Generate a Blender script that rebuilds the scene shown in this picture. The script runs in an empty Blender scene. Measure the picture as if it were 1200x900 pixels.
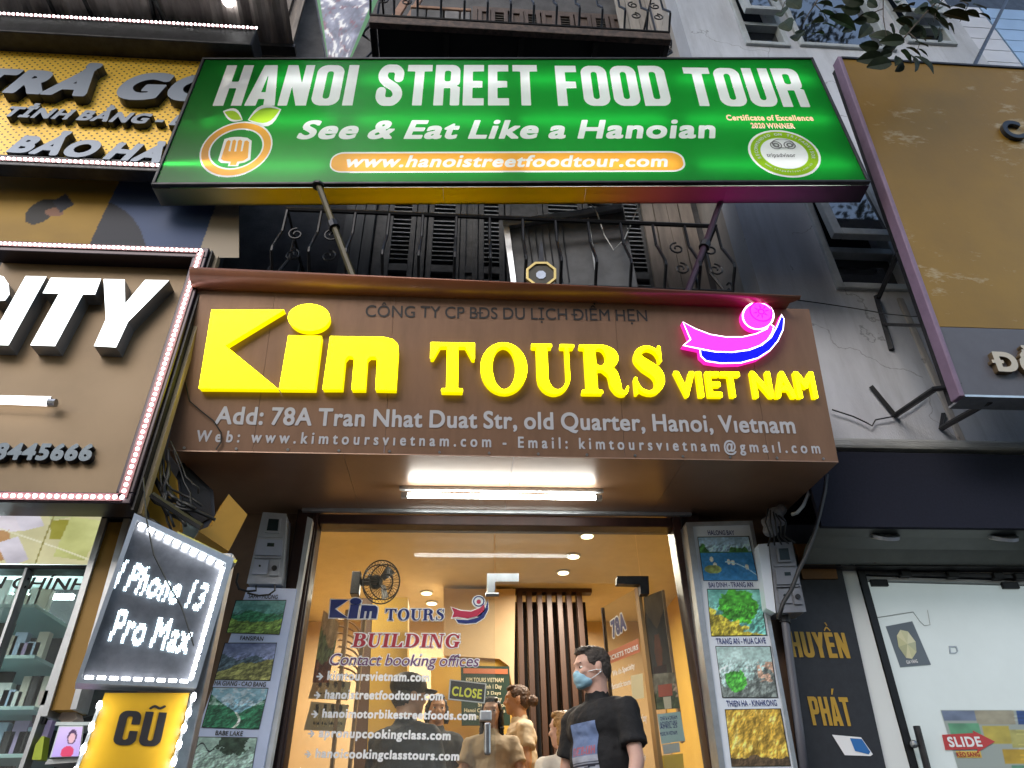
import bpy, bmesh, math, random
import numpy as np
from mathutils import Vector, Matrix, Euler
from mathutils.geometry import tessellate_polygon

random.seed(7)
rng = np.random.default_rng(11)
S = bpy.context.scene
COL = S.collection

# ------------------------------------------------------------------ camera
F_PX = 832.0
CAM_Z = 1.5
PITCH, HEAD, ROLL = math.radians(34.6), math.radians(4.8), math.radians(-1.37)
cam_data = bpy.data.cameras.new('camera')
cam = bpy.data.objects.new('camera', cam_data)
COL.objects.link(cam)
cam_data.sensor_width = 36.0
cam_data.lens = F_PX / 1200.0 * 36.0
cam_data.clip_start = 0.05
cam_data.clip_end = 2000.0
ROT = Matrix.Rotation(-HEAD, 3, 'Z') @ Matrix.Rotation(math.radians(90) + PITCH, 3, 'X') @ Matrix.Rotation(ROLL, 3, 'Z')
cam.matrix_world = Matrix.Translation((0, 0, CAM_Z)) @ ROT.to_4x4()
S.camera = cam
CAM = Vector((0, 0, CAM_Z))

# ------------------------------------------------------------------ world, sun, exposure
world = bpy.data.worlds.new("World")
S.world = world
world.use_nodes = True
wn = world.node_tree
sky = wn.nodes.new('ShaderNodeTexSky')
sky.sky_type = 'NISHITA'
sky.sun_disc = False
sky.sun_elevation = math.radians(32)
sky.sun_rotation = math.radians(205)
sky.altitude = 20
sky.air_density = 1.2
sky.dust_density = 1.5
bg = wn.nodes['Background']
bg.inputs['Strength'].default_value = 0.15
wn.links.new(sky.outputs[0], bg.inputs[0])
sun_data = bpy.data.lights.new('sun', 'SUN')
sun_data.energy = 0.5
sun_data.angle = math.radians(40)
sun_data.color = (1.0, 0.97, 0.93)
sun = bpy.data.objects.new('sun', sun_data)
COL.objects.link(sun)
# sun low behind the street trees, high haze: direction matches sky.sun_rotation
_az = math.radians(205)
_el = math.radians(32)
_d = Vector((math.sin(_az) * math.cos(_el), math.cos(_az) * math.cos(_el), math.sin(_el)))
sun.rotation_euler = _d.to_track_quat('Z', 'Y').to_euler()
S.view_settings.view_transform = 'Standard'
S.view_settings.look = 'None'
S.view_settings.exposure = 1.25
S.view_settings.gamma = 1.0
S.cycles.max_bounces = 7
S.cycles.diffuse_bounces = 3
S.cycles.glossy_bounces = 4
S.cycles.transmission_bounces = 6
S.cycles.transparent_max_bounces = 12
S.cycles.sample_clamp_indirect = 4.0
S.cycles.use_denoising = True
S.cycles.caustics_reflective = False
S.cycles.caustics_refractive = False

# ------------------------------------------------------------------ geometry helpers
def ray(x, y):
    return (ROT @ Vector(((x - 600.0) / F_PX, (450.0 - y) / F_PX, -1.0)))

def P(x, y, Y):
    d = ray(x, y)
    return CAM + d * (Y / d.y)

def PX(x, y, X):
    d = ray(x, y)
    return CAM + d * (X / d.x)

def PZ(x, y, Z):
    d = ray(x, y)
    return CAM + d * ((Z - CAM_Z) / d.z)

class Frame:
    """A plane in the world: origin, right, up and outward normal."""
    def __init__(s, o, u, v):
        s.o = Vector(o); s.u = Vector(u).normalized()
        s.n = s.u.cross(Vector(v)).normalized(); s.v = s.n.cross(s.u).normalized()
    def uv(s, x, y, w=0.0):
        d = ray(x, y)
        o = s.o + s.n * w
        t = (o - CAM).dot(s.n) / d.dot(s.n)
        p = CAM + d * t - o
        return (p.dot(s.u), p.dot(s.v))
    def at(s, u, v, w=0.0):
        return s.o + s.u * u + s.v * v + s.n * w
    def px(s, x, y, w=0.0):
        u, v = s.uv(x, y, w)
        return s.at(u, v, w)

def wall_frame(Y, yaw=0.0, x=0.0, z=CAM_Z, lean=0.0):
    """plane facing the street at distance Y; yaw turns it about Z, lean tips its top toward the street"""
    u = Vector((math.cos(yaw), math.sin(yaw), 0))
    v = Matrix.Rotation(lean, 3, u) @ Vector((0, 0, 1))
    return Frame((x, Y, z), u, v)

class MB:
    def __init__(s):
        s.v = []; s.f = []; s.m = []
    def add(s, vs, fs, m=0):
        b = len(s.v)
        s.v += [tuple(q) for q in vs]
        s.f += [tuple(b + i for i in f) for f in fs]
        s.m += [m] * len(fs)
        return s
    def quad(s, a, b, c, d, m=0):
        return s.add([a, b, c, d], [(0, 1, 2, 3)], m)
    def hexa(s, p, m=0):
        # p: 4 bottom (ccw seen from top) then 4 top
        return s.add(p, [(3, 2, 1, 0), (4, 5, 6, 7), (0, 1, 5, 4), (1, 2, 6, 5), (2, 3, 7, 6), (3, 0, 4, 7)], m)
    def box(s, x0, x1, y0, y1, z0, z1, m=0):
        return s.hexa([(x0, y0, z0), (x1, y0, z0), (x1, y1, z0), (x0, y1, z0),
                       (x0, y0, z1), (x1, y0, z1), (x1, y1, z1), (x0, y1, z1)], m)
    def fbox(s, fr, u0, u1, v0, v1, w0, w1, m=0):
        a = fr.at
        return s.hexa([a(u0, v0, w1), a(u1, v0, w1), a(u1, v0, w0), a(u0, v0, w0),
                       a(u0, v1, w1), a(u1, v1, w1), a(u1, v1, w0), a(u0, v1, w0)], m)
    def fprism(s, fr, pts, w0, w1, m=0, mside=None, back=True):
        """pts: uv polygon (list of loops allowed: first outer then holes)"""
        loops = pts if isinstance(pts[0][0], (list, tuple)) else [pts]
        tri = tessellate_polygon([[Vector((p[0], p[1], 0)) for p in l] for l in loops])
        flat = [p for l in loops for p in l]
        if mside is None: mside = m
        fs = []
        for t in tri:
            (ax, ay), (bx, by), (cx, cy) = flat[t[0]], flat[t[1]], flat[t[2]]
            if (bx - ax) * (cy - ay) - (by - ay) * (cx - ax) < 0: t = (t[0], t[2], t[1])
            fs.append(tuple(t))
        s.add([fr.at(p[0], p[1], w1) for p in flat], fs, m)
        if w1 != w0:
            for l in loops:
                n = len(l)
                area = sum(l[i][0] * l[(i + 1) % n][1] - l[(i + 1) % n][0] * l[i][1] for i in range(n))
                ccw = area > 0
                if l is not loops[0]: ccw = not ccw
                vs = [fr.at(p[0], p[1], w0) for p in l] + [fr.at(p[0], p[1], w1) for p in l]
                q = []
                for i in range(n):
                    j = (i + 1) % n
                    q.append((i, j, n + j, n + i) if (area > 0) else (j, i, n + i, n + j))
                s.add(vs, q, mside)
            if back:
                s.add([fr.at(p[0], p[1], w0) for p in flat], [tuple(reversed(f)) for f in fs], mside)
        return s
    def tube(s, pts, r, n=8, m=0, cap=True):
        pts = [Vector(p) for p in pts]
        rs = r if isinstance(r, (list, tuple)) else [r] * len(pts)
        vs = []; up = None
        for i, p in enumerate(pts):
            t = (pts[min(i + 1, len(pts) - 1)] - pts[max(i - 1, 0)])
            if t.length < 1e-9: t = Vector((0, 0, 1))
            t.normalize()
            if up is None:
                up = Vector((0, 0, 1)) if abs(t.z) < .9 else Vector((0, 1, 0))
            a = t.cross(up)
            if a.length < 1e-4: a = t.cross(Vector((1, 0, 0)))
            a.normalize(); b = a.cross(t); up = b
            for k in range(n):
                an = 2 * math.pi * k / n
                vs.append(p + (a * math.cos(an) + b * math.sin(an)) * rs[i])
        fs = []
        for i in range(len(pts) - 1):
            for k in range(n):
                k2 = (k + 1) % n
                fs.append((i * n + k, (i + 1) * n + k, (i + 1) * n + k2, i * n + k2))
        if cap:
            fs.append(tuple(range(n)))
            fs.append(tuple(reversed(range((len(pts) - 1) * n, len(pts) * n))))
        return s.add(vs, fs, m)
    def ball(s, c, r, rot=None, seg=12, ring=8, m=0):
        c = Vector(c); r = Vector((r, r, r)) if isinstance(r, (int, float)) else Vector(r)
        vs = [Vector((0, 0, 1))]
        for i in range(1, ring):
            th = math.pi * i / ring
            for k in range(seg):
                ph = 2 * math.pi * k / seg
                vs.append(Vector((math.sin(th) * math.cos(ph), math.sin(th) * math.sin(ph), math.cos(th))))
        vs.append(Vector((0, 0, -1)))
        fs = []
        for k in range(seg):
            fs.append((0, 1 + k, 1 + (k + 1) % seg))
            b = 1 + (ring - 2) * seg
            fs.append((len(vs) - 1, b + (k + 1) % seg, b + k))
        for i in range(ring - 2):
            for k in range(seg):
                a = 1 + i * seg + k; b = 1 + i * seg + (k + 1) % seg
                fs.append((a, a + seg, b + seg, b))
        out = []
        for q in vs:
            q = Vector((q.x * r.x, q.y * r.y, q.z * r.z))
            if rot is not None: q = rot @ q
            out.append(c + q)
        return s.add(out, fs, m)
    def mesh(s, name):
        me = bpy.data.meshes.new(name)
        me.from_pydata(s.v, [], s.f)
        if any(s.m): me.polygons.foreach_set('material_index', s.m)
        me.update()
        return me

def world_loc(o):
    p = Vector((0, 0, 0))
    while o is not None:
        p = p + o.location; o = o.parent
    return p

def obj(name, mb, mats, parent=None, bev=0.0, smooth=False, origin=None, label=None):
    """one mesh object; geometry is given in world space, its origin moved to its own centre"""
    me = mb if isinstance(mb, bpy.types.Mesh) else mb.mesh(name)
    if not isinstance(mats, (list, tuple)): mats = [mats]
    if len(me.materials) == 0:
        for m in mats: me.materials.append(m)
    if origin is None and not isinstance(mb, bpy.types.Mesh):
        co = np.array(mb.v); origin = Vector((co.min(0) + co.max(0)) / 2)
    elif origin is None:
        origin = Vector((0, 0, 0))
    origin = Vector(origin)
    if not isinstance(mb, bpy.types.Mesh):
        me.transform(Matrix.Translation(-origin))
    o = bpy.data.objects.new(name, me)
    COL.objects.link(o)
    if parent is not None:
        o.parent = parent
        o.location = origin - world_loc(parent)
    else:
        o.location = origin
    if bev > 0:
        b = o.modifiers.new('bevel', 'BEVEL'); b.width = bev; b.segments = 2; b.limit_method = 'ANGLE'
    if smooth:
        me.polygons.foreach_set('use_smooth', [True] * len(me.polygons))
    if label: o['label'] = label
    return o

def thing(name, label, cat, loc, group=None):
    o = bpy.data.objects.new(name, None)
    o.empty_display_size = 0.1
    COL.objects.link(o); o.location = Vector(loc)
    o['label'] = label; o['category'] = cat
    if group: o['group'] = group
    return o

def tag(o, label, cat, group=None):
    o['label'] = label; o['category'] = cat
    if group: o['group'] = group
    return o

def struct(o):
    o['kind'] = 'structure'; return o

def stuff(o):
    o['kind'] = 'stuff'; return o

def copy_tree(o, parent=None, dl=Vector((0, 0, 0))):
    c = o.copy(); COL.objects.link(c); c.parent = parent
    c.location = o.location + dl
    for ch in list(o.children): copy_tree(ch, c)
    return c

# ------------------------------------------------------------------ colours and materials
def lin(r, g, b):
    def f(c):
        c /= 255.0
        return c / 12.92 if c <= 0.04045 else ((c + 0.055) / 1.055) ** 2.4
    return (f(r), f(g), f(b), 1.0)

def nodes(m):
    m.use_nodes = True
    return m.node_tree

def mat(name, col, rough=0.6, metal=0.0, spec=0.5, noise=0.0, nscale=8.0, bump=0.0, bscale=60.0, col2=None, stretch=None, coat=0.0):
    m = bpy.data.materials.new(name); t = nodes(m)
    b = t.nodes['Principled BSDF']
    b.inputs['Base Color'].default_value = col
    b.inputs['Roughness'].default_value = rough
    b.inputs['Metallic'].default_value = metal
    b.inputs['Specular IOR Level'].default_value = spec
    b.inputs['Coat Weight'].default_value = coat
    geo = t.nodes.new('ShaderNodeNewGeometry'); src = geo.outputs['Position']
    if stretch:
        mp = t.nodes.new('ShaderNodeMapping'); mp.inputs['Scale'].default_value = stretch
        t.links.new(src, mp.inputs[0]); src = mp.outputs[0]
    if noise > 0 or col2:
        n = t.nodes.new('ShaderNodeTexNoise'); n.inputs['Scale'].default_value = nscale
        n.inputs['Detail'].default_value = 8; n.inputs['Roughness'].default_value = 0.65
        t.links.new(src, n.inputs['Vector'])
        r = t.nodes.new('ShaderNodeMapRange')
        r.inputs['From Min'].default_value = 0.36; r.inputs['From Max'].default_value = 0.64
        t.links.new(n.outputs['Fac'], r.inputs['Value'])
        mx = t.nodes.new('ShaderNodeMix'); mx.data_type = 'RGBA'
        c2 = col2 if col2 else tuple(max(0, c * (1 - noise)) for c in col[:3]) + (1,)
        mx.inputs['A'].default_value = c2; mx.inputs['B'].default_value = col
        t.links.new(r.outputs[0], mx.inputs['Factor'])
        t.links.new(mx.outputs['Result'], b.inputs['Base Color'])
        rr = t.nodes.new('ShaderNodeMapRange')
        rr.inputs['To Min'].default_value = min(1, rough + 0.12); rr.inputs['To Max'].default_value = max(0.02, rough - 0.06)
        t.links.new(n.outputs['Fac'], rr.inputs['Value']); t.links.new(rr.outputs[0], b.inputs['Roughness'])
    if bump > 0:
        n2 = t.nodes.new('ShaderNodeTexNoise'); n2.inputs['Scale'].default_value = bscale
        n2.inputs['Detail'].default_value = 5
        t.links.new(src, n2.inputs['Vector'])
        bp = t.nodes.new('ShaderNodeBump'); bp.inputs['Strength'].default_value = bump; bp.inputs['Distance'].default_value = 0.01
        t.links.new(n2.outputs['Fac'], bp.inputs['Height']); t.links.new(bp.outputs[0], b.inputs['Normal'])
    return m

def emit(name, col, strength):
    m = bpy.data.materials.new(name); t = nodes(m)
    b = t.nodes['Principled BSDF']
    b.inputs['Base Color'].default_value = tuple(c * .6 for c in col[:3]) + (1,)
    b.inputs['Roughness'].default_value = 0.4
    b.inputs['Emission Color'].default_value = col
    b.inputs['Emission Strength'].default_value = strength
    return m

def glass(name, tint=(1, 1, 1, 1), refl=1.0, rough=0.0, ior=1.5, dust_haze=0.045):
    """clear sheet glass: transparent with true Fresnel reflection (thin pane)"""
    m = bpy.data.materials.new(name); t = nodes(m)
    for n in list(t.nodes):
        if n.type != 'OUTPUT_MATERIAL': t.nodes.remove(n)
    out = [n for n in t.nodes if n.type == 'OUTPUT_MATERIAL'][0]
    tr = t.nodes.new('ShaderNodeBsdfTransparent'); tr.inputs[0].default_value = tint
    gl = t.nodes.new('ShaderNodeBsdfGlossy'); gl.inputs['Roughness'].default_value = rough
    fr = t.nodes.new('ShaderNodeFresnel'); fr.inputs['IOR'].default_value = ior
    mul = t.nodes.new('ShaderNodeMath'); mul.operation = 'MULTIPLY'; mul.inputs[1].default_value = refl
    mul.use_clamp = True
    gg = t.nodes.new('ShaderNodeNewGeometry'); iv = t.nodes.new('ShaderNodeMath'); iv.operation = 'SUBTRACT'; iv.inputs[0].default_value = 1.0
    m2 = t.nodes.new('ShaderNodeMath'); m2.operation = 'MULTIPLY'
    mx = t.nodes.new('ShaderNodeMixShader')
    t.links.new(fr.outputs[0], mul.inputs[0]); t.links.new(gg.outputs['Backfacing'], iv.inputs[1]); t.links.new(mul.outputs[0], m2.inputs[0]); t.links.new(iv.outputs[0], m2.inputs[1]); t.links.new(m2.outputs[0], mx.inputs[0])
    t.links.new(tr.outputs[0], mx.inputs[1]); t.links.new(gl.outputs[0], mx.inputs[2])
    du = t.nodes.new('ShaderNodeBsdfDiffuse'); du.inputs[0].default_value = (.7, .68, .64, 1); m3 = t.nodes.new('ShaderNodeMixShader'); nz = t.nodes.new('ShaderNodeTexNoise'); nz.inputs['Scale'].default_value = 2.5; nz.inputs['Detail'].default_value = 5  # dust film doubles as painted haze, lowering contrast behind the glass
    mq = t.nodes.new('ShaderNodeMapRange'); mq.inputs['To Min'].default_value = 0.0; mq.inputs['To Max'].default_value = dust_haze * 2
    ge = t.nodes.new('ShaderNodeNewGeometry'); t.links.new(ge.outputs['Position'], nz.inputs['Vector'])
    t.links.new(nz.outputs['Fac'], mq.inputs['Value']); t.links.new(mq.outputs[0], m3.inputs[0]); t.links.new(mx.outputs[0], m3.inputs[1]); t.links.new(du.outputs[0], m3.inputs[2])
    t.links.new(m3.outputs[0], out.inputs[0])
    return m

def print_mat(name, rough=0.35, emission=0.0):
    """flat print: colour comes from the print painted on the sheet"""
    m = bpy.data.materials.new(name); t = nodes(m); b = t.nodes['Principled BSDF']
    a = t.nodes.new('ShaderNodeVertexColor'); a.layer_name = 'print'
    t.links.new(a.outputs[0], b.inputs['Base Color'])
    b.inputs['Roughness'].default_value = rough
    if emission > 0:
        t.links.new(a.outputs[0], b.inputs['Emission Color']); b.inputs['Emission Strength'].default_value = emission
    return m
PRINT = print_mat('printed_sheet')
PRINT_LIT = print_mat('printed_backlit_sheet', 0.4, 0.38)

def fbm(x, y, seed=0, oct=5):
    v = np.zeros_like(x); a = .5; fq = 1.0
    r = np.random.default_rng(seed)
    for o in range(oct):
        G = r.random((64, 64))
        xx = x * fq + o * 7.3; yy = y * fq + o * 3.1
        xi = np.floor(xx).astype(int); yi = np.floor(yy).astype(int)
        fx = xx - xi; fy = yy - yi; fx = fx * fx * (3 - 2 * fx); fy = fy * fy * (3 - 2 * fy)
        g = lambda i, j: G[i % 64, j % 64]
        v += a * ((g(xi, yi) * (1 - fx) + g(xi + 1, yi) * fx) * (1 - fy) + (g(xi, yi + 1) * (1 - fx) + g(xi + 1, yi + 1) * fx) * fy)
        a *= .5; fq *= 2.03
    return v

def picture(name, corners, fn, parent, m=None, nx=48, ny=40, thick=0.0, label=None):
    """printed sheet: corners tl,tr,br,bl in the world; fn(u,v)->(...,3) sRGB 0..1, v up"""
    tl, tr, br, bl = [Vector(c) for c in corners]
    us = np.linspace(0, 1, nx + 1); vs = np.linspace(0, 1, ny + 1)
    U, V = np.meshgrid(us, vs)
    A = np.array([bl, br, tl, tr])
    w = np.stack([(1 - U) * (1 - V), U * (1 - V), (1 - U) * V, U * V], -1)
    co = (w @ A).reshape(-1, 3)
    org = co.mean(0)
    me = bpy.data.meshes.new(name)
    idx = np.arange((nx + 1) * (ny + 1)).reshape(ny + 1, nx + 1)
    f = np.stack([idx[:-1, :-1], idx[:-1, 1:], idx[1:, 1:], idx[1:, :-1]], -1).reshape(-1, 4)
    me.from_pydata((co - org).tolist(), [], f.tolist())
    c = np.clip(fn(U, V), 0, 1); c = np.where(c <= .04045, c / 12.92, ((c + .055) / 1.055) ** 2.4)
    ca = me.color_attributes.new('print', 'FLOAT_COLOR', 'POINT')
    rgba = np.ones((len(co), 4)); rgba[:, :3] = c.reshape(-1, 3)
    ca.data.foreach_set('color', rgba.ravel())
    me.materials.append(m or PRINT)
    o = bpy.data.objects.new(name, me); COL.objects.link(o)
    o.location = Vector(org) - (world_loc(parent) if parent else Vector((0, 0, 0)))
    if parent: o.parent = parent
    if label: o['label'] = label
    return o

# ------------------------------------------------------------------ lettering
def marching(F, x0, y0, h):
    """contour loops of F<0 on a grid F[iy,ix]"""
    F = np.where(np.abs(F) < 1e-7, 1e-7, F)
    ins = F < 0
    ny, nx = F.shape
    code = (ins[:-1, :-1] * 1 + ins[:-1, 1:] * 2 + ins[1:, 1:] * 4 + ins[1:, :-1] * 8)
    ys, xs = np.nonzero((code > 0) & (code < 15))
    TB = {1: [(3, 0)], 2: [(0, 1)], 3: [(3, 1)], 4: [(1, 2)], 5: [(3, 0), (1, 2)], 6: [(0, 2)], 7: [(3, 2)], 8: [(2, 3)],
          9: [(2, 0)], 10: [(0, 1), (2, 3)], 11: [(2, 1)], 12: [(1, 3)], 13: [(1, 0)], 14: [(0, 3)]}
    nxt = {}
    def ek(e, i, j):
        return (('h', i, j), ('v', i + 1, j), ('h', i, j + 1), ('v', i, j))[e]
    for j, i in zip(ys.tolist(), xs.tolist()):
        for a, b in TB[int(code[j, i])]:
            nxt[ek(a, i, j)] = ek(b, i, j)
    def pos(k):
        t, i, j = k
        if t == 'h':
            a, b = F[j, i], F[j, i + 1]; s = a / (a - b); return (x0 + (i + s) * h, y0 + j * h)
        a, b = F[j, i], F[j + 1, i]; s = a / (a - b); return (x0 + i * h, y0 + (j + s) * h)
    loops = []; done = set()
    for k0 in list(nxt):
        if k0 in done: continue
        l = []; k = k0
        while k in nxt and k not in done:
            done.add(k); l.append(pos(k)); k = nxt[k]
        if len(l) > 3: loops.append(l)
    return loops

def simplify(l, tol):
    def dp(a):
        if len(a) < 3: return a
        p, q = np.array(a[0]), np.array(a[-1]); A = np.array(a)
        d = q - p; L = np.hypot(*d)
        dist = np.abs((A[:, 0] - p[0]) * d[1] - (A[:, 1] - p[1]) * d[0]) / L if L > 1e-9 else np.hypot(*(A - p).T)
        i = int(dist.argmax())
        if dist[i] < tol: return [a[0], a[-1]]
        return dp(a[:i + 1])[:-1] + dp(a[i:])
    n = len(l); c = np.array(l); j = int(np.hypot(*(c - c[0]).T).argmax())
    return dp(l[:j + 1])[:-1] + dp(l[j:] + [l[0]])[:-1]

def pip(p, l):
    x, y = p; c = False; n = len(l)
    for i in range(n):
        (x1, y1), (x2, y2) = l[i], l[(i + 1) % n]
        if (y1 > y) != (y2 > y) and x < (x2 - x1) * (y - y1) / (y2 - y1) + x1: c = not c
    return c

def group_loops(loops, tol=0.004):
    loops = [simplify(l, tol) for l in loops]
    loops = [l for l in loops if len(l) >= 3]
    area = [abs(sum(l[i][0] * l[(i + 1) % len(l)][1] - l[(i + 1) % len(l)][0] * l[i][1] for i in range(len(l)))) / 2 for l in loops]
    cont = [[j for j in range(len(loops)) if j != i and area[j] > area[i] and pip(loops[i][0], loops[j])] for i in range(len(loops))]
    out = []
    for i, l in enumerate(loops):
        if len(cont[i]) % 2 == 0 and area[i] > 1e-4:
            hs = [loops[k] for k in range(len(loops)) if i in cont[k] and len(cont[k]) == len(cont[i]) + 1]
            out.append([l] + hs)
    return out

_tc = bpy.data.curves.new('glyph_source', 'FONT')
_to = bpy.data.objects.new('glyph_source', _tc)
COL.objects.link(_to)
_fontcache = {}
def _text_edges(s):
    _tc.body = s
    bpy.context.view_layer.update()
    dg = bpy.context.evaluated_depsgraph_get()
    ev = _to.evaluated_get(dg)
    me = ev.to_mesh()
    nv = len(me.vertices)
    co = np.zeros(nv * 3); me.vertices.foreach_get('co', co); co = co.reshape(-1, 3)[:, :2]
    cnt = {}
    for p in me.polygons:
        for e in p.edge_keys: cnt[e] = cnt.get(e, 0) + 1
    ed = [e for e, c in cnt.items() if c == 1]
    E = np.array([[co[a], co[b]] for a, b in ed]) if ed else np.zeros((0, 2, 2))
    ev.to_mesh_clear()
    return E
_E = _text_edges('H'); _CAP = float(_E[:, :, 1].max()); _W1 = float(_text_edges('II')[:, :, 0].max())
def font_glyph(ch):
    if ch in _fontcache: return _fontcache[ch]
    if ch == ' ': r = (None, 0.36)
    elif ch in 'Đđ':
        e, adv = font_glyph('D' if ch == 'Đ' else 'd'); r = (e, adv)
    else:
        E = _text_edges(ch) / _CAP
        adv = (float(_text_edges('I' + ch + 'I')[:, :, 0].max()) - _W1) / _CAP
        r = (E, adv)
    _fontcache[ch] = r
    return r

_gc = {}
def sans(ch, wt=0.04, sx=1.0):
    """default letterform, squeezed by sx and thickened by wt; cap height 1 -> (polys, advance)"""
    key = (ch, round(wt, 3), round(sx, 3))
    if key in _gc: return _gc[key]
    E, adv = font_glyph(ch)
    if E is None or len(E) == 0:
        _gc[key] = ([], adv * sx); return _gc[key]
    E = E.copy(); E[:, :, 0] *= sx
    h = 0.022
    if wt > .02 and (ch in 'ij' or ord(ch) > 200) and ch not in 'Đđı':
        lim = .78 if ch in 'ijũ' else 1.015
        up = E[:, :, 1].min(1) > lim; E[up, :, 1] += wt * 1.5
    lo = E.reshape(-1, 2).min(0) - wt - (0.30 if ch == 'Đ' else 0.06); hi = E.reshape(-1, 2).max(0) + wt + 0.06
    xs = np.arange(lo[0], hi[0] + h, h); ys = np.arange(lo[1], hi[1] + h, h)
    X, Y = np.meshgrid(xs, ys)
    inside = np.zeros(X.shape, bool)
    for (a, b) in E:
        if a[1] == b[1]: continue
        c = ((a[1] > Y) != (b[1] > Y)) & (X < (b[0] - a[0]) * (Y - a[1]) / (b[1] - a[1]) + a[0])
        inside ^= c
    pts = []
    for (a, b) in E:
        n = max(1, int(np.hypot(*(b - a)) / 0.015))
        t = (np.arange(n) + .5)[:, None] / n
        pts.append(a + (b - a) * t)
    pts = np.concatenate(pts)
    D = np.full(X.shape, 9.0)
    for k in range(0, len(pts), 64):
        q = pts[k:k + 64]
        dx = np.abs(X[..., None] - q[:, 0]); dy = np.abs(Y[..., None] - q[:, 1])
        D = np.minimum(D, ((dx ** 4 + dy ** 4) ** .25).min(-1))
    Fv = np.where(inside, -D, D) - wt
    if ch in 'Đđ':
        if ch == 'Đ': bar = np.maximum(np.maximum(-0.1 * sx - X, X - 0.45 * sx), np.abs(Y - 0.5) - 0.05 - wt * .6)
        else: bar = np.maximum(np.maximum(.3 * sx - X, X - 0.8 * sx), np.abs(Y - 0.85) - 0.04 - wt * .6)
        Fv = np.minimum(Fv, bar)
    polys = group_loops(marching(Fv, lo[0], lo[1], h))
    k = 1.0 / (1 + 2 * wt)
    polys = [[[(x + wt, (y + wt) * k) for x, y in l] for l in g] for g in polys]
    _gc[key] = (polys, adv * sx + 1.5 * wt)
    return _gc[key]

class G:
    """implicit shapes on a grid for hand-drawn letterforms"""
    def __init__(s, w, h=0.02, y0=-0.35, y1=1.45):
        s.x0 = -0.12; s.y0 = y0; s.h = h; s.w = w
        s.X, s.Y = np.meshgrid(np.arange(s.x0, w + 0.14, h), np.arange(y0, y1, h))
        s.F = np.full(s.X.shape, 9.0)
    def rect(s, a, b, c, d): return np.maximum(np.maximum(a - s.X, s.X - c), np.maximum(b - s.Y, s.Y - d))
    def rr(s, a, b, c, d, r):
        qx = np.abs(s.X - (a + c) / 2) - (c - a) / 2 + r; qy = np.abs(s.Y - (b + d) / 2) - (d - b) / 2 + r
        return np.hypot(np.maximum(qx, 0), np.maximum(qy, 0)) + np.minimum(np.maximum(qx, qy), 0) - r
    def ell(s, cx, cy, rx, ry): return (np.hypot((s.X - cx) / rx, (s.Y - cy) / ry) - 1) * min(rx, ry)
    def poly(s, pts):
        f = np.full(s.X.shape, -9.0); n = len(pts)
        ar = sum(pts[i][0] * pts[(i + 1) % n][1] - pts[(i + 1) % n][0] * pts[i][1] for i in range(n))
        if ar < 0: pts = pts[::-1]
        for i in range(n):
            (ax, ay), (bx, by) = pts[i], pts[(i + 1) % n]
            L = math.hypot(bx - ax, by - ay)
            f = np.maximum(f, ((s.X - ax) * (by - ay) - (s.Y - ay) * (bx - ax)) / L)
        return f
    def stroke(s, pts, rs):
        f = np.full(s.X.shape, 9.0)
        if not isinstance(rs, (list, tuple)): rs = [rs] * len(pts)
        # Catmull-Rom refinement
        P_ = [np.array(p, float) for p in pts]; q = []; rr = []
        for i in range(len(P_) - 1):
            p0 = P_[max(i - 1, 0)]; p1 = P_[i]; p2 = P_[i + 1]; p3 = P_[min(i + 2, len(P_) - 1)]
            for t in np.linspace(0, 1, 7)[:-1]:
                q.append(.5 * ((2 * p1) + (-p0 + p2) * t + (2 * p0 - 5 * p1 + 4 * p2 - p3) * t * t + (-p0 + 3 * p1 - 3 * p2 + p3) * t ** 3))
                rr.append(rs[i] * (1 - t) + rs[i + 1] * t)
        q.append(P_[-1]); rr.append(rs[-1])
        for i in range(len(q) - 1):
            a, b = q[i], q[i + 1]; d = b - a; L2 = max(d @ d, 1e-9)
            t = np.clip(((s.X - a[0]) * d[0] + (s.Y - a[1]) * d[1]) / L2, 0, 1)
            f = np.minimum(f, np.hypot(s.X - a[0] - d[0] * t, s.Y - a[1] - d[1] * t) - (rr[i] * (1 - t) + rr[i + 1] * t))
        return f
    def add(s, *fs):
        for f in fs: s.F = np.minimum(s.F, f)
        return s
    def sub(s, *fs):
        for f in fs: s.F = np.maximum(s.F, -f)
        return s
    def out(s, grow=0.0): return (group_loops(marching(s.F - grow, s.x0, s.y0, s.h)), s.w)

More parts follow.
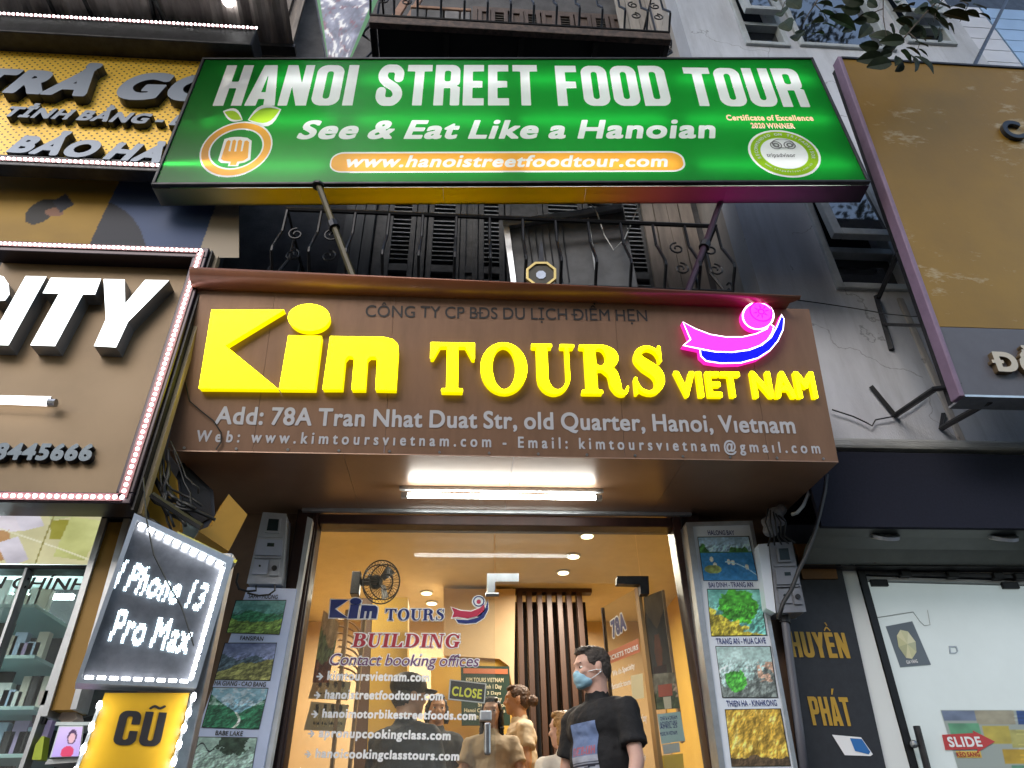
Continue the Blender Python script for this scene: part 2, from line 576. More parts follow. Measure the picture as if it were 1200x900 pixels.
def serif(ch, grow=0.0):
    key = ('serif', ch, grow)
    if key in _gc: return _gc[key]
    def stem(g, x=0.1, w=.23, top=True, bot=True):
        g.add(g.rect(x, 0, x + w, 1))
        if bot: g.add(g.rect(x - .1, 0, x + w + .1, .07))
        if top: g.add(g.rect(x - .1, .93, x + w + .1, 1))
    if ch == ' ': r = ([], .4)
    else:
        if ch == 'T':
            g = G(.95); stem(g, .36, .23, top=False); g.add(g.rect(.02, .92, .93, 1), g.poly([(.02, 1), (.02, .66), (.08, .66), (.22, .92), (.22, 1)]), g.poly([(.93, 1), (.93, .66), (.87, .66), (.73, .92), (.73, 1)]))
        elif ch == 'O':
            g = G(.98); g.add(g.ell(.49, .5, .48, .52)).sub(g.ell(.49, .5, .24, .44))
        elif ch == 'U':
            g = G(.92); g.add(g.rect(.1, .3, .33, 1), g.rect(0, .93, .43, 1), g.rect(.7, .3, .78, 1), g.rect(.6, .93, .9, 1))
            ring = np.maximum(np.maximum(g.ell(.44, .33, .34, .35), -g.ell(.515, .34, .19, .27)), g.Y - .34); g.add(ring)
        elif ch in 'RB':
            g = G(.98 if ch == 'R' else .86); stem(g)
            g.add(g.rect(.3, .93, .48, 1), g.rect(.3, .48, .5, .55))
            g.add(np.maximum(np.maximum(g.ell(.45, .74, .36, .26), -g.ell(.42, .745, .13, .185)), .33 - g.X))
            if ch == 'R':
                g.add(g.stroke([(.5, .5), (.66, .42), (.71, .2), (.78, .05), (.9, .03), (.96, .14)], [.04, .1, .11, .06, .035, .02]))
            else:
                g.add(g.rect(.3, 0, .5, .07)); g.add(np.maximum(np.maximum(g.ell(.46, .27, .4, .27), -g.ell(.43, .27, .15, .2)), .33 - g.X))
        elif ch == 'S':
            g = G(.74); g.add(g.stroke([(.64, .74), (.55, .9), (.38, .965), (.2, .88), (.17, .73), (.32, .59), (.52, .45), (.58, .28), (.5, .1), (.34, .035), (.16, .1), (.06, .3)],
                                       [.025, .03, .035, .06, .09, .12, .12, .1, .06, .035, .03, .025]), g.rect(.6, .66, .66, 1), g.rect(.04, 0, .1, .34))
        elif ch == 'I': g = G(.45); stem(g)
        elif ch == 'L': g = G(.82); stem(g); g.add(g.rect(.3, 0, .78, .07), g.poly([(.78, 0), (.78, .36), (.72, .36), (.55, .07), (.55, 0)]))
        elif ch == 'D':
            g = G(.98); stem(g); g.add(np.maximum(np.maximum(g.ell(.4, .5, .55, .5), -g.ell(.38, .5, .32, .43)), .33 - g.X), g.rect(.3, .93, .42, 1), g.rect(.3, 0, .42, .07))
        elif ch == 'N':
            g = G(.98); g.add(g.rect(.1, 0, .18, 1), g.rect(0, 0, .3, .07), g.rect(0, .93, .25, 1), g.rect(.76, 0, .84, 1), g.rect(.64, .93, .96, 1), g.poly([(.08, 1), (.34, 1), (.84, 0), (.66, 0)]))
        elif ch == 'G':
            g = G(.98); g.add(np.maximum(g.ell(.49, .5, .47, .52), -g.ell(.52, .5, .27, .44))).sub(g.rect(.6, .38, 1.1, .7)); g.add(g.rect(.66, .04, .88, .42), g.rect(.55, .38, .98, .45), g.rect(.83, .66, .89, 1))
        r = g.out(grow)
    _gc[key] = r; return r

def block(ch, grow=0.0):
    """heavy condensed grotesque"""
    key = ('block', ch, grow)
    if key in _gc: return _gc[key]
    w = .2 if ch == 'I' else .54; g = G(w, .016)
    if ch == ' ':
        _gc[key] = ([], .2); return _gc[key]
    base = {'Ũ': 'U', 'Ề': 'E', 'Ê': 'E', 'Á': 'A'}.get(ch, ch)
    if base == 'H': g.add(g.rect(0, 0, .2, 1), g.rect(.34, 0, .54, 1), g.rect(.1, .42, .44, .58))
    elif base == 'A': g.add(g.poly([(-.02, 0), (.14, 1), (.4, 1), (.56, 0)])).sub(g.poly([(.225, .32), (.27, .8), (.315, .32)]), g.poly([(.19, -.1), (.21, .16), (.33, .16), (.35, -.1)]))
    elif base == 'N': g.add(g.rect(0, 0, .18, 1), g.rect(.36, 0, .54, 1), g.poly([(0, 1), (.2, 1), (.54, 0), (.34, 0)]))
    elif base == 'O': g.add(g.rr(0, 0, .54, 1, .2)).sub(g.rr(.205, .16, .335, .84, .06))
    elif base == 'C': g.add(g.rr(0, 0, .54, 1, .2)).sub(g.rr(.205, .16, .335, .84, .06), g.rect(.3, .42, .7, .6))
    elif base == 'U': g.add(g.rr(0, 0, .54, 1.3, .2)).sub(g.rr(.205, .16, .335, 1.6, .06), g.rect(-.2, 1.0, .8, 1.5))
    elif base == 'I': g.add(g.rect(0, 0, .2, 1))
    elif base == 'S': g.add(g.stroke([(.44, .66), (.44, .8), (.36, .9), (.27, .905), (.17, .9), (.1, .8), (.1, .68), (.18, .56), (.36, .44), (.44, .32), (.44, .2), (.36, .1), (.27, .095), (.17, .1), (.1, .2), (.1, .34)], .1))
    elif base == 'T': g.add(g.rect(0, .83, .54, 1), g.rect(.17, 0, .37, 1))
    elif base == 'R': g.add(g.rect(0, 0, .2, 1), g.rr(-.2, .42, .54, 1, .17)).sub(g.rr(.2, .58, .34, .85, .05), g.rect(-.3, -.1, 0, 1.1)); g.add(g.rr(.34, 0, .54, .50, .03)); g.sub(g.poly([(.46, .475), (.60, .54), (.60, .41)]))
    elif base == 'P': g.add(g.rect(0, 0, .2, 1), g.rr(-.2, .38, .54, 1, .17)).sub(g.rr(.2, .54, .34, .85, .05), g.rect(-.3, -.1, 0, 1.1))
    elif base == 'D': g.add(g.rr(-.3, 0, .54, 1, .18)).sub(g.rr(.2, .16, .34, .84, .05), g.rect(-.5, -.1, 0, 1.1))
    elif base in 'EFL':
        g.add(g.rect(0, 0, .2, 1)); g.w = .46
        if base != 'L': g.add(g.rect(0, .83, .44, 1), g.rect(0, .43, .41, .59))
        if base != 'F': g.add(g.rect(0, 0, .44, .17))
    elif base == 'Y': g.add(g.poly([(-.02, 1), (.2, 1), (.37, .4), (.17, .4)]), g.poly([(.56, 1), (.34, 1), (.17, .4), (.37, .4)]), g.rect(.17, 0, .37, .45))
    if ch == 'Ũ': g.add(g.stroke([(.1, 1.1), (.2, 1.17), (.33, 1.11), (.44, 1.18)], .035))
    if ch == 'Á': g.add(g.poly([(.24, 1.08), (.32, 1.3), (.46, 1.3), (.32, 1.08)]))
    if ch == 'Ề': g.add(g.stroke([(.08, 1.08), (.22, 1.2), (.36, 1.08)], .03), g.poly([(.16, 1.4), (.24, 1.4), (.3, 1.27), (.24, 1.27)]))
    r = g.out(grow); _gc[key] = r; return r

def layout(s, font='sans', wt=.04, sx=1.0, track=0.0, grow=0.0):
    out = []; x = 0.0
    for ch in s:
        if font == 'sans':
            polys, adv = sans(ch, wt + grow, sx)
            if grow:
                _, adv = sans(ch, wt, sx)
                k = (1 + 2 * (wt + grow)) / (1 + 2 * wt)
                polys = [[[(px_ - grow, (py_ - .5) * k + .5) for px_, py_ in l] for l in g] for g in polys]
            gap = 0
        else:
            polys, adv = (serif if font == 'serif' else block)(ch, grow); gap = .09 if font == 'serif' else .07
        out.append((ch, [[[(a + x, b) for a, b in l] for l in g] for g in polys]))
        x += adv + gap + track
    xs = [p[0] for c, gs in out for g in gs for l in g for p in l]
    return out, (min(xs) + grow if xs else 0), (max(xs) - grow if xs else 1)

def fit(fr, s, p0, p1, top, slant=0.0, w=0.0, **k):
    """letters mapped on a plane: p0/p1 = pixels of the lower left and lower right, top = a pixel at cap height"""
    lay, xa, xb = layout(s, **k)
    a = Vector(fr.uv(*p0, w)); b = Vector(fr.uv(*p1, w)); t = Vector(fr.uv(*top, w))
    d = (b - a); L = d.length; d = d / L; n = Vector((-d.y, d.x))
    H = (t - a).dot(n); sc = L / max(xb - xa, 1e-6)
    sl = slant * H
    def mp(x, y):
        q = a + d * ((x - xa) * sc) + n * (y * H) + d * (y * sl)
        return (q.x, q.y)
    return [(ch, [[[mp(x, y) for x, y in l] for l in g] for g in gs]) for ch, gs in lay]

def lettering(fr, s, p0, p1, top, m, parent, w=0.002, name='lettering', split=False, **k):
    """flat printed line of text"""
    if split:
        for ch, gs in fit(fr, s, p0, p1, top, w=w, **k):
            if not gs: continue
            mb = MB()
            for g in gs: mb.fprism(fr, g, w, w, 0)
            obj('letter', mb, m, parent)
        return
    mb = MB()
    for ch, gs in fit(fr, s, p0, p1, top, w=w, **k):
        for g in gs: mb.fprism(fr, g, w, w, 0)
    return obj(name, mb, m, parent)

def channel(fr, s, p0, p1, top, mats, parent, depth=.04, w0=0.0, name='letter', **k):
    """built-up letters, each a part with its own depth"""
    out = []
    for ch, gs in fit(fr, s, p0, p1, top, w=w0 + depth, **k):
        if not gs: continue
        mb = MB()
        for g in gs: mb.fprism(fr, g, w0, w0 + depth, 0, 1)
        out.append(obj(name, mb, mats, parent))
    return out

# ------------------------------------------------------------------ materials
M = {}
M['asphalt'] = mat('asphalt', (.05, .05, .052, 1), .85, noise=.4, nscale=3, bump=.5, bscale=150)
M['paving'] = mat('paving', (.22, .21, .2, 1), .8, noise=.35, nscale=6, bump=.3)
M['plaster'] = mat('grey_plaster', (.60, .62, .67, 1), .85, col2=(.46, .475, .52, 1), nscale=1.6, bump=.25, bscale=90, stretch=(1.6, 1, .5))
M['plaster_warm'] = mat('stained_plaster', (.50, .45, .41, 1), .85, col2=(.33, .31, .29, 1), nscale=2.2, bump=.3, bscale=70, stretch=(1.5, 1, .5))
def weather(m, amt=.45):
    t = m.node_tree; b = t.nodes['Principled BSDF']; L = t.links.new
    geo = t.nodes.new('ShaderNodeNewGeometry'); src = b.inputs['Base Color'].links[0].from_socket
    mp = t.nodes.new('ShaderNodeMapping'); mp.inputs['Scale'].default_value = (7, 1, .55); L(geo.outputs['Position'], mp.inputs[0])
    n = t.nodes.new('ShaderNodeTexNoise'); n.inputs['Scale'].default_value = 1.4; n.inputs['Detail'].default_value = 7; n.inputs['Roughness'].default_value = .7; L(mp.outputs[0], n.inputs['Vector'])
    r = t.nodes.new('ShaderNodeMapRange'); r.inputs['From Min'].default_value = .5; r.inputs['From Max'].default_value = .72; r.inputs['To Max'].default_value = amt * .5; L(n.outputs['Fac'], r.inputs['Value'])
    mx = t.nodes.new('ShaderNodeMix'); mx.data_type = 'RGBA'; mx.inputs['B'].default_value = (.10, .10, .095, 1); L(src, mx.inputs['A']); L(r.outputs[0], mx.inputs['Factor'])
    # hairline cracks, only in places
    wn_ = t.nodes.new('ShaderNodeTexNoise'); wn_.inputs['Scale'].default_value = 3.0; wn_.inputs['Detail'].default_value = 6; L(geo.outputs['Position'], wn_.inputs['Vector'])
    av = t.nodes.new('ShaderNodeVectorMath'); av.operation = 'MULTIPLY_ADD'; av.inputs[1].default_value = (.5, .5, .5); L(wn_.outputs['Color'], av.inputs[0]); L(geo.outputs['Position'], av.inputs[2])
    v = t.nodes.new('ShaderNodeTexVoronoi'); v.feature = 'DISTANCE_TO_EDGE'; v.inputs['Scale'].default_value = .9; L(av.outputs[0], v.inputs['Vector'])
    c = t.nodes.new('ShaderNodeMapRange'); c.inputs['From Min'].default_value = .0; c.inputs['From Max'].default_value = .006; c.inputs['To Min'].default_value = .55; c.inputs['To Max'].default_value = 0; L(v.outputs['Distance'], c.inputs['Value'])
    n2 = t.nodes.new('ShaderNodeTexNoise'); n2.inputs['Scale'].default_value = .8; L(geo.outputs['Position'], n2.inputs['Vector'])
    g = t.nodes.new('ShaderNodeMath'); g.operation = 'GREATER_THAN'; g.inputs[1].default_value = .5; L(n2.outputs['Fac'], g.inputs[0])
    mu = t.nodes.new('ShaderNodeMath'); mu.operation = 'MULTIPLY'; L(c.outputs[0], mu.inputs[0]); L(g.outputs[0], mu.inputs[1])
    m2 = t.nodes.new('ShaderNodeMix'); m2.data_type = 'RGBA'; m2.inputs['B'].default_value = (.07, .07, .07, 1); L(mx.outputs['Result'], m2.inputs['A']); L(mu.outputs[0], m2.inputs['Factor'])
    L(m2.outputs['Result'], b.inputs['Base Color'])
weather(M['plaster']); weather(M['plaster_warm'])
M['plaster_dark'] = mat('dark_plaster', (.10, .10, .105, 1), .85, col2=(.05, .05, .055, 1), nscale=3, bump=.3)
M['ledge'] = mat('weathered_ledge', (.42, .43, .42, 1), .8, col2=(.24, .25, .25, 1), nscale=3, bump=.4, bscale=40, stretch=(.6, 1, 3))
M['black_metal'] = mat('black_metal', (.012, .012, .014, 1), .42, metal=.3, noise=.4, nscale=20)
M['dark_metal'] = mat('dark_metal', (.05, .05, .055, 1), .4, metal=.6, noise=.4, nscale=14)
M['steel'] = mat('steel', (.45, .46, .48, 1), .3, metal=1, noise=.3, nscale=15)
M['alu'] = mat('aluminium', (.62, .64, .66, 1), .35, metal=.85, noise=.2, nscale=12)
M['white_frame'] = mat('white_frame', (.62, .64, .65, 1), .45, noise=.25, nscale=5)
M['window_frame'] = mat('painted_window_frame', (.46, .49, .50, 1), .5, noise=.25, nscale=6)
M['brown_panel'] = mat('brown_sheet_metal', (.26, .145, .088, 1), .36, metal=.25, col2=(.205, .113, .067, 1), nscale=3.5, bump=.06, bscale=9, stretch=(2.2, 1, .45))
M['brown_soffit'] = mat('brown_gloss_sheet', (.30, .175, .11, 1), .30, metal=.25, noise=.15, nscale=2, bump=.06, bscale=5)
M['brown_wood'] = mat('brown_door_frame', (.045, .018, .014, 1), .35, noise=.4, nscale=12, stretch=(1, 1, .2))
M['brown_wall'] = mat('brown_wall', (.20, .115, .07, 1), .7, noise=.3, nscale=4)
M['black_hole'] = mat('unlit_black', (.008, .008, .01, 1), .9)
M['navy'] = mat('navy_canvas', (.006, .008, .022, 1), .95, noise=.25, nscale=60, bump=.2, bscale=300)
M['shop_yellow'] = mat('yellow_wall_paint', (.70, .43, .07, 1), .7, noise=.1, nscale=3)
M['shop_cream'] = mat('cream_wall_paint', (.62, .45, .26, 1), .7, noise=.1, nscale=3)
M['shop_ceiling'] = mat('shop_ceiling', (.70, .60, .44, 1), .75, noise=.08)
M['shop_floor'] = mat('tiled_floor', (.25, .17, .11, 1), .4, noise=.2)
M['shutter'] = mat('shutter_wood', (.10, .065, .05, 1), .6, noise=.45, nscale=12, stretch=(1, 1, .3))
M['shutter_grey'] = mat('grey_shutter_paint', (.085, .085, .085, 1), .55, noise=.4, nscale=14)
M['iron'] = mat('wrought_iron', (.01, .01, .012, 1), .38, metal=.4, noise=.5, nscale=30)
M['led_white'] = emit('white_led', (1, .98, .97, 1), 9)
M['led_pink'] = emit('pinkish_led', (1, .82, .82, 1), 7)
M['tube'] = emit('fluorescent_tube', (.93, 1, .97, 1), 20)
M['print_white'] = mat('white_vinyl', (.88, .88, .88, 1), .45)
M['print_grey'] = mat('silver_vinyl', (.50, .50, .53, 1), .5)
M['print_black'] = mat('black_vinyl', (.015, .012, .012, 1), .5)
M['print_blue'] = mat('navy_vinyl', (.015, .03, .17, 1), .4)
M['print_red'] = mat('crimson_vinyl', (.42, .03, .05, 1), .4)
M['rubber'] = mat('black_cable', (.012, .012, .013, 1), .5)
M['cable_grey'] = mat('pale_cable', (.45, .46, .45, 1), .5)

def gold_panel(name, c1, c2, scr):
    """painted metal panel with scuffs"""
    m = mat(name, c1, .36, metal=.25, col2=c2, nscale=1.2, bump=.05, bscale=30)
    t = m.node_tree; b = t.nodes['Principled BSDF']
    geo = t.nodes.new('ShaderNodeNewGeometry')
    mp = t.nodes.new('ShaderNodeMapping'); mp.inputs['Rotation'].default_value = (0, math.radians(38), 0); mp.inputs['Scale'].default_value = (1.6, 1, 4.0)
    n = t.nodes.new('ShaderNodeTexNoise'); n.inputs['Scale'].default_value = 2.6; n.inputs['Detail'].default_value = 9; n.inputs['Roughness'].default_value = .72
    r = t.nodes.new('ShaderNodeMapRange'); r.inputs['From Min'].default_value = .56; r.inputs['From Max'].default_value = .70
    mx = t.nodes.new('ShaderNodeMix'); mx.data_type = 'RGBA'; mx.inputs['B'].default_value = scr
    old = b.inputs['Base Color'].links[0].from_socket
    t.links.new(geo.outputs['Position'], mp.inputs[0]); t.links.new(mp.outputs[0], n.inputs['Vector'])
    n3 = t.nodes.new('ShaderNodeTexNoise'); n3.inputs['Scale'].default_value = 1.5; n3.inputs['Detail'].default_value = 2
    ad = t.nodes.new('ShaderNodeMath'); ad.operation = 'MULTIPLY_ADD'; ad.inputs[1].default_value = .62
    t.links.new(geo.outputs['Position'], n3.inputs['Vector']); t.links.new(n3.outputs['Fac'], ad.inputs[0]); t.links.new(n.outputs['Fac'], ad.inputs[2])
    r.inputs['From Min'].default_value = .935; r.inputs['From Max'].default_value = 1.07
    t.links.new(ad.outputs[0], r.inputs['Value']); t.links.new(r.outputs[0], mx.inputs['Factor'])
    t.links.new(old, mx.inputs['A']); t.links.new(mx.outputs['Result'], b.inputs['Base Color'])
    return m
M['gold_sign'] = gold_panel('scuffed_gold_panel', (.31, .165, .010, 1), (.25, .135, .014, 1), (.48, .37, .2, 1))

# ------------------------------------------------------------------ ground, kerb, steps
FLOOR = CAM_Z - 0.72            # shop floor level
mb = MB(); mb.box(-80, 80, -80, 3.0, -.3, 0)
struct(obj('road', mb, M['asphalt']))
mb = MB(); mb.box(-80, 80, 1.2, 30, -.25, .13)
struct(obj('pavement', mb, M['paving'], bev=.01))
mb = MB(); mb.box(-80, 80, 1.05, 1.2, -.25, .135)
struct(obj('kerb', mb, M['ledge'], bev=.01))
ent = thing('entrance_steps', 'grey stone steps up to the glass door of the tour office', 'steps', (0.2, 3.6, .13))
for i in range(4):
    mb = MB(); z1 = .13 + (i + 1) * (FLOOR - .13) / 4
    mb.box(-1.1, 1.6, 2.75 + i * .28, 3.9, z1 - (FLOOR - .13) / 4 + (.002 if i else 0), z1)
    obj('step', mb, M['paving'], ent, bev=.008)

# ------------------------------------------------------------------ tour office building
GF = wall_frame(4.0)
UF = wall_frame(4.35)                     # upper floors, set back behind the balconies
off = thing('office_building', 'narrow tour office building with brown trim and louvred shutters between the two neighbours', 'building', (0.2, 4.0, 0))
def wpx(fr, x0, y0, x1, y1):
    a = fr.uv(x0, y0); b = fr.uv(x1, y1); return a, b
dl = P(372, 640, 4.0).x; dr = P(788, 640, 4.0).x          # clear glass opening
DT = P(590, 621, 4.0).z                                    # underside of the head frame
XL, XR = -1.62, 1.98
# wall pieces round the opening
mb = MB(); mb.box(XL, dl - .13, 4.0, 4.22, 0.13, 3.33)
obj('wall', mb, M['brown_wall'], off)
mb = MB(); mb.box(dr + .17, XR, 4.0, 4.22, 0.13, 3.33)
obj('wall', mb, M['brown_wall'], off)
mb = MB(); mb.box(dl - .13, dr + .17, 4.06, 4.22, DT + .10, 3.33)
obj('wall', mb, M['brown_wall'], off)
mb = MB(); mb.box(dl - .13, dr + .17, 4.0, 4.22, 0.13, FLOOR)
obj('plinth', mb, M['paving'], off)
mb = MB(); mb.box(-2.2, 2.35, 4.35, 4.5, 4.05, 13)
obj('upper_wall', mb, M['plaster_dark'], off)
# shop interior shell
mb = MB(); mb.box(-1.75, 2.45, 4.225, 9.5, FLOOR - .1, FLOOR); obj('floor', mb, M['shop_floor'], off)
CEIL = CAM_Z + 2.2
mb = MB(); mb.box(-1.75, 2.45, 4.225, 9.5, CEIL, CEIL + .1); obj('ceiling', mb, M['shop_ceiling'], off)
mb = MB(); mb.box(-1.78, -1.62, 4.225, 9.5, FLOOR + .002, CEIL - .002); obj('interior_wall', mb, M['shop_yellow'], off)
mb = MB(); mb.box(2.12, 2.28, 4.225, 9.5, FLOOR + .002, CEIL - .002); obj('interior_wall', mb, M['shop_yellow'], off)
mb = MB(); mb.box(-1.61, 2.11, 7.6, 7.75, FLOOR + .002, CEIL - .002); obj('interior_wall', mb, M['shop_cream'], off)

# ------------------------------------------------------------------ right-hand building
RY = 3.7
RW = wall_frame(RY)
rb = thing('grey_building', 'pale grey plastered building with metal framed windows on the right', 'building', (4, RY, 0))
cx0 = P(876, 290, RY).x                       # its left corner
LZ = P(1100, 527, RY).z                       # bottom of the ledge
def win_rect(x0, y0, x1, y1):
    a = P(x0, y0, RY); b = P(x1, y1, RY); return a.x, b.x, min(a.z, b.z), max(a.z, b.z)
w1 = (P(980, 340, RY).x, P(1070, 340, RY).x, P(1020, 341, RY).z, P(960, 116, RY).z)
w2 = (P(874, 54, RY).x, P(926, 56, RY).x, P(900, 55, RY).z, P(860, -120, RY).z)
w3 = (P(938, 57, RY).x, P(1048, 57, RY).x, P(990, 58, RY).z, P(860, -120, RY).z)
w4 = (P(1062, 50, RY).x, P(1118, 50, RY).x, P(1090, 53, RY).z, P(860, -120, RY).z)
XW = P(1142, 50, RY).x
def wall_with_holes(x0, x1, z0, z1, holes, y0, y1):
    xs = sorted({x0, x1} | {h[0] for h in holes} | {h[1] for h in holes}); zs = sorted({z0, z1} | {h[2] for h in holes} | {h[3] for h in holes})
    mb = MB()
    for i in range(len(xs) - 1):
        for j in range(len(zs) - 1):
            cx, cz = (xs[i] + xs[i + 1]) / 2, (zs[j] + zs[j + 1]) / 2
            if any(h[0] < cx < h[1] and h[2] < cz < h[3] for h in holes): continue
            mb.box(xs[i], xs[i + 1], y0, y1, zs[j], zs[j + 1])
    return mb
mb = wall_with_holes(cx0, XW, LZ + .02, 12.5, [w1, w2, w3, w4], RY, RY + .22)
wl = obj('wall', mb, M['plaster'], rb)
mb = MB(); mb.box(cx0, cx0 + .2, RY + .222, 4.6, LZ, 12.5); obj('side_wall', mb, M['plaster_warm'], rb)
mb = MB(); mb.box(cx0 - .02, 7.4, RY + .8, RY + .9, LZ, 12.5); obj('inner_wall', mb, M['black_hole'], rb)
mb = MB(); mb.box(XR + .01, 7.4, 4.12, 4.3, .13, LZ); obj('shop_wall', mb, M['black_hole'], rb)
# ledge above the shop front: two mouldings
mb = MB(); mb.box(XR + .02, 7.5, RY - .10, RY + .22, LZ - .055, LZ + .02)
obj('ledge', mb, M['ledge'], rb, bev=.02)
mb = MB(); mb.box(XR + .05, 7.5, RY - .05, RY + .2, LZ - .11, LZ - .058)
obj('ledge_moulding', mb, M['ledge'], rb, bev=.015)
# joint of render, shallow drain strip
mb = MB(); xj = P(1085, 430, RY).x
mb.box(xj, xj + .05, RY - .012, RY + .01, LZ + .03, P(1060, 350, RY).z); obj('plaster_strip', mb, M['plaster_warm'], rb, bev=.01)

M['window_glass'] = mat('dark_window_glass', (.01, .012, .016, 1), .03, spec=1.0, coat=.6)
def window(w, name='window', sash=None):
    x0, x1, z0, z1 = w; fw = .055
    mb = MB()
    mb.box(x0, x0 + fw, RY - .03, RY + .08, z0, z1); mb.box(x1 - fw, x1, RY - .03, RY + .08, z0, z1)
    mb.box(x0 + fw, x1 - fw, RY - .03, RY + .08, z0, z0 + fw)
    mb.box(x0 + fw, x1 - fw, RY - .03, RY + .08, z1 - fw, z1)
    f = obj(name, mb, M['window_frame'], rb, bev=.006)
    zs = [z0 + fw]
    if sash: 
        t = z0 + sash
        mb = MB(); mb.box(x0 + fw, x1 - fw, RY - .028, RY + .078, t, t + fw); obj('transom', mb, M['window_frame'], f, bev=.005)
        mb = MB(); mb.box(x0 + fw, x1 - fw, RY + .05, RY + .056, z0 + fw, t); obj('pane', mb, M['window_glass'], f)
        # top-hung sash pushed open
        sf = Frame((x0 + fw * .6, RY - .035, t + fw), (1, 0, 0), Matrix.Rotation(math.radians(-5), 3, 'X') @ Vector((0, 0, 1)))
        W = x1 - x0 - fw * 1.2; H = z1 - t - fw * 1.3
        sf = Frame(sf.o + Vector((0, -.10, 0)), (1, 0, 0), Vector((0, .12, H)))
        mb = MB(); g = .07
        mb.fbox(sf, 0, g, 0, H, -.03, .03); mb.fbox(sf, W - g, W, 0, H, -.03, .03); mb.fbox(sf, g, W - g, 0, g, -.03, .03); mb.fbox(sf, g, W - g, H - g, H, -.03, .03)
        obj('sash', mb, M['window_frame'], f, bev=.006)
        mb = MB(); mb.fbox(sf, g, W - g, g, H - g, -.006, 0); obj('pane', mb, M['window_glass'], f)
    else:
        mb = MB(); mb.box(x0 + fw, x1 - fw, RY + .05, RY + .056, z0 + fw, z1 - fw); obj('pane', mb, M['window_glass'], f)
    return f
window(w1, sash=P(1020, 300, RY).z - w1[2])
window(w2, sash=P(895, 33, RY).z - w2[2])
window(w3)
window(w4, sash=P(1090, 36, RY).z - w4[2])

# pale clad building beyond, top right
cb = thing('clad_building', 'pale blue metal clad building beyond the grey one, top right corner', 'building', (XW + 1, RY + .05, 0))
M['cladding'] = mat('pale_blue_cladding', (.42, .58, .78, 1), .35, metal=.2, noise=.15, nscale=2)
M['cladding_white'] = mat('white_cladding', (.72, .72, .76, 1), .4, noise=.12, nscale=2)
z = LZ + 1.2; k = 0
xb = [XW + .01, XW + .42, XW + .95, XW + 1.6, XW + 2.3]
mb = MB(); mb.box(XW + .01, XW + 3.2, RY + .12, RY + .3, LZ, 12); obj('backing_wall', mb, M['dark_metal'], cb)
for i in range(4):
    zz = 5.6
    while zz < 9.2:
        hgt = .22
        mb = MB(); mb.box(xb[i] + .012, xb[i + 1] - .012, RY + .04, RY + .12, zz + .006, zz + hgt - .006)
        obj('cladding_panel', mb, M['cladding'] if i in (1, 3) else M['cladding_white'], cb)
        zz += hgt
# left neighbour: dark wall behind the signs
lb = thing('left_building', 'dark fronted phone shop building behind the gold and beige signs on the left', 'building', (-4, 4.2, 0))
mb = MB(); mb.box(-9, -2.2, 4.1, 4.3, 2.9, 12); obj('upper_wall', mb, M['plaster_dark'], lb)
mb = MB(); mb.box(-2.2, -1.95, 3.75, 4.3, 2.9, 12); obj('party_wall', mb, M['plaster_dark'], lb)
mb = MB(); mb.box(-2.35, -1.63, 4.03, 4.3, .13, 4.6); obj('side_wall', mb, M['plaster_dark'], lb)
mb = MB(); mb.box(-9, -1.8, 5.2, 5.3, 0.13, 3.0); obj('rear_wall', mb, mat('white_shop_wall', (.7, .78, .78, 1), .6), lb)

# houses across the street, behind the viewer (they show only as reflections)
hr = random.Random(4); hx_ = -16.0
HC = [mat('far_render_%s' % n_, c_, .85, noise=.25, nscale=1) for n_, c_ in (('ochre', (.26, .20, .10, 1)), ('grey', (.20, .20, .20, 1)), ('cream', (.30, .27, .21, 1)), ('rose', (.24, .15, .12, 1)))]
for i in range(6):
    w_ = hr.uniform(4.4, 5.6); h_ = hr.uniform(10.5, 14.5)
    hb_ = thing('house', ['ochre', 'grey', 'cream', 'rose'][i % 4] + ' house across the street behind the viewer, %s of the row' % ['leftmost', 'second from the left', 'third from the left', 'third from the right', 'second from the right', 'rightmost'][i], 'house', (hx_ + w_ / 2, -13, 0), 'houses across the street')
    mb = MB(); mb.box(hx_ + .02, hx_ + w_ - .02, -20, -13, 0.1, h_); obj('wall', mb, HC[i % 4], hb_)
    for fl in range(3):
        for cx_ in (.28, .72):
            mb = MB(); mb.box(hx_ + w_ * cx_ - .6, hx_ + w_ * cx_ + .6, -13.05, -12.95, 3.9 + fl * 3.2, 5.6 + fl * 3.2); obj('window', mb, M['window_glass'], hb_)
    mb = MB(); mb.box(hx_ + .4, hx_ + w_ - .4, -12.98, -12.4, 3.0, 3.3); obj('shop_canopy', mb, M['navy'], hb_)
    hx_ += w_

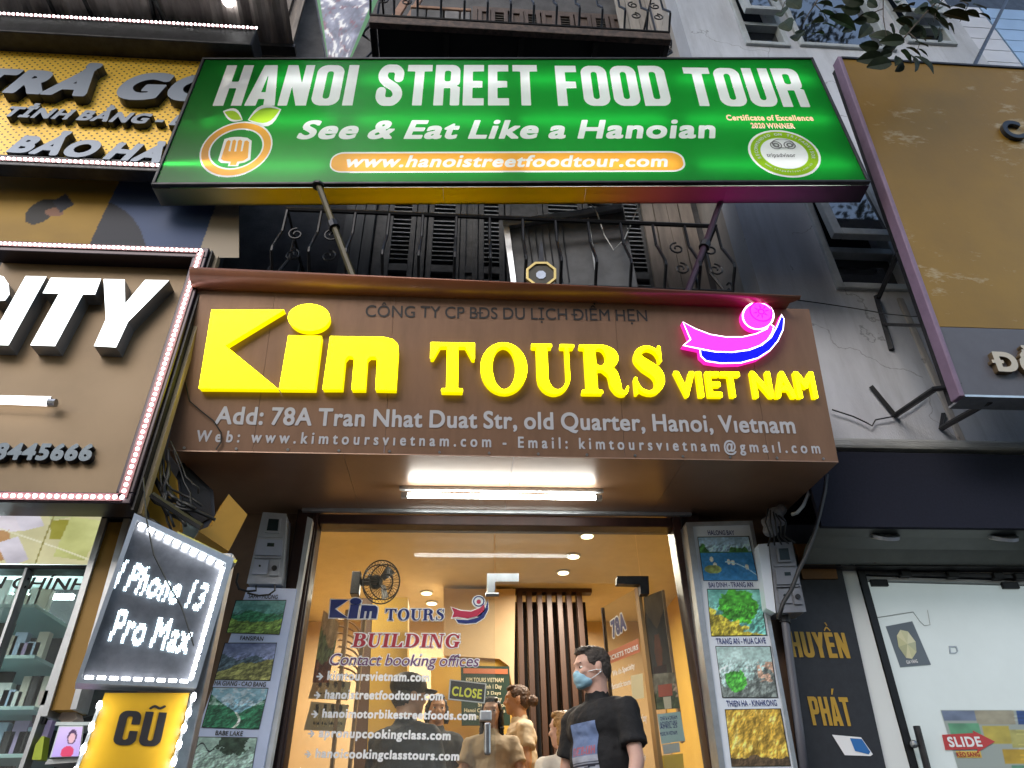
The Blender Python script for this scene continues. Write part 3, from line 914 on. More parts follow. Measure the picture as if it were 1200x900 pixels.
# ================================================================== green light-box sign
gl_ = P(177.5, 217.5, 3.13); gr_ = P(1020, 214.5, 2.86)
GZ0 = (gl_.z + gr_.z) / 2
u = Vector((gr_.x - gl_.x, gr_.y - gl_.y, 0))
GR = Frame((gl_.x, gl_.y, GZ0), u, (0, 0, 1))
GWID = u.length
GH = (GR.uv(241, 66)[1] + GR.uv(951, 71)[1]) / 2
gs = thing('street_food_sign', 'long green illuminated street food tour sign above the brown one', 'sign', GR.at(GWID / 2, 0))
DEP = .16
M['sign_green'] = None
def lightbox_face(name, col, trans=.55):
    m = bpy.data.materials.new(name); t = nodes(m)
    for n in list(t.nodes):
        if n.type != 'OUTPUT_MATERIAL': t.nodes.remove(n)
    out = [n for n in t.nodes if n.type == 'OUTPUT_MATERIAL'][0]
    d = t.nodes.new('ShaderNodeBsdfDiffuse'); d.inputs[0].default_value = col
    tr = t.nodes.new('ShaderNodeBsdfTranslucent'); tr.inputs[0].default_value = col
    g = t.nodes.new('ShaderNodeBsdfGlossy'); g.inputs['Roughness'].default_value = .25
    a = t.nodes.new('ShaderNodeMixShader'); a.inputs[0].default_value = trans
    b = t.nodes.new('ShaderNodeMixShader'); b.inputs[0].default_value = .03
    t.links.new(d.outputs[0], a.inputs[1]); t.links.new(tr.outputs[0], a.inputs[2])
    t.links.new(a.outputs[0], b.inputs[1]); t.links.new(g.outputs[0], b.inputs[2]); t.links.new(b.outputs[0], out.inputs[0])
    return m
M['lb_green'] = lightbox_face('green_translucent_film', (.008, .30, .03, 1), .75)
M['lb_white'] = lightbox_face('white_translucent_film', (.78, .80, .80, 1), .45)
M['lb_orange'] = lightbox_face('orange_translucent_film', (.9, .42, .05, 1), .7)
M['lb_lime'] = lightbox_face('lime_translucent_film', (.4, .65, .03, 1), .7)
M['box_inner'] = mat('white_box_inside', (.75, .75, .75, 1), .8)
FILM_HOLES = []; FILM_ISLES = []
def film_text(s, p0, p1, top, name='lettering', holes=None, isles=None, **k):
    mb = MB()
    for ch, gs_ in fit(GR, s, p0, p1, top, w=.0004, **k):
        for g in gs_:
            mb.fprism(GR, g, .0004, .0004); (FILM_HOLES if holes is None else holes).append(g[0]); (FILM_ISLES if isles is None else isles).extend(g[1:])
    return obj(name, mb, M['lb_white'], gs)
mb = MB()
mb.fbox(GR, 0, GWID, GH - .02, GH, -DEP, .012); mb.fbox(GR, 0, GWID, 0, .02, -.02, .012); mb.fbox(GR, 0, GWID, 0, .02, -DEP, -DEP + .012)
mb.fbox(GR, 0, .02, .02, GH - .02, -DEP, .012); mb.fbox(GR, GWID - .02, GWID, .02, GH - .02, -DEP, .012)
obj('frame', mb, M['dark_metal'], gs, bev=.004)
mb = MB(); mb.fbox(GR, .02, GWID - .02, .02, GH - .02, -DEP, -DEP + .01); obj('back_panel', mb, M['box_inner'], gs)
# underside sheets; their yellow and pink lie in the film colour
# 
M['pale_sheet'] = mat('pale_sheet_metal', (.62, .60, .57, 1), .4, noise=.2, nscale=3)
# the underside is a translucent film too, its colour graded from pale through yellow to pink
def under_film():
    m = lightbox_face('graded_underside_film', (.8, .7, .1, 1), .7); t = m.node_tree
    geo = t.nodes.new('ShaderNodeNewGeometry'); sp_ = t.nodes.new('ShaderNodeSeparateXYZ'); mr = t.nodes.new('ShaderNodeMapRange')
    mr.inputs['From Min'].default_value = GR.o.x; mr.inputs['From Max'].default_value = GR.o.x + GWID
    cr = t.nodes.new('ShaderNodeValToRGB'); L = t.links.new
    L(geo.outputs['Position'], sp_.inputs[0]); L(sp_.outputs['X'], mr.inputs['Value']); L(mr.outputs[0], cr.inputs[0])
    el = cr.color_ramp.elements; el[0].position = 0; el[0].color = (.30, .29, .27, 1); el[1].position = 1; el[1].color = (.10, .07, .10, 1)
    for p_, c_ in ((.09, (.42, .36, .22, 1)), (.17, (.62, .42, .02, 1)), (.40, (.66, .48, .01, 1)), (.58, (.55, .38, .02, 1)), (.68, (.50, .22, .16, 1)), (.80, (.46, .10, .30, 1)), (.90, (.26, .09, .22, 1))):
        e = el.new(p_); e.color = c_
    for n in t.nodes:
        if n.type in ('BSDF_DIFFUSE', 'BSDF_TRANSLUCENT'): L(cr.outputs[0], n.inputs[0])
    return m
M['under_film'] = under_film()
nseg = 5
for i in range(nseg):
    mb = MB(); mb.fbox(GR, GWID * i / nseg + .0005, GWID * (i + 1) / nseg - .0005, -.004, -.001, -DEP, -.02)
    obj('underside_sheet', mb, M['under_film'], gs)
M['box_tube'] = emit('box_tube', (1, 1, 1, 1), 3.3)
for k, v in enumerate((.13, .47, .81)):
    for j in range(4):
        a = GWID * (j + .06) / 4; b = GWID * (j + .94) / 4
        mb = MB(); mb.tube([GR.at(a, GH * v, -.066), GR.at(b, GH * v, -.066)], .012, 8)
        obj('tube_lamp', mb, M['box_tube'], gs)
# The word line is set word by word: the print leans with the sheet
film_text('HANOI', (249, 124), (413, 123.5), (264, 76.5), font='block')
film_text('STREET', (438, 123.5), (632, 123.5), (445, 76), font='block')
film_text('FOOD', (654, 124), (788, 124), (652, 77), font='block')
film_text('TOUR', (810, 124), (950, 125.5), (800, 79), font='block')
film_text('See & Eat Like a Hanoian', (346, 163), (838, 162), (350, 141), wt=.05, sx=1.0, slant=.22)
# orange web address band
def band(fr, x0, y0, x1, y1, m, par, w=.003, name='band', shrink=0):
    a = fr.uv(x0, y1); b = fr.uv(x1, y0); h = (b[1] - a[1]); r = h / 2.4; pts = []
    u0, v0, u1, v1 = a[0] + shrink, a[1] + shrink, b[0] - shrink, b[1] - shrink
    for cx, cy, s in ((u1 - r, v0 + r, -90), (u1 - r, v1 - r, 0), (u0 + r, v1 - r, 90), (u0 + r, v0 + r, 180)):
        for t in range(0, 91, 15):
            an = math.radians(s + t); pts.append((cx + r * math.cos(an), cy + r * math.sin(an)))
    pass
    mb = MB(); mb.fprism(fr, pts, w, w); return obj(name, mb, m, par)
def rr_pts(fr, x0, y0, x1, y1):
    a = fr.uv(x0, y1); b = fr.uv(x1, y0); r = (b[1] - a[1]) / 2.4; pts = []
    for cx, cy, q in ((b[0] - r, a[1] + r, -90), (b[0] - r, b[1] - r, 0), (a[0] + r, b[1] - r, 90), (a[0] + r, a[1] + r, 180)):
        for t in range(0, 91, 15): pts.append((cx + r * math.cos(math.radians(q + t)), cy + r * math.sin(math.radians(q + t))))
    return pts
def ellipse_pts(fr, cx, cy, rx, ry, n=40, w=0):
    c = fr.uv(cx, cy, w); a = fr.uv(cx + rx, cy, w)[0] - c[0]; b = fr.uv(cx, cy - ry, w)[1] - c[1]
    return [(c[0] + a * math.cos(2 * math.pi * i / n), c[1] + b * math.sin(2 * math.pi * i / n)) for i in range(n)], c, a, b
def pxpoly(fr, pts, w=0): return [fr.uv(x, y, w) for x, y in pts]
def flat(fr, pts, w, m, par, name):
    mb = MB(); mb.fprism(fr, pts, w, w); return obj(name, mb, m, par)
def ring(fr, cx, cy, rx, ry, k, w, m, par, name, shear=0):
    o, c, a, b = ellipse_pts(fr, cx, cy, rx, ry); i = [(c[0] + (p[0] - c[0]) * k, c[1] + (p[1] - c[1]) * k) for p in o]
    return flat(fr, [o, i], w, m, par, name)
bo_ = rr_pts(GR, 384.5, 177, 799.5, 202.5); bi_ = rr_pts(GR, 386.3, 178.8, 797.8, 200.8)
FILM_HOLES.append(bo_); flat(GR, [bo_, bi_], .0004, M['lb_white'], gs, 'band_border')
bh_ = []; bs_ = []
film_text('www.hanoistreetfoodtour.com', (402, 196), (782, 195.5), (404, 182), holes=bh_, isles=bs_, wt=.045, slant=.2)
mb = MB(); mb.fprism(GR, [bi_] + bh_, .0004, .0004)
for q in bs_: mb.fprism(GR, q, .0004, .0004)
obj('web_band', mb, M['lb_orange'], gs)
# plate-and-fork emblem, cut into the film in single layers
E1 = ellipse_pts(GR, 277, 174, 41.5, 31.5)[0]; E2 = ellipse_pts(GR, 277, 174, 39.8, 29.8)[0]; E3 = ellipse_pts(GR, 277, 174, 31.6, 23.6)[0]; E4 = ellipse_pts(GR, 277, 174, 29.8, 22)[0]
FILM_HOLES.append(E1)
mb = MB(); mb.fprism(GR, [E1, E2], .0004, .0004); mb.fprism(GR, [E3, E4], .0004, .0004); obj('emblem_outline', mb, M['lb_white'], gs)
flat(GR, [E2, E3], .0004, M['lb_orange'], gs, 'emblem_ring')
fork = [(259, 186), (265.5, 166), (268, 164), (270.5, 165.5), (267.8, 177), (270, 177.5), (272.5, 165), (275, 163.5), (277, 165.5), (274.5, 177.5), (276.8, 177.5), (279, 165), (281.5, 163.5), (284, 165.5), (282, 177.5), (284, 177), (286.5, 165.5), (289.5, 164.5), (292, 166.5), (290.5, 185), (285, 188.5), (278, 189.5), (276.5, 193.5), (269.5, 193.5), (270.5, 189.5), (262, 188.5)]
fo_ = [(255.5, 188), (263, 163), (270, 161), (275, 160.5), (282, 160.5), (290, 161.5), (295, 165), (293.5, 187), (286.5, 190.5), (280.5, 191.5), (279, 194.8), (267, 194.8), (268, 191.5), (259, 191)]
F1 = pxpoly(GR, fo_); F2 = pxpoly(GR, fork)
flat(GR, [F1, F2], .0004, M['lb_white'], gs, 'fork_outline'); flat(GR, F2, .0004, M['lb_orange'], gs, 'fork')
FILM_ISLES.append([E4, F1])
def leaf_pts(a, b, bul, n=9):
    A = Vector(a); B = Vector(b); d = B - A; nn = Vector((-d.y, d.x)); r = []
    for i in range(n): t = i / (n - 1); r.append(A + d * t + nn * (bul * math.sin(math.pi * t)))
    for i in range(1, n - 1): t = 1 - i / (n - 1); r.append(A + d * t - nn * (bul * .8 * math.sin(math.pi * t)))
    return [(p.x, p.y) for p in r]
for A_, B_ in (((284, 140.5), (263, 131)), ((291, 140.5), (328, 128.5))):
    A2 = Vector(A_); B2 = Vector(B_); d2 = (B2 - A2).normalized() * 1.8
    O_ = pxpoly(GR, leaf_pts(A2 - d2 * .3, B2 + d2, .34)); N_ = pxpoly(GR, leaf_pts(A2 + d2 * .4, B_, .25)); FILM_HOLES.append(O_)
    flat(GR, [O_, N_], .0004, M['lb_white'], gs, 'leaf_outline'); flat(GR, N_, .0004, M['lb_lime'], gs, 'leaf')
# certificate text and round badge
M['lb_red'] = lightbox_face('red_translucent_film', (.55, .03, .03, 1), .3)
M['lb_grey'] = lightbox_face('grey_translucent_film', (.2, .2, .2, 1), .2)
for o_ in (film_text('Certificate of Excellence', (852, 141), (954, 141.5), (853, 134.5), wt=.05), film_text('2020 WINNER', (881, 150), (932, 150.5), (882, 144), wt=.05)):
    o_.data.materials[0] = M.setdefault('lb_salmon', lightbox_face('salmon_translucent_film', (.95, .52, .38, 1), .6))
FILM_HOLES.append(ellipse_pts(GR, 919, 179.5, 41.5, 27)[0])
flat(GR, ellipse_pts(GR, 919, 179.5, 41.5, 27)[0], .0004, M['lb_white'], gs, 'badge_disc')
ring(GR, 919, 179.5, 38.8, 25.2, .70, .0008, M['lb_lime'], gs, 'badge_ring')
o_, c_, a_, b_ = ellipse_pts(GR, 918, 179.5, 29, 18.8)
vS = GR.uv(600, 126.6)[1]; uA = GR.uv(342, 145)[0]; uB = GR.uv(845, 152)[0]; mb = MB(); e_ = .012
for (u0, u1, v0, v1) in ((e_, GWID - e_, vS, GH - e_), (e_, uA, e_, vS), (uA, uB, e_, vS), (uB, GWID - e_, e_, vS)):
    hs_ = [h for h in FILM_HOLES if u0 < sum(p[0] for p in h) / len(h) < u1 and v0 < sum(p[1] for p in h) / len(h) < v1]
    mb.fprism(GR, [[(u0, v0), (u1, v0), (u1, v1), (u0, v1)]] + hs_, 0, 0)
for isl in FILM_ISLES: mb.fprism(GR, isl, 0, 0)
obj('face', mb, M['lb_green'], gs)
mb = MB()
txt = 'RECOMMENDED ON TRIPADVISOR'
for half, (s_, a0, a1, flip) in enumerate(((txt, 200, -20, 1), ('www.tripadvisor.com.vn', 215, 325, -1))):
    n = len(s_)
    for i, ch in enumerate(s_):
        if ch == ' ': continue
        polys, adv = sans(ch, .05, .9)
        an = math.radians(a0 + (a1 - a0) * (i + .5) / n)
        rr = .84; hgt = .11 if half == 0 else .08
        O2, C2, A2, B2 = ellipse_pts(GR, 919, 179.5, 38.8, 25.2)
        for g in polys:
            gg = []
            for l in g:
                q = []
                for x, y in l:
                    tx = (x - adv / 2) * hgt; ty = (y - .5) * hgt
                    ca, sa = math.cos(an), math.sin(an)
                    X_ = rr * ca + flip * (tx * sa) + flip * (ty * ca); Y_ = rr * sa - flip * (tx * ca) + flip * (ty * sa)
                    q.append((C2[0] + A2 * X_, C2[1] + B2 * Y_))
                gg.append(q)
            mb.fprism(GR, gg, .006, .006)
obj('badge_lettering', mb, M['lb_white'], gs)
for ex in (909, 925):
    ring(GR, ex, 171, 7, 4.6, .8, .006, M['lb_grey'], gs, 'badge_eye')
    ring(GR, ex, 171, 4, 2.6, .5, .007, M['lb_grey'], gs, 'badge_eye')
ring(GR, 917, 169, 13, 5.5, .86, .0065, M['lb_grey'], gs, 'badge_brow')
lettering(GR, 'tripadvisor', (899, 184), (933, 184), (899, 179.5), M['lb_grey'], gs, w=.006, wt=.03)
# sign struts
for (a, b, m_, lab) in (((373, 212, 2.96), (414, 322, 2.98), 'left', 'olive painted steel strut left of centre holding the green sign'),  # olive of the left strut stands in for yellow light on it
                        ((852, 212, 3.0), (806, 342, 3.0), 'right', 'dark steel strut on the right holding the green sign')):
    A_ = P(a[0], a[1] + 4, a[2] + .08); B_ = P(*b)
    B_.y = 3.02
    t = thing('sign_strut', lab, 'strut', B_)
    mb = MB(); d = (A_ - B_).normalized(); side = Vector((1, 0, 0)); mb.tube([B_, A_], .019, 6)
    obj('bar', mb, mat('yellow_lit_olive', (.07, .052, .008, 1), .45, noise=.3) if m_ == 'left' else mat('purple_lit_plum', (.035, .015, .03, 1), .4), t)  # olive and plum put the coloured light on the struts into their colour
    mb = MB(); mb.tube([A_ + Vector((0, 0, -.02)), A_ + Vector((0, 0, -.004))], .038, 10); obj('bolt_plate', mb, M['dark_metal'], t)
    mb = MB(); mb.tube([B_ + d * .45, B_ + d * .50], .034, 8); obj('clamp', mb, M['dark_metal'], t)

# ================================================================== brown box sign
yb, yt = 3.18, 2.995
bl_ = P(196, 527.5, yb); br_ = P(983, 543, yb)
BZ0 = (bl_.z + br_.z) / 2; BX0, BX1 = bl_.x, br_.x
lean = math.radians(11.6)
BR = Frame((BX0, yb, BZ0), (1, 0, 0), Matrix.Rotation(lean, 3, 'X') @ Vector((0, 0, 1)))
BW = BX1 - BX0
BH = (BR.uv(232, 346)[1] + BR.uv(945, 356)[1]) / 2
bs = thing('tour_office_sign', 'large brown box sign with glowing yellow lettering over the glass door', 'sign', (0.3, 3.3, BZ0))
# face in four sheets with fine joints
cuts = [0, (BR.uv(300, 500)[0]), BR.uv(452, 500)[0], BR.uv(730, 500)[0], BR.uv(895, 500)[0], BW]
for i in range(5):
    mb = MB(); mb.fbox(BR, cuts[i] + (.0008 if i else 0), cuts[i + 1] - (.0008 if i < 4 else 0), 0, BH, -.012, 0)
    obj('face_sheet', mb, M['brown_panel'], bs)
# box body: sides and soffit
top = BR.at(0, BH)
mb = MB()
for x0, x1 in ((BX0, BX0 + .012), (BX1 - .012, BX1)):
    a = BR.at(0, 0, -.013); b = BR.at(0, BH, -.013)
    mb.hexa([(x0, a.y, a.z), (x1, a.y, a.z), (x1, 4.0, DT + .09), (x0, 4.0, DT + .09), (x0, b.y, b.z), (x1, b.y, b.z), (x1, 4.0, b.z), (x0, 4.0, b.z)])
obj('side_panel', mb, M['brown_panel'], bs)
SOFZ = DT + .09
SF = [BX0, BX0 + BW * .25, BX0 + BW * .5, BX0 + BW * .76, BX1]
for i in range(4):
    mb = MB(); x0, x1 = SF[i] + .001, SF[i + 1] - .001
    mb.hexa([(x0, yb - .002, BZ0 - .0), (x1, yb - .002, BZ0), (x1, 4.0, SOFZ), (x0, 4.0, SOFZ), (x0, yb, BZ0 + .012), (x1, yb, BZ0 + .012), (x1, 4.0, SOFZ + .012), (x0, 4.0, SOFZ + .012)])
    obj('soffit_sheet', mb, M['brown_soffit'], bs)
mb = MB(); mb.box(BX0 + .013, BX1 - .013, top.y + .02, 4.0, top.z - .03, top.z - .01); obj('top_cover', mb, M['brown_panel'], bs)
# curved lip rolling forward at the top
prof = [(0, 0), (.05, .004), (.10, .02), (.15, .045), (.175, .075), (.18, .085)]
mb = MB(); n = len(prof); us_ = [BR.uv(232, 345)[0] - .03, BR.uv(590, 350)[0], BR.uv(925, 352)[0] + .02]
vs_ = []
for i, uu in enumerate(us_):
    for w_, v_ in prof: vs_.append(BR.at(uu - (.05 if i == 2 and v_ < .03 else 0), BH - .004 + v_ * (1.0 - .3 * i), w_ * .55))
fs_ = []
for i in range(len(us_) - 1):
    for k in range(n - 1): fs_.append((i * n + k, (i + 1) * n + k, (i + 1) * n + k + 1, i * n + k + 1))
mb.add(vs_, fs_); lip = obj('lip', mb, mat('red_brown_lip', (.24, .085, .045, 1), .3, metal=.2, noise=.2, nscale=4), bs, smooth=True)
so = lip.modifiers.new('solid', 'SOLIDIFY'); so.thickness = .006
# screws along the lower edge and at the joints
sc_mesh = None
for i in range(14):
    uu = .08 + (BW - .16) * i / 13
    if sc_mesh is None:
        mb = MB(); c0 = BR.at(uu, .018, 0); mb.tube([c0, c0 + BR.n * .004], .007, 8); o0 = obj('screw', mb, M['steel'], bs); sc_mesh = (o0.data, uu)
    else:
        o = o0.copy(); COL.objects.link(o); o.location = o0.location + BR.u * (uu - sc_mesh[1])
# glowing letters
YEL = emit('yellow_letter_face', (1.0, .88, .0, 1), 5.0)
YSIDE = emit('glowing_letter_return', (1.0, .86, .0, 1), .42); PSIDE = emit('glowing_pink_return', (1.0, .02, .5, 1), .5)
YHALO = YSIDE
def logo_k(fr, pts, w0, w1, mats, par, name='letter', holes=None):
    mb = MB(); p = pxpoly(fr, pts, w1)
    mb.fprism(fr, [p] + [pxpoly(fr, h, w1) for h in (holes or [])], w0, w1, 0, 1); return obj(name, mb, mats, par)
YM = [YEL, YSIDE]
LW = .045
Kp = [(248, 363), (333, 363), (264, 405), (326, 456), (233, 455)]
logo_k(BR, Kp, 0, LW, YM, bs)
dotp = [(362 + 24.5 * math.cos(2 * math.pi * i / 36), 372 - 15.8 * math.sin(2 * math.pi * i / 36)) for i in range(36)]
logo_k(BR, dotp, 0, LW, YM, bs, 'letter_dot')
logo_k(BR, [(338, 393), (377, 394), (369, 456.5), (327, 456)], 0, LW, YM, bs)
mp = [(387, 394), (450, 395), (460, 397.5), (466, 403), (467, 411), (464, 457), (440, 456.5), (442, 422), (440, 418), (434, 417.5), (430.5, 421), (428, 456.5), (412, 456.5), (415, 421), (413, 417.5), (408, 417), (404.5, 421), (401, 456), (378, 456)]
logo_k(BR, mp, 0, LW, YM, bs)
channel(BR, 'TOURS', (503, 459), (781, 462), (507, 401), YM, bs, depth=LW, font='serif')
channel(BR, 'VIET', (793, 465), (871, 465.5), (793, 435), YM, bs, depth=.03, font='sans', wt=.04, sx=.8, slant=0)
channel(BR, 'NAM', (884, 466), (959, 466.5), (883, 435), YM, bs, depth=.03, font='sans', wt=.04, sx=.8)
# ribbon emblem
PINK = emit('magenta_face', (1.0, .012, .62, 1), 2.2); BLUE = emit('blue_face', (.0, .0, 1.0, 1), 3.0); WEDGE = emit('white_edge', (1, .95, 1, 1), 1.6); RED2 = emit('crimson_line', (.75, .0, .35, 1), .8)
em = [PINK, PSIDE]
rib = [(801, 378), (815, 386), (832, 392.5), (850, 395.5), (870, 395.5), (886, 392), (899, 386), (902, 380), (906, 383), (904, 390), (899, 398), (890, 404.5), (876, 409.5), (858, 412), (838, 411.5), (820, 408), (802, 404.5), (810, 398)]
def grown(pts, d):
    n = len(pts); out = []
    ar = sum(pts[i][0] * pts[(i + 1) % n][1] - pts[(i + 1) % n][0] * pts[i][1] for i in range(n)); s = 1 if ar > 0 else -1
    for i in range(n):
        a = Vector(pts[i - 1]); b = Vector(pts[i]); c = Vector(pts[(i + 1) % n])
        n1 = (b - a).normalized(); n2 = (c - b).normalized(); q = Vector((n1.y + n2.y, -n1.x - n2.x))
        q = q / max(.5, q.length ** 2 / 2) if q.length > .1 else q
        out.append((b.x + q.x * d * s, b.y + q.y * d * s))
    return out
blu = [(821, 410), (838, 413), (858, 413.5), (878, 411), (893, 405), (904, 396), (911, 383), (916, 370), (918, 374), (917, 386), (911, 399), (902, 410), (888, 419), (868, 424.5), (845, 425), (828, 422.5), (822, 417)]
for pts, mm, nm in ((blu, BLUE, 'emblem_hull'), (rib, PINK, 'emblem_ribbon')):
    mb = MB(); mb.fprism(BR, pxpoly(BR, grown(pts, 1.3), LW), 0, LW, 0, 1); obj(nm + '_edge', mb, [WEDGE, PSIDE], bs)
    mb = MB(); mb.fprism(BR, pxpoly(BR, pts, LW), LW, LW + .003); obj(nm, mb, mm, bs)
def disc(fr, cx, cy, rx, ry, w0, w1, mats, par, name):
    pts = [(cx + rx * math.cos(2 * math.pi * i / 32), cy - ry * math.sin(2 * math.pi * i / 32)) for i in range(32)]
    mb = MB(); mb.fprism(fr, pxpoly(fr, pts, w1), w0, w1, 0, 1); return obj(name, mb, mats, par)
disc(BR, 888.5, 370, 19, 16.5, 0, LW, [WEDGE, PSIDE], bs, 'emblem_drum_edge')
disc(BR, 888.5, 370, 17, 14.8, LW, LW + .003, [PINK, PINK], bs, 'emblem_drum')
ring(BR, 888, 370, 13.5, 11.6, .88, LW + .005, RED2, bs, 'drum_line')
ring(BR, 888, 370, 4, 3.4, .65, LW + .005, RED2, bs, 'drum_line')
for k in range(8):
    an = 2 * math.pi * k / 8 + .2
    q = [(888 + r_ * math.cos(an + da) * 1.0, 370 - r_ * math.sin(an + da) * .87) for r_, da in ((4.2, -.3), (10, 0), (4.2, .3), (5.5, 0))]
    flat(BR, pxpoly(BR, q), LW + .005, RED2, bs, 'drum_ray')
lettering(BR, 'CÔNG TY CP BĐS DU LỊCH ĐIỂM HẸN', (428, 371), (759, 376.5), (428, 357.5), M['print_black'], bs, w=.003, wt=.012, split=True)
lettering(BR, 'Add: 78A Tran Nhat Duat Str, old Quarter, Hanoi, Vıetnam', (251, 497), (933, 508), (253, 476), M['print_grey'], bs, w=.003, wt=.035, sx=.95, split=True)
lettering(BR, 'Web: www.kimtoursvıetnam.com - Email: kimtoursvıetnam@gmaıl.com', (229, 517.5), (962, 531.5), (231, 504), M['print_grey'], bs, w=.003, wt=.03, sx=.75, track=.30, split=True)
# loose wire on the face
t = thing('loose_wire', 'thin dark wire dangling across the left end of the brown sign', 'wire', BR.px(250, 520))
mb = MB(); mb.tube([BR.px(x, y, .012) for x, y in ((217, 448), (222, 470), (236, 482), (250, 493), (259, 507), (259, 518), (253, 527))], .0035, 5); obj('cable', mb, M['rubber'], t)
# tube lamp under the soffit
def sof(x, y, dz=0):
    # point on the sloping soffit seen at pixel x,y
    d = ray(x, y); s = (SOFZ - BZ0) / (4.0 - yb)
    tt = (BZ0 + s * (0 - yb) - dz - CAM.z) / (d.z - s * d.y)
    return CAM + d * tt
A_ = sof(474, 580.5, .055); B_ = sof(701, 584.5, .055); B_.y = A_.y; 
t = thing('tube_lamp', 'bright white fluorescent tube under the brown sign above the door', 'lamp', (A_ + B_) / 2)
mb = MB(); mb.tube([A_, B_], .013, 12); obj('tube', mb, M['tube'], t)
mb = MB(); mb.box(A_.x - .03, B_.x + .03, A_.y - .010, A_.y + .010, A_.z + .030, A_.z + .052); obj('batten', mb, M['white_frame'], t, bev=.004)
for q in (A_, B_):
    mb = MB(); mb.box(q.x - .018, q.x + .018, q.y - .016, q.y + .016, q.z - .016, q.z + .016); obj('end_cap', mb, M['white_frame'], t, bev=.003)

# ================================================================== door frame and glass
df = thing('glass_shopfront', 'dark brown framed glass shopfront of the tour office with one leaf standing open', 'door', ((dl + dr) / 2, 4.0, FLOOR))
mb = MB(); mb.box(dl - .13, dl, 3.93, 4.06, FLOOR, DT + .10); obj('jamb', mb, M['brown_wood'], df, bev=.008)
mb = MB(); mb.box(dr, dr + .17, 3.93, 4.06, FLOOR, DT + .10); obj('jamb', mb, M['brown_wood'], df, bev=.008)
mb = MB(); mb.box(dl - .03, dl - .012, 3.915, 3.93, FLOOR, DT + .06); obj('jamb_bead', mb, M['brown_wood'], df, bev=.003)
mb = MB(); mb.box(dr + .05, dr + .068, 3.915, 3.93, FLOOR, DT + .06); obj('jamb_bead', mb, M['black_metal'], df, bev=.003)
mb = MB(); mb.box(dl, dr, 3.93, 4.06, DT, DT + .06); obj('head', mb, M['brown_wood'], df, bev=.006)
mb = MB(); mb.box(dl - .1, dr + .12, 3.90, 3.93, DT + .065, DT + .085); obj('head_trim', mb, M['alu'], df, bev=.003)
GY = 4.01; GG = wall_frame(GY)
M['glass'] = glass('clear_glass', (.95, .97, .95, 1), .35)
x_j = P(580, 660, GY).x; x_h = P(748, 690, GY).x; x_h0 = P(586, 690, GY).x; z_t = P(660, 683, GY).z
mb = MB(); mb.box(dl + .001, x_j - .003, GY, GY + .012, FLOOR, DT - .001); obj('fixed_pane', mb, M['glass'], df)
mb = MB(); mb.box(x_j + .003, x_h + .02, GY, GY + .012, z_t, DT - .001); obj('transom_pane', mb, M['glass'], df)
mb = MB(); mb.box(x_h + .026, dr - .001, GY, GY + .012, FLOOR, DT - .001); obj('side_pane', mb, M['glass'], df)
# patch fittings
def lpatch(pts, name, mm):
    mb = MB(); mb.fprism(GG, pxpoly(GG, pts, .02), -.03, .02); return obj(name, mb, mm, df, bev=.003)
lpatch([(571, 672), (608, 672), (608, 681.5), (580, 681.5), (580, 695), (571, 695)], 'patch_fitting', M['alu'])
lpatch([(723, 675), (760, 675), (761, 696), (751, 696), (750, 685), (723, 684)], 'patch_fitting', M['dark_metal'])
mb = MB(); q = GG.px(578, 698); mb.tube([q + Vector((-.045, -.02, 0)), q + Vector((.03, -.02, 0))], .012, 10); obj('pivot', mb, M['steel'], df)
# open leaf, swung inward
hx = P(748, 688, 4.05); 
fx_ = P(706, 714, 4.44)
LF = Frame((hx.x, hx.y, FLOOR), (fx_.x - hx.x, fx_.y - hx.y, 0), (0, 0, 1))
LFr = Frame((fx_.x, fx_.y, FLOOR), (hx.x - fx_.x, hx.y - fx_.y, 0), (0, 0, 1))
LWd = math.hypot(fx_.x - hx.x, fx_.y - hx.y); LH = hx.z - FLOOR
mb = MB(); mb.fbox(LFr, 0, LWd, 0.01, LH, -.012, 0); lf = obj('door_leaf', mb, M['glass'], df)
mb = MB(); mb.fbox(LFr, -.012, 0, 0.01, LH, -.016, .004); obj('edge_strip', mb, M['brown_wood'], lf)
mb = MB(); mb.fbox(LFr, LWd - .035, LWd, 0.01, LH, -.018, .006); obj('edge_strip', mb, mat('pale_wood_edge', (.42, .25, .1, 1), .4), lf)
VW = emit('backlit', (1, 1, 1, 1), 0) if False else M['print_white']
lettering(LFr, '78A', (718, 748), (734, 737), (720, 725), M['print_blue'], lf, w=.006, font='sans', wt=.07, sx=.8)
lettering(LFr, '78A', (718, 748), (734, 737), (720, 725), M['print_white'], lf, w=.004, font='sans', wt=.07, sx=.8, grow=.09)
def leaf_block(pts, m, w=.003, name='sticker'):
    mb = MB(); mb.fprism(LFr, pxpoly(LFr, pts, w), w, w); return obj(name, mb, m, lf)
leaf_block([(711, 765), (748, 748), (750, 764), (712, 779)], mat('orange_label', (.55, .16, .08, 1), .5))
lettering(LFr, 'TICKETS TOURS', (713, 775), (748, 761), (713.5, 769), M['print_white'], lf, w=.006, wt=.05)
for s_, a_, b_, t_ in (('We do Specialty', (718, 793), (744, 783), (718.5, 786)), ('fantastic tours', (717, 808), (739, 802), (717.5, 801)), ('Motorbike trip', (730, 828), (745, 823), (730.5, 821)), ('Ha Long bay', (742, 848), (758, 845), (742.5, 839)), ('Sapa trek', (747, 868), (757, 866), (747.5, 860)), ('Ninh Binh', (749, 892), (757, 891), (749.5, 884))):
    lettering(LFr, s_, a_, b_, t_, M['print_white'], lf, w=.004, wt=.05)
leaf_block([(739, 792), (753, 789), (755, 818), (741, 820)], mat('cream_paper', (.75, .7, .45, 1), .6), .005, 'note')

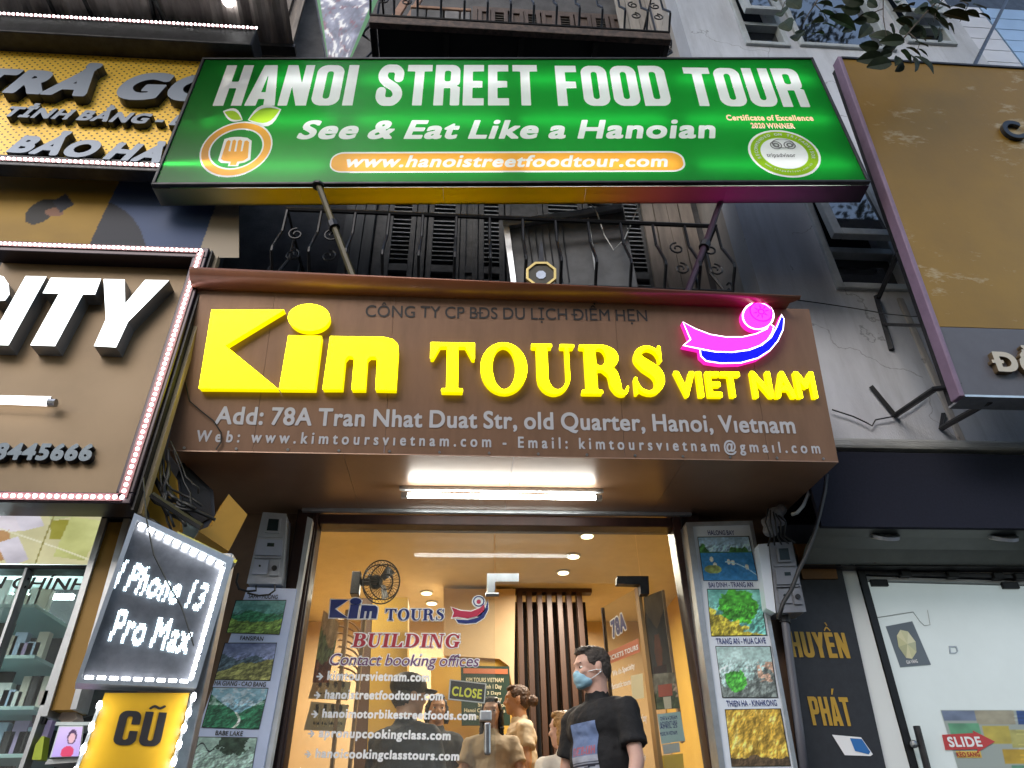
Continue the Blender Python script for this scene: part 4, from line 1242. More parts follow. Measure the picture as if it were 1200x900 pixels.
# lettering on the fixed pane
def glass_text(s, p0, p1, top, m, out=None, w=.003, **k):
    if out: lettering(GG, s, p0, p1, top, out, df, w=w, grow=.075, **k)
    lettering(GG, s, p0, p1, top, m, df, w=w + .002, **k)
WV = M['print_white']
wv2 = .003
flatg = lambda pts, w, m, n: flat(GG, pxpoly(GG, pts), w, m, df, n)
kk = [(388, 703), (409, 703), (392.5, 714), (408, 724.5), (386, 724)]
ii = [(411, 709), (421, 709), (418.5, 725), (408, 725)]
mm_ = [(424, 709.5), (440, 710), (442.5, 712), (442.5, 716), (441, 725), (435, 725), (436, 716.5), (433.5, 716.5), (432, 725), (428.5, 725), (430, 716.5), (427.5, 716.5), (426, 725), (421.5, 725)]
dd = [(417 + 6.6 * math.cos(2 * math.pi * i / 24), 705 - 3.9 * math.sin(2 * math.pi * i / 24)) for i in range(24)]
for pp in (kk, ii, mm_, dd):
    flatg(grown(pp, 1.3), .003, WV, 'logo_outline')
for pp in (kk, ii, mm_, dd):
    flatg(pp, .005, M['print_blue'], 'logo_letter')
glass_text('TOURS', (451, 727), (520, 727), (453, 713.5), M['print_blue'], WV, font='serif')
rb2 = [(529, 712), (540, 716), (552, 717), (562, 713), (568, 708), (567, 716), (560, 722), (548, 725), (536, 723), (530, 724), (532, 718)]
bl2 = [(534, 726), (548, 727), (560, 724), (568, 716), (572, 702), (572, 714), (567, 724), (558, 730), (546, 731), (537, 730)]
M['print_redrib'] = mat('red_vinyl', (.5, .03, .08, 1), .4)
for pp in (rb2, bl2): flatg(grown(pp, 1.2), .003, WV, 'ribbon_outline')
flatg(rb2, .005, M['print_redrib'], 'ribbon'); flatg(bl2, .005, M['print_blue'], 'ribbon')
disc(GG, 561, 705, 8, 7.6, .0, .004, [WV, WV], df, 'drum_mark'); ring(GG, 561, 705, 6.6, 6.2, .8, .006, M['print_blue'], df, 'drum_mark_line'); disc(GG, 561, 705, 2.6, 2.5, .004, .006, [M['print_redrib']] * 2, df, 'drum_mark_star')
glass_text('BUILDING', (412, 758), (538, 759), (414, 742), M['print_red'], WV, font='serif', slant=.1)
M['print_plum'] = mat('plum_vinyl', (.16, .05, .16, 1), .4)
glass_text('Contact booking offices', (385, 779), (560, 781), (386, 766), M['print_plum'], WV, wt=.0, slant=.2)
for i, (s_, p0, p1, tp) in enumerate((('kimtoursvietnam.com', (383, 797), (503, 799), (384, 786)), ('hanoistreetfoodtour.com', (380, 819), (519, 821), (381, 808)),
                         ('hanoimotorbikestreetfoods.com', (377, 841), (558, 844), (378, 830.5)), ('apronupcookingclass.com', (373, 864), (528, 867.5), (374, 853)), ('hanoicookingclasstours.com', (369, 888), (538, 891.5), (370, 877)))):
    lettering(GG, s_, p0, p1, tp, WV, df, w=.004, wt=.055, sx=.85)
    x, y = p0[0] - 8, p0[1] - 4
    flatg([(x - 4, y - 1), (x, y - 1), (x - 2, y - 4), (x, y - 4.5), (x + 4, y), (x, y + 4.5), (x - 2, y + 4), (x, y + 1), (x - 4, y + 1)], .004, WV, 'arrow')
# CLOSE sign
cs = thing('close_sign', 'small black CLOSE sign hung inside the glass', 'sign', GG.px(547, 810, -.03))
CF = wall_frame(4.05)
mb = MB(); mb.fprism(CF, pxpoly(CF, [(527, 796), (570, 801), (568, 824.5), (525, 820)]), -.004, .002); obj('board', mb, M['print_black'], cs)
mb = MB(); o_ = pxpoly(CF, [(527, 796), (570, 801), (568, 824.5), (525, 820)]); i_ = pxpoly(CF, [(528.5, 797.7), (568.5, 802.2), (566.7, 823), (526.7, 818.6)]); mb.fprism(CF, [o_, i_], .003, .003); obj('border', mb, M['print_grey'], cs)
lettering(CF, 'CLOSE', (529, 815), (564, 819), (530, 804), mat('yellow_print', (.8, .75, .05, 1), .5), cs, w=.004, wt=.04, sx=.75)
# pull handle
ph = thing('pull_handle', 'silver lever handle fixed on the glass beside the CLOSE sign', 'handle', GG.px(572, 860))
mb = MB(); mb.fbox(GG, GG.uv(562, 850)[0], GG.uv(576, 850)[0], GG.uv(570, 846)[1], GG.uv(570, 834)[1], 0, .04); obj('lock_body', mb, M['alu'], ph, bev=.006)
mb = MB(); mb.fbox(GG, GG.uv(567, 850)[0], GG.uv(575, 850)[0], GG.uv(570, 886)[1], GG.uv(570, 848)[1], .01, .05); obj('lever', mb, M['steel'], ph, bev=.01)

# ================================================================== left: gold perforated sign
M['strut'] = M['black_metal']
TY = 3.2
TF = wall_frame(TY)
XLEFT = P(-60, 120, TY).x
xr_ = TF.uv(262, 70)[0] + .25
v_top = TF.uv(120, 66)[1]; v_bot = TF.uv(120, 193)[1]
ts = thing('perforated_gold_sign', 'shiny gold perforated sign with grey raised letters at the top left', 'sign', TF.at((XLEFT + xr_) / 2, v_bot))
def perforated(name):
    m = mat(name, (.80, .50, .05, 1), .36, metal=.15, noise=.12, nscale=3)
    t = m.node_tree; b = t.nodes['Principled BSDF']
    geo = t.nodes.new('ShaderNodeNewGeometry')
    mp = t.nodes.new('ShaderNodeMapping'); mp.inputs['Scale'].default_value = (26, 0, 26); mp.inputs['Rotation'].default_value = (0, math.radians(45), 0)
    fr = t.nodes.new('ShaderNodeVectorMath'); fr.operation = 'FRACTION'
    sb = t.nodes.new('ShaderNodeVectorMath'); sb.operation = 'SUBTRACT'; sb.inputs[1].default_value = (.5, 0, .5)
    ln = t.nodes.new('ShaderNodeVectorMath'); ln.operation = 'LENGTH'
    lt = t.nodes.new('ShaderNodeMath'); lt.operation = 'LESS_THAN'; lt.inputs[1].default_value = .19
    mx = t.nodes.new('ShaderNodeMix'); mx.data_type = 'RGBA'; mx.inputs['B'].default_value = (.03, .018, .008, 1)
    old = b.inputs['Base Color'].links[0].from_socket
    L = t.links.new
    L(geo.outputs['Position'], mp.inputs[0]); L(mp.outputs[0], fr.inputs[0]); L(fr.outputs[0], sb.inputs[0])
    sc = t.nodes.new('ShaderNodeVectorMath'); sc.operation = 'MULTIPLY'; sc.inputs[1].default_value = (1, 0, 1)
    L(sb.outputs[0], sc.inputs[0]); L(sc.outputs[0], ln.inputs[0]); L(ln.outputs['Value'], lt.inputs[0])
    L(lt.outputs[0], mx.inputs['Factor']); L(old, mx.inputs['A']); L(mx.outputs['Result'], b.inputs['Base Color'])
    return m
M['perf'] = perforated('perforated_gold_sheet')
mb = MB(); mb.fbox(TF, XLEFT, xr_, v_bot, v_top, -.02, 0); obj('face_sheet', mb, M['perf'], ts)
fh = TF.uv(120, 46)[1]
mb = MB(); mb.fbox(TF, XLEFT, xr_, v_top, fh, -.05, .16); obj('top_frame', mb, M['dark_metal'], ts, bev=.01)
vb2 = TF.uv(120, 205)[1]
mb = MB(); mb.fbox(TF, XLEFT, xr_, vb2, v_bot, -.05, .05); obj('bottom_frame', mb, M['dark_metal'], ts, bev=.006)
def led_strip(fr, a, b, w, parent, m, step=.028, r=.006, chan=None, name='led_strip'):
    A = fr.at(*a, w); B = fr.at(*b, w); L = (B - A).length; n = max(2, int(L / step))
    if chan:
        q = MB(); d = (B - A).normalized(); s = fr.n.cross(d).normalized(); h = chan
        q.hexa([A - s * h - fr.n * .006, B - s * h - fr.n * .006, B + s * h - fr.n * .006, A + s * h - fr.n * .006,
                A - s * h - fr.n * .001, B - s * h - fr.n * .001, B + s * h - fr.n * .001, A + s * h - fr.n * .001])
        obj('led_channel', q, M['led_channel'], parent)
    mb = MB()
    for i in range(n + 1):
        p = A.lerp(B, i / n)
        mb.ball(p, r, seg=6, ring=4)
    return stuff(obj(name, mb, m, parent))
M['led_channel'] = mat('led_channel', (.30, .12, .13, 1), .4)
vl = TF.uv(120, 44)[1] - .035
led_strip(TF, (XLEFT, vl), (xr_, vl), .168, ts, M['led_white'], step=.032, r=.009, chan=.02)
vl2 = (v_bot + vb2) / 2
led_strip(TF, (XLEFT, vl2), (xr_, vl2), .058, ts, M['led_white'], step=.034, r=.010, chan=.018)
M['letter_face'] = mat('grey_letter_face', (.17, .205, .26, 1), .38, metal=.35, noise=.05, nscale=2)
M['letter_side'] = mat('dark_letter_side', (.035, .04, .05, 1), .3, metal=.5)
LM = [M['letter_face'], M['letter_side']]
sl = .3
channel(TF, 'TRẢ', (-52, 106), (98, 113), (-40, 78), LM, ts, depth=.07, wt=.09, sx=1.05, slant=.3)
channel(TF, 'GÓP', (126, 116), (292, 120), (134, 84), LM, ts, depth=.07, wt=.09, sx=1.1, slant=.3)
channel(TF, 'TỈNH BẰNG - LAPTOP', (0, 136), (305, 152), (6, 124), LM, ts, depth=.05, wt=.07, sx=1.0, slant=.3)
channel(TF, 'BẢO HÀNH', (6, 178), (255, 196), (16, 157.5), LM, ts, depth=.06, wt=.08, sx=1.05, slant=.3)

# ------------------------------------------------------------------ corrugated awning over it
aw = thing('corrugated_awning', 'dark corrugated awning with steel ribs above the gold sign', 'awning', (-3, 3.2, P(100, 30, 3.15).z))
AZ0 = P(150, 44, 3.3).z + .02
def awz(y): return AZ0 + (3.3 - y) * .16
mb = MB(); x = -4.2; xe = P(345, 60, 3.3).x; pts = []
k = 0
while x < xe:
    pts.append((x, [0, .014, .014, 0][k % 4])); x += [.03, .03, .03, .03][k % 4]; k += 1
for i in range(len(pts) - 1):
    (xa, da), (xb_, db) = pts[i], pts[i + 1]
    mb.quad((xa, 1.6, awz(1.6) + da), (xb_, 1.6, awz(1.6) + db), (xb_, 3.5, awz(3.5) + db), (xa, 3.5, awz(3.5) + da))
M['awning_sheet'] = mat('rusted_awning_sheet', (.34, .30, .28, 1), .6, metal=.2, col2=(.16, .13, .12, 1), nscale=3, stretch=(3, .5, 1))
obj('sheet', mb, M['awning_sheet'], aw)
mb = MB(); mb.box(-4.2, xe, 3.28, 3.36, AZ0 - .06, AZ0 - .015); obj('rear_beam', mb, M['dark_metal'], aw)
for px_ in (14, 141, 273):
    q = P(px_, 38, 3.24)
    mb = MB(); mb.box(q.x - .022, q.x + .022, 3.22, 3.26, q.z - .03, q.z + .75); obj('bracket_post', mb, M['steel'], aw, bev=.004)
for px_, dx in ((75, .25), (205, .5), (190, -.2), (120, .4)):
    q = P(px_, 40, 3.3)
    mb = MB(); mb.tube([(q.x, 3.25, awz(3.25) - .03), (q.x - dx * .6, 1.7, awz(1.7) - .03)], .018, 6); obj('rib', mb, M['black_metal'], aw)
q = P(268, 0, 3.0)
t = thing('awning_bulb', 'glaring round white bulb under the awning at the top edge', 'lamp', q)
mb = MB(); mb.ball(q, .05); obj('bulb', mb, emit('white_bulb', (1, 1, .98, 1), 14), t, smooth=True)
mb = MB(); mb.tube([q + Vector((0, 0, .04)), q + Vector((0, 0, .12))], .022, 10); obj('holder', mb, M['dark_metal'], t)
mb = MB(); mb.tube([q + Vector((0, 0, .12)), (q.x, 3.0, awz(3.0))], .006, 5); obj('wire', mb, M['rubber'], t)
# curtain-like boards and dark recess right of awning
M['weathered_board'] = mat('weathered_board', (.20, .17, .145, 1), .7, col2=(.09, .075, .065, 1), nscale=5, stretch=(4, 1, .4))
bo = thing('board_screen', 'weathered grey brown upright boards between the awning and the banner', 'screen', P(320, 60, 3.45))
xs_ = [283, 302, 314, 325, 334, 341]
for i in range(5):
    a = P(xs_[i], 60, 3.42 + .03 * (i % 2)); b = P(xs_[i + 1], 60, 3.42)
    mb = MB(); mb.box(a.x + .004, b.x - .004, a.y, a.y + .03, a.z - .6, a.z + 1.6); obj('board', mb, M['weathered_board'], bo, bev=.004)
# banner
def banner_fn(U, V):
    n1 = fbm(U * 9 + 3, V * 22, 5); n2 = fbm(U * 14, V * 30 + 8, 6)
    base = np.stack([.52 + .5 * (n1 - .5), .53 + .5 * (n1 - .5), .60 + .55 * (n1 - .5)], -1)
    red = np.stack([.5 + 0 * U, .33 + 0 * U, .38 + 0 * U], -1)
    w = np.clip((n2 - .55) * 8, 0, 1)[..., None]; base = base * (1 - w) + red * w
    w = np.clip((n1 * n2 - .3) * 20, 0, 1)[..., None]; base = base * (1 - w) + .9 * w
    g = np.array([.25, .5, .25]); e = ((U < .07) | (U > .90))[..., None]
    return np.where(e, g, base)
bn = thing('printed_banner', 'pale floral printed banner with green edges beside the balcony', 'banner', P(380, 65, 3.3))
c4 = [P(360, -60, 3.3), P(470, -60, 3.3), P(411, 70, 3.3), P(383, 70, 3.3)]
picture('banner_sheet', c4, banner_fn, bn, nx=40, ny=90)
mb = MB(); mb.tube([c4[0] + Vector((0, .01, 0)), c4[3] + Vector((0, .01, 0))], .012, 6); obj('pole', mb, M['dark_metal'], bn)

# ------------------------------------------------------------------ printed fascia (hand with phone)
HY = 3.36
HF = wall_frame(HY)
hs = thing('phone_shop_fascia', 'yellow and blue printed fascia with a hand holding a phone above the beige sign', 'sign', HF.px(120, 290))
def hand_fn(U, V):
    # U over pixel 0..285, V over 205..300
    X = U * 285 - 5; Y = 302 - V * 100
    n = fbm(U * 5, V * 4, 3)
    col = np.stack([.60 + .16 * (n - .5), .46 + .14 * (n - .5), .10 + .1 * (n - .5)], -1)
    hi = np.exp(-((X - 92) / 22) ** 2 - ((Y - 240) / 14) ** 2)[..., None] * .0
    dark = (((X - 47) / 19) ** 2 + ((Y - 250 + .4 * (X - 47)) / 13) ** 2 < 1)[..., None]
    col = np.where(dark, np.array([.06, .05, .06]), col)
    ph = ((np.abs((X - 72) * .8 - (Y - 240) * .55) < 9) & (np.abs((X - 72) * .5 + (Y - 240) * .85) < 8))[..., None]
    fing = (((X - 62) / 11) ** 2 + ((Y - 251) / 5) ** 2 < 1)[..., None]
    col = np.where(fing, np.array([.5, .34, .26]), col); col = np.where(ph, np.array([.13, .14, .2]), col)
    b = (X > 132 - (Y - 225) * .47 - 0)[..., None]
    blue = np.stack([.19 + .05 * n, .26 + .06 * n, .40 + .08 * n], -1)
    dk = np.clip(1 - np.hypot((X - 118) / 45, (Y - 280) / 60), 0, 1)[..., None]
    blue = blue * (1 - dk * 0.0)
    arc = ((np.hypot(X - 105, Y - 300) < 64))[..., None]; blue = np.where(arc, np.array([.09, .11, .17]), blue)
    col = np.where(b, blue, col)
    c = (X > 253 - (Y - 240) * .37)[..., None]
    return np.where(c, np.array([.60, .55, .48]), col)
picture('printed_sheet', [HF.px(-5, 202), HF.px(280, 202), HF.px(280, 302), HF.px(-5, 302)], hand_fn, hs, m=print_mat('glossy_printed_sheet', .65), nx=190, ny=70)
mb = MB(); a = HF.uv(-5, 302); b = HF.uv(280, 202); mb.fbox(HF, a[0], b[0], a[1], b[1], -.04, -.003); obj('backing_board', mb, M['dark_metal'], hs)

# ------------------------------------------------------------------ beige CITY sign
CY = 2.98
CFm = wall_frame(CY)
cg = thing('beige_led_sign', 'beige sign with white CITY lettering in a dark frame of pink LEDs', 'sign', CFm.px(60, 590))
uR_t = CFm.uv(250, 293); uR_b = CFm.uv(143, 596)
ur = (uR_t[0] + uR_b[0]) / 2 - .0
vt = CFm.uv(120, 286)[1]; vb = CFm.uv(60, 589)[1]
UL = CFm.uv(-90, 440)[0]
M['beige'] = mat('beige_sign_sheet', (.25, .165, .08, 1), .5, metal=.15, noise=.14, nscale=1.5, bump=.05, bscale=10)
fw_ = .075
WD = .10      # frame stands proud of the panel
mb = MB(); mb.fbox(CFm, UL, ur - fw_, vb + fw_ * .7, vt - fw_, -WD - .02, -WD); obj('panel', mb, M['beige'], cg)
for nm_, (a, b, c, d) in (('frame', (UL, ur, vt - fw_, vt)), ('frame', (UL, ur, vb, vb + fw_ * .7)), ('frame', (ur - fw_, ur, vb + fw_ * .7, vt - fw_))):
    mb = MB(); mb.fbox(CFm, a, b, c, d, -WD - .05, 0); obj(nm_, mb, mat('plum_frame', (.028, .018, .026, 1), .3, metal=.4) if 'plum_frame' not in bpy.data.materials else bpy.data.materials['plum_frame'], cg, bev=.004)
M['led_channel2'] = mat('pink_channel', (.55, .42, .45, 1), .4)
led_strip(CFm, (UL, vt - fw_ * .4), (ur - fw_ * .5, vt - fw_ * .4), .008, cg, M['led_pink'], step=.026, r=.0085, chan=.016)
led_strip(CFm, (UL, vb + fw_ * .36), (ur - fw_ * .5, vb + fw_ * .36), .008, cg, M['led_pink'], step=.030, r=.0095, chan=.018)
led_strip(CFm, (ur - fw_ * .5, vb + fw_ * .36), (ur - fw_ * .5, vt - fw_ * .4), .008, cg, M['led_pink'], step=.030, r=.0085, chan=.02)
LITW = emit('white_lit_face', (.93, 1, 1, 1), 1.25)
CPN = Frame(CFm.at(0, 0, -WD), CFm.u, CFm.v)
CM = [LITW, mat('grey_return', (.30, .31, .32, 1), .3, metal=.6)]
for pts in ([(-34, 404), (-52, 397), (-56, 380), (-40, 345), (-24, 327), (-8, 321), (4, 324), (10, 333), (11, 345), (6, 352), (-8, 353), (-7, 342), (-14, 342), (-28, 362), (-36, 384), (-30, 388), (-16, 376), (-3, 376), (-12, 392)],
            [(30, 323.5), (54.5, 324), (10, 404.5), (-15, 404)],
            [(59.5, 325.5), (118.5, 326.5), (111.5, 345), (97, 345), (64.5, 405.5), (35.5, 404.5), (69, 344), (50, 343.5)],
            [(121.5, 327), (146, 327.5), (146.5, 356), (170, 328), (198, 328.5), (150, 377), (136, 407), (110, 405.5), (124, 374)]):
    mb = MB(); mb.fprism(CPN, pxpoly(CPN, pts, .085), 0, .085, 0, 1); obj('letter', mb, CM, cg)
tl = thing('sign_tube_lamp', 'slim white tube lamp fixed across the beige sign', 'lamp', CPN.px(30, 471))
a = CPN.uv(-40, 468, .05); b = CPN.uv(57, 472, .05)
mb = MB(); mb.tube([CPN.at(*a, .05), CPN.at(*b, .05)], .017, 10); obj('tube', mb, emit('dim_tube', (1, .97, .98, 1), 1.6), tl)
mb = MB(); mb.tube([CPN.at(*b, .05), CPN.at(b[0] + .035, b[1], .05)], .02, 10); obj('end_cap', mb, M['steel'], tl)
mb = MB(); mb.fbox(CPN, a[0], b[0], a[1] + .015, a[1] + .028, .0, .05); obj('batten', mb, M['alu'], tl)
channel(CPN, '0888445666', (-62, 538), (105, 540), (-60, 518), [mat('blue_grey_digit', (.05, .07, .09, 1), .3, metal=.5), M['letter_side']], cg, depth=.035, wt=.07, sx=1.0)
# dark edge post right of the sign with tan trim
mb = MB(); mb.box(CFm.at(ur, 0).x + .004, CFm.at(ur, 0).x + .014, CY + .02, CY + .12, CFm.at(0, vb).z - .02, CFm.at(0, vt).z); obj('side_sheet', mb, M['black_metal'], cg)
mb = MB(); mb.box(CFm.at(ur, 0).x + .016, CFm.at(ur, 0).x + .034, CY + .06, CY + .10, CFm.at(0, vb).z - .02, CFm.at(0, vt).z); obj('edge_trim', mb, mat('tan_trim', (.35, .26, .15, 1), .5), cg)

# ------------------------------------------------------------------ shop window below
SY = 3.35
SFm = wall_frame(SY)
sw = thing('phone_shop_window', 'glass shop window with backlit price poster and lit shelves at the left edge', 'shop window', SFm.px(50, 800))
def notes_fn(U, V):
    n = fbm(U * 6, V * 4, 9); n2 = fbm(U * 3 + 4, V * 3, 12)
    col = np.stack([.78 + .1 * (n - .5), .76 + .1 * (n - .5), .60 + .1 * (n - .5)], -1)
    for (cx, cy, sx_, sy_, rt, c) in ((.12, .75, .10, .22, .3, (.80, .77, .80)), (.3, .8, .1, .2, .5, (.78, .76, .80)), (.08, .3, .09, .25, .2, (.66, .50, .33)), (.2, .2, .1, .2, .6, (.76, .74, .78)),
                                      (.62, .6, .1, .17, .1, (.62, .60, .28)), (.8, .45, .16, .35, -.2, (.76, .77, .52)), (.6, .9, .12, .1, .4, (.72, .74, .55)), (.06, .95, .06, .1, .2, (.75, .6, .5))):
        x = (U - cx) * math.cos(rt) + (V - cy) * math.sin(rt) * .5; y = -(U - cx) * math.sin(rt) + (V - cy) * math.cos(rt)
        k_ = ((np.abs(x) < sx_) & (np.abs(y) < sy_))[..., None]
        col = np.where(k_, np.array(c) + (n2[..., None] - .5) * .3, col)
    ln = (np.abs(V - (.62 - .55 * U)) < .012)[..., None]; col = np.where(ln, np.array([.86, .85, .75]), col)
    ln = (np.abs(U - .44 - .1 * V) < .008)[..., None]; col = np.where(ln, np.array([.55, .52, .3]), col)
    return col
picture('poster', [SFm.px(-6, 592), SFm.px(130, 596), SFm.px(106, 662), SFm.px(-10, 660)], notes_fn, sw, m=PRINT_LIT, nx=100, ny=60)
a = SFm.uv(-20, 668)[1]; b = SFm.uv(60, 591)[1]
mb = MB(); mb.fbox(SFm, SFm.uv(-40, 660)[0], SFm.uv(104, 665)[0], a, a + .02, -.08, .02); obj('poster_rail', mb, M['dark_metal'], sw, bev=.003)
mb = MB(); mb.fbox(SFm, SFm.uv(-40, 590)[0], SFm.uv(140, 590)[0], b, b + .03, -.08, .03); obj('poster_rail', mb, M['alu'], sw, bev=.003)
gz = SFm.at(0, a).z
def slanted_post(fr, x0, y0, x1, y1, wpx_, m_, par, name='post', w0=-.03, w1=.03):
    p = pxpoly(fr, [(x0, y0), (x0 + wpx_, y0), (x1 + wpx_, y1), (x1, y1)]); mb = MB(); mb.fprism(fr, p, w0, w1); return obj(name, mb, m_, par, bev=.003)
slanted_post(SFm, 106, 668, 16, 930, 5, M['alu'], sw, 'jamb')
slanted_post(SFm, 33, 668, -30, 850, 3, M['alu'], sw, 'mullion')
lettering(SFm, 'VIỆN CHÍNH', (-60, 688), (98, 692), (-58, 674), M['print_black'], sw, w=.004, wt=.03, sx=.95, slant=.1)
p = pxpoly(SFm, [(-20, 668), (104, 668), (15, 935), (-20, 935)]); mb = MB(); mb.fprism(SFm, p, -.012, 0); obj('pane', mb, glass('greenish_glass', (.93, .99, .97, 1), 1.0), sw)
# inside: led line, shelves, white back
SB = wall_frame(3.75)
M['shop_white'] = mat('white_shelf', (.72, .80, .79, 1), .5, noise=.06)
M['led_line'] = emit('cool_led_line', (.9, 1, 1, 1), 9)
mb = MB(); a = SB.uv(-20, 699)[1]; mb.fbox(SB, SB.uv(-60, 699)[0], SB.uv(86, 699)[0], a - .012, a + .012, -.012, .012); obj('led_line', mb, M['led_line'], sw)
mb = MB(); mb.box(SB.px(-60, 700).x, SB.px(118, 700).x, 4.05, 4.1, .13, SB.px(40, 670).z); obj('back_board', mb, M['shop_white'], sw)
mb = MB(); mb.box(SB.px(-60, 700).x, SB.px(118, 700).x, 3.45, 4.05, SB.px(40, 670).z, SB.px(40, 670).z + .03); obj('inner_ceiling', mb, M['shop_white'], sw)
M['aqua'] = mat('aqua_glass_shelf', (.60, .80, .78, 1), .2)
for yy in (728, 785, 842, 895):
    z = SB.px(20, yy).z
    mb = MB(); mb.box(SB.px(-60, yy).x, SB.px(70, yy).x, 3.5, 4.05, z - .008, z + .008); obj('shelf', mb, M['aqua'], sw, bev=.002)
    mb = MB(); q = SB.px(18, yy + 14); mb.box(q.x - .1, q.x - .02, 3.75, 3.77, q.z - .06, q.z + .05); obj('phone_box', mb, M['dark_metal'], sw, bev=.003)
    mb = MB(); mb.box(q.x - .3, q.x - .16, 3.72, 3.8, q.z - .06, q.z + .07); obj('phone_box', mb, M['cladding'], sw, bev=.003)

gr2 = random.Random(8)
for yy in (728, 785, 842, 895):
    for k_ in range(6):
        q = SB.px(6 + k_ * 9 - (yy - 728) * .02, yy + (-3)); 
        w2 = gr2.uniform(.04, .065); h2 = gr2.uniform(.08, .16)
        mb = MB(); zt2 = SB.px(20, yy).z + .009; mb.box(q.x, q.x + w2, 3.62, 3.66, zt2, zt2 + h2)
        obj('phone_box', mb, gr2.choice([M['cladding'], M['shop_white'], M['dark_metal'], M['cardboard2'] if 'cardboard2' in M else M.setdefault('cardboard2', mat('pale_card', (.6, .58, .5, 1), .6)), M['board_p'] if 'board_p' in M else M.setdefault('board_p', mat('lilac_card', (.45, .35, .6, 1), .6))]), sw, bev=.002)
# gold pilaster
pl_ = thing('gold_pilaster', 'narrow gold painted pilaster between the shop window and the LED sign', 'pilaster', SFm.px(60, 830))
PFm = wall_frame(3.28)
p = pxpoly(PFm, [(127, 612), (149, 612), (86, 832), (58, 832)]); mb = MB(); mb.fprism(PFm, p, -.12, 0); obj('panel', mb, mat('gold_paint', (.36, .19, .02, 1), .5, noise=.15, nscale=3), pl_)
for x0, x1, y1 in ((121, 50, 840), (147, 84, 832)):
    slanted_post(PFm, x0, 606, x1, y1, 7, M['alu'], pl_, 'edge_strip', -.1, .015)
slanted_post(PFm, 122, 603, 121, 609, 34, M['dark_metal'], pl_, 'cap', -.1, .02)

# ------------------------------------------------------------------ LED phone sign (turned toward the door)
yw = math.radians(24)
q = ray(150, 700); q = CAM + q * (2.82 / q.y)
IF = Frame((q.x, 2.82, q.z), (math.cos(yw), math.sin(yw), 0), (0, 0, 1))
led = thing('phone_led_sign', 'dark LED sign reading I Phone 13 Pro Max with a glowing white border', 'sign', IF.px(160, 805))
M['led_board'] = mat('smoked_acrylic', (.15, .155, .175, 1), .2, noise=.5, nscale=6, spec=.8)
quad_o = [(157, 604), (273, 657), (229, 808), (88, 802)]
quad_i = [(160, 612), (264, 662), (224, 800), (95, 796)]
mb = MB(); mb.fprism(IF, pxpoly(IF, quad_i), -.02, 0); obj('board', mb, M['led_board'], led)
mb = MB(); mb.fprism(IF, [pxpoly(IF, quad_o), pxpoly(IF, quad_i)], -.08, .025); obj('frame', mb, M['alu'], led, bev=.003)
M['led_cool'] = emit('cool_led', (.92, .96, 1, 1), 7)
def ledline(fr, a, b, w, n, L_, r, par, m_, nm='led_strip'):
    A = fr.px(*a, w); B = fr.px(*b, w); d = (B - A).normalized(); mb = MB()
    for i in range(n):
        c = A.lerp(B, (i + .5) / n); h_ = (B - A).length / n * .34; mb.tube([c - d * h_, c + d * h_], r, 6)
    return stuff(obj(nm, mb, m_, par))
ledline(IF, (161, 614), (262, 663), .02, 10, .062, .0075, led, M['led_cool'])
ledline(IF, (262, 664), (224, 797), .02, 14, .045, .0085, led, M['led_cool'])
ledline(IF, (97, 794), (222, 799), .02, 9, .058, .008, led, M['led_cool'])
# dot matrix lettering
def dots(fr, s, p0, p1, top, w, par, rows=9, **k):
    mb = MB(); inv = fit(fr, s, p0, p1, top, w=w, **k)
    a = Vector(fr.uv(*p0)); t_ = Vector(fr.uv(*top)); st = abs((t_ - a).y) / rows
    for ch, gs_ in inv:
        for g in gs_:
            us = [q[0] for l in g for q in l]; vs = [q[1] for l in g for q in l]
            y = min(vs) + st * .5
            while y < max(vs):
                x = min(us) + st * .4
                while x < max(us):
                    if pip((x, y), g[0]) and not any(pip((x, y), h) for h in g[1:]):
                        c = fr.at(x, y, w); r_ = st * .36
                        mb.add([c + fr.u * -r_, c + fr.v * -r_, c + fr.u * r_, c + fr.v * r_, c + fr.n * r_], [(0, 1, 4), (1, 2, 4), (2, 3, 4), (3, 0, 4)])
                    x += st
                y += st
    return stuff(obj('led_dots', mb, M['led_dot'], par))
M['led_dot'] = emit('led_dot', (.75, .93, 1, 1), 4.5)
dots(IF, 'I Phone 13', (131, 688.5), (234, 717), (146, 655), .006, led, rows=18, wt=.05, sx=.82)
dots(IF, 'Pro Max', (126, 751), (219, 767), (139, 713), .006, led, rows=20, wt=.045, sx=.8)
# glass scratches/wire over the sign
t = thing('sign_wire', 'thin black wire hanging down over the LED phone sign', 'wire', IF.px(190, 640, .05))
mb = MB(); mb.tube([IF.px(x, y, .05) for x, y in ((168, 560), (172, 610), (180, 650), (196, 682), (213, 712), (222, 740), (227, 757))], .003, 5); obj('cable', mb, M['rubber'], t)

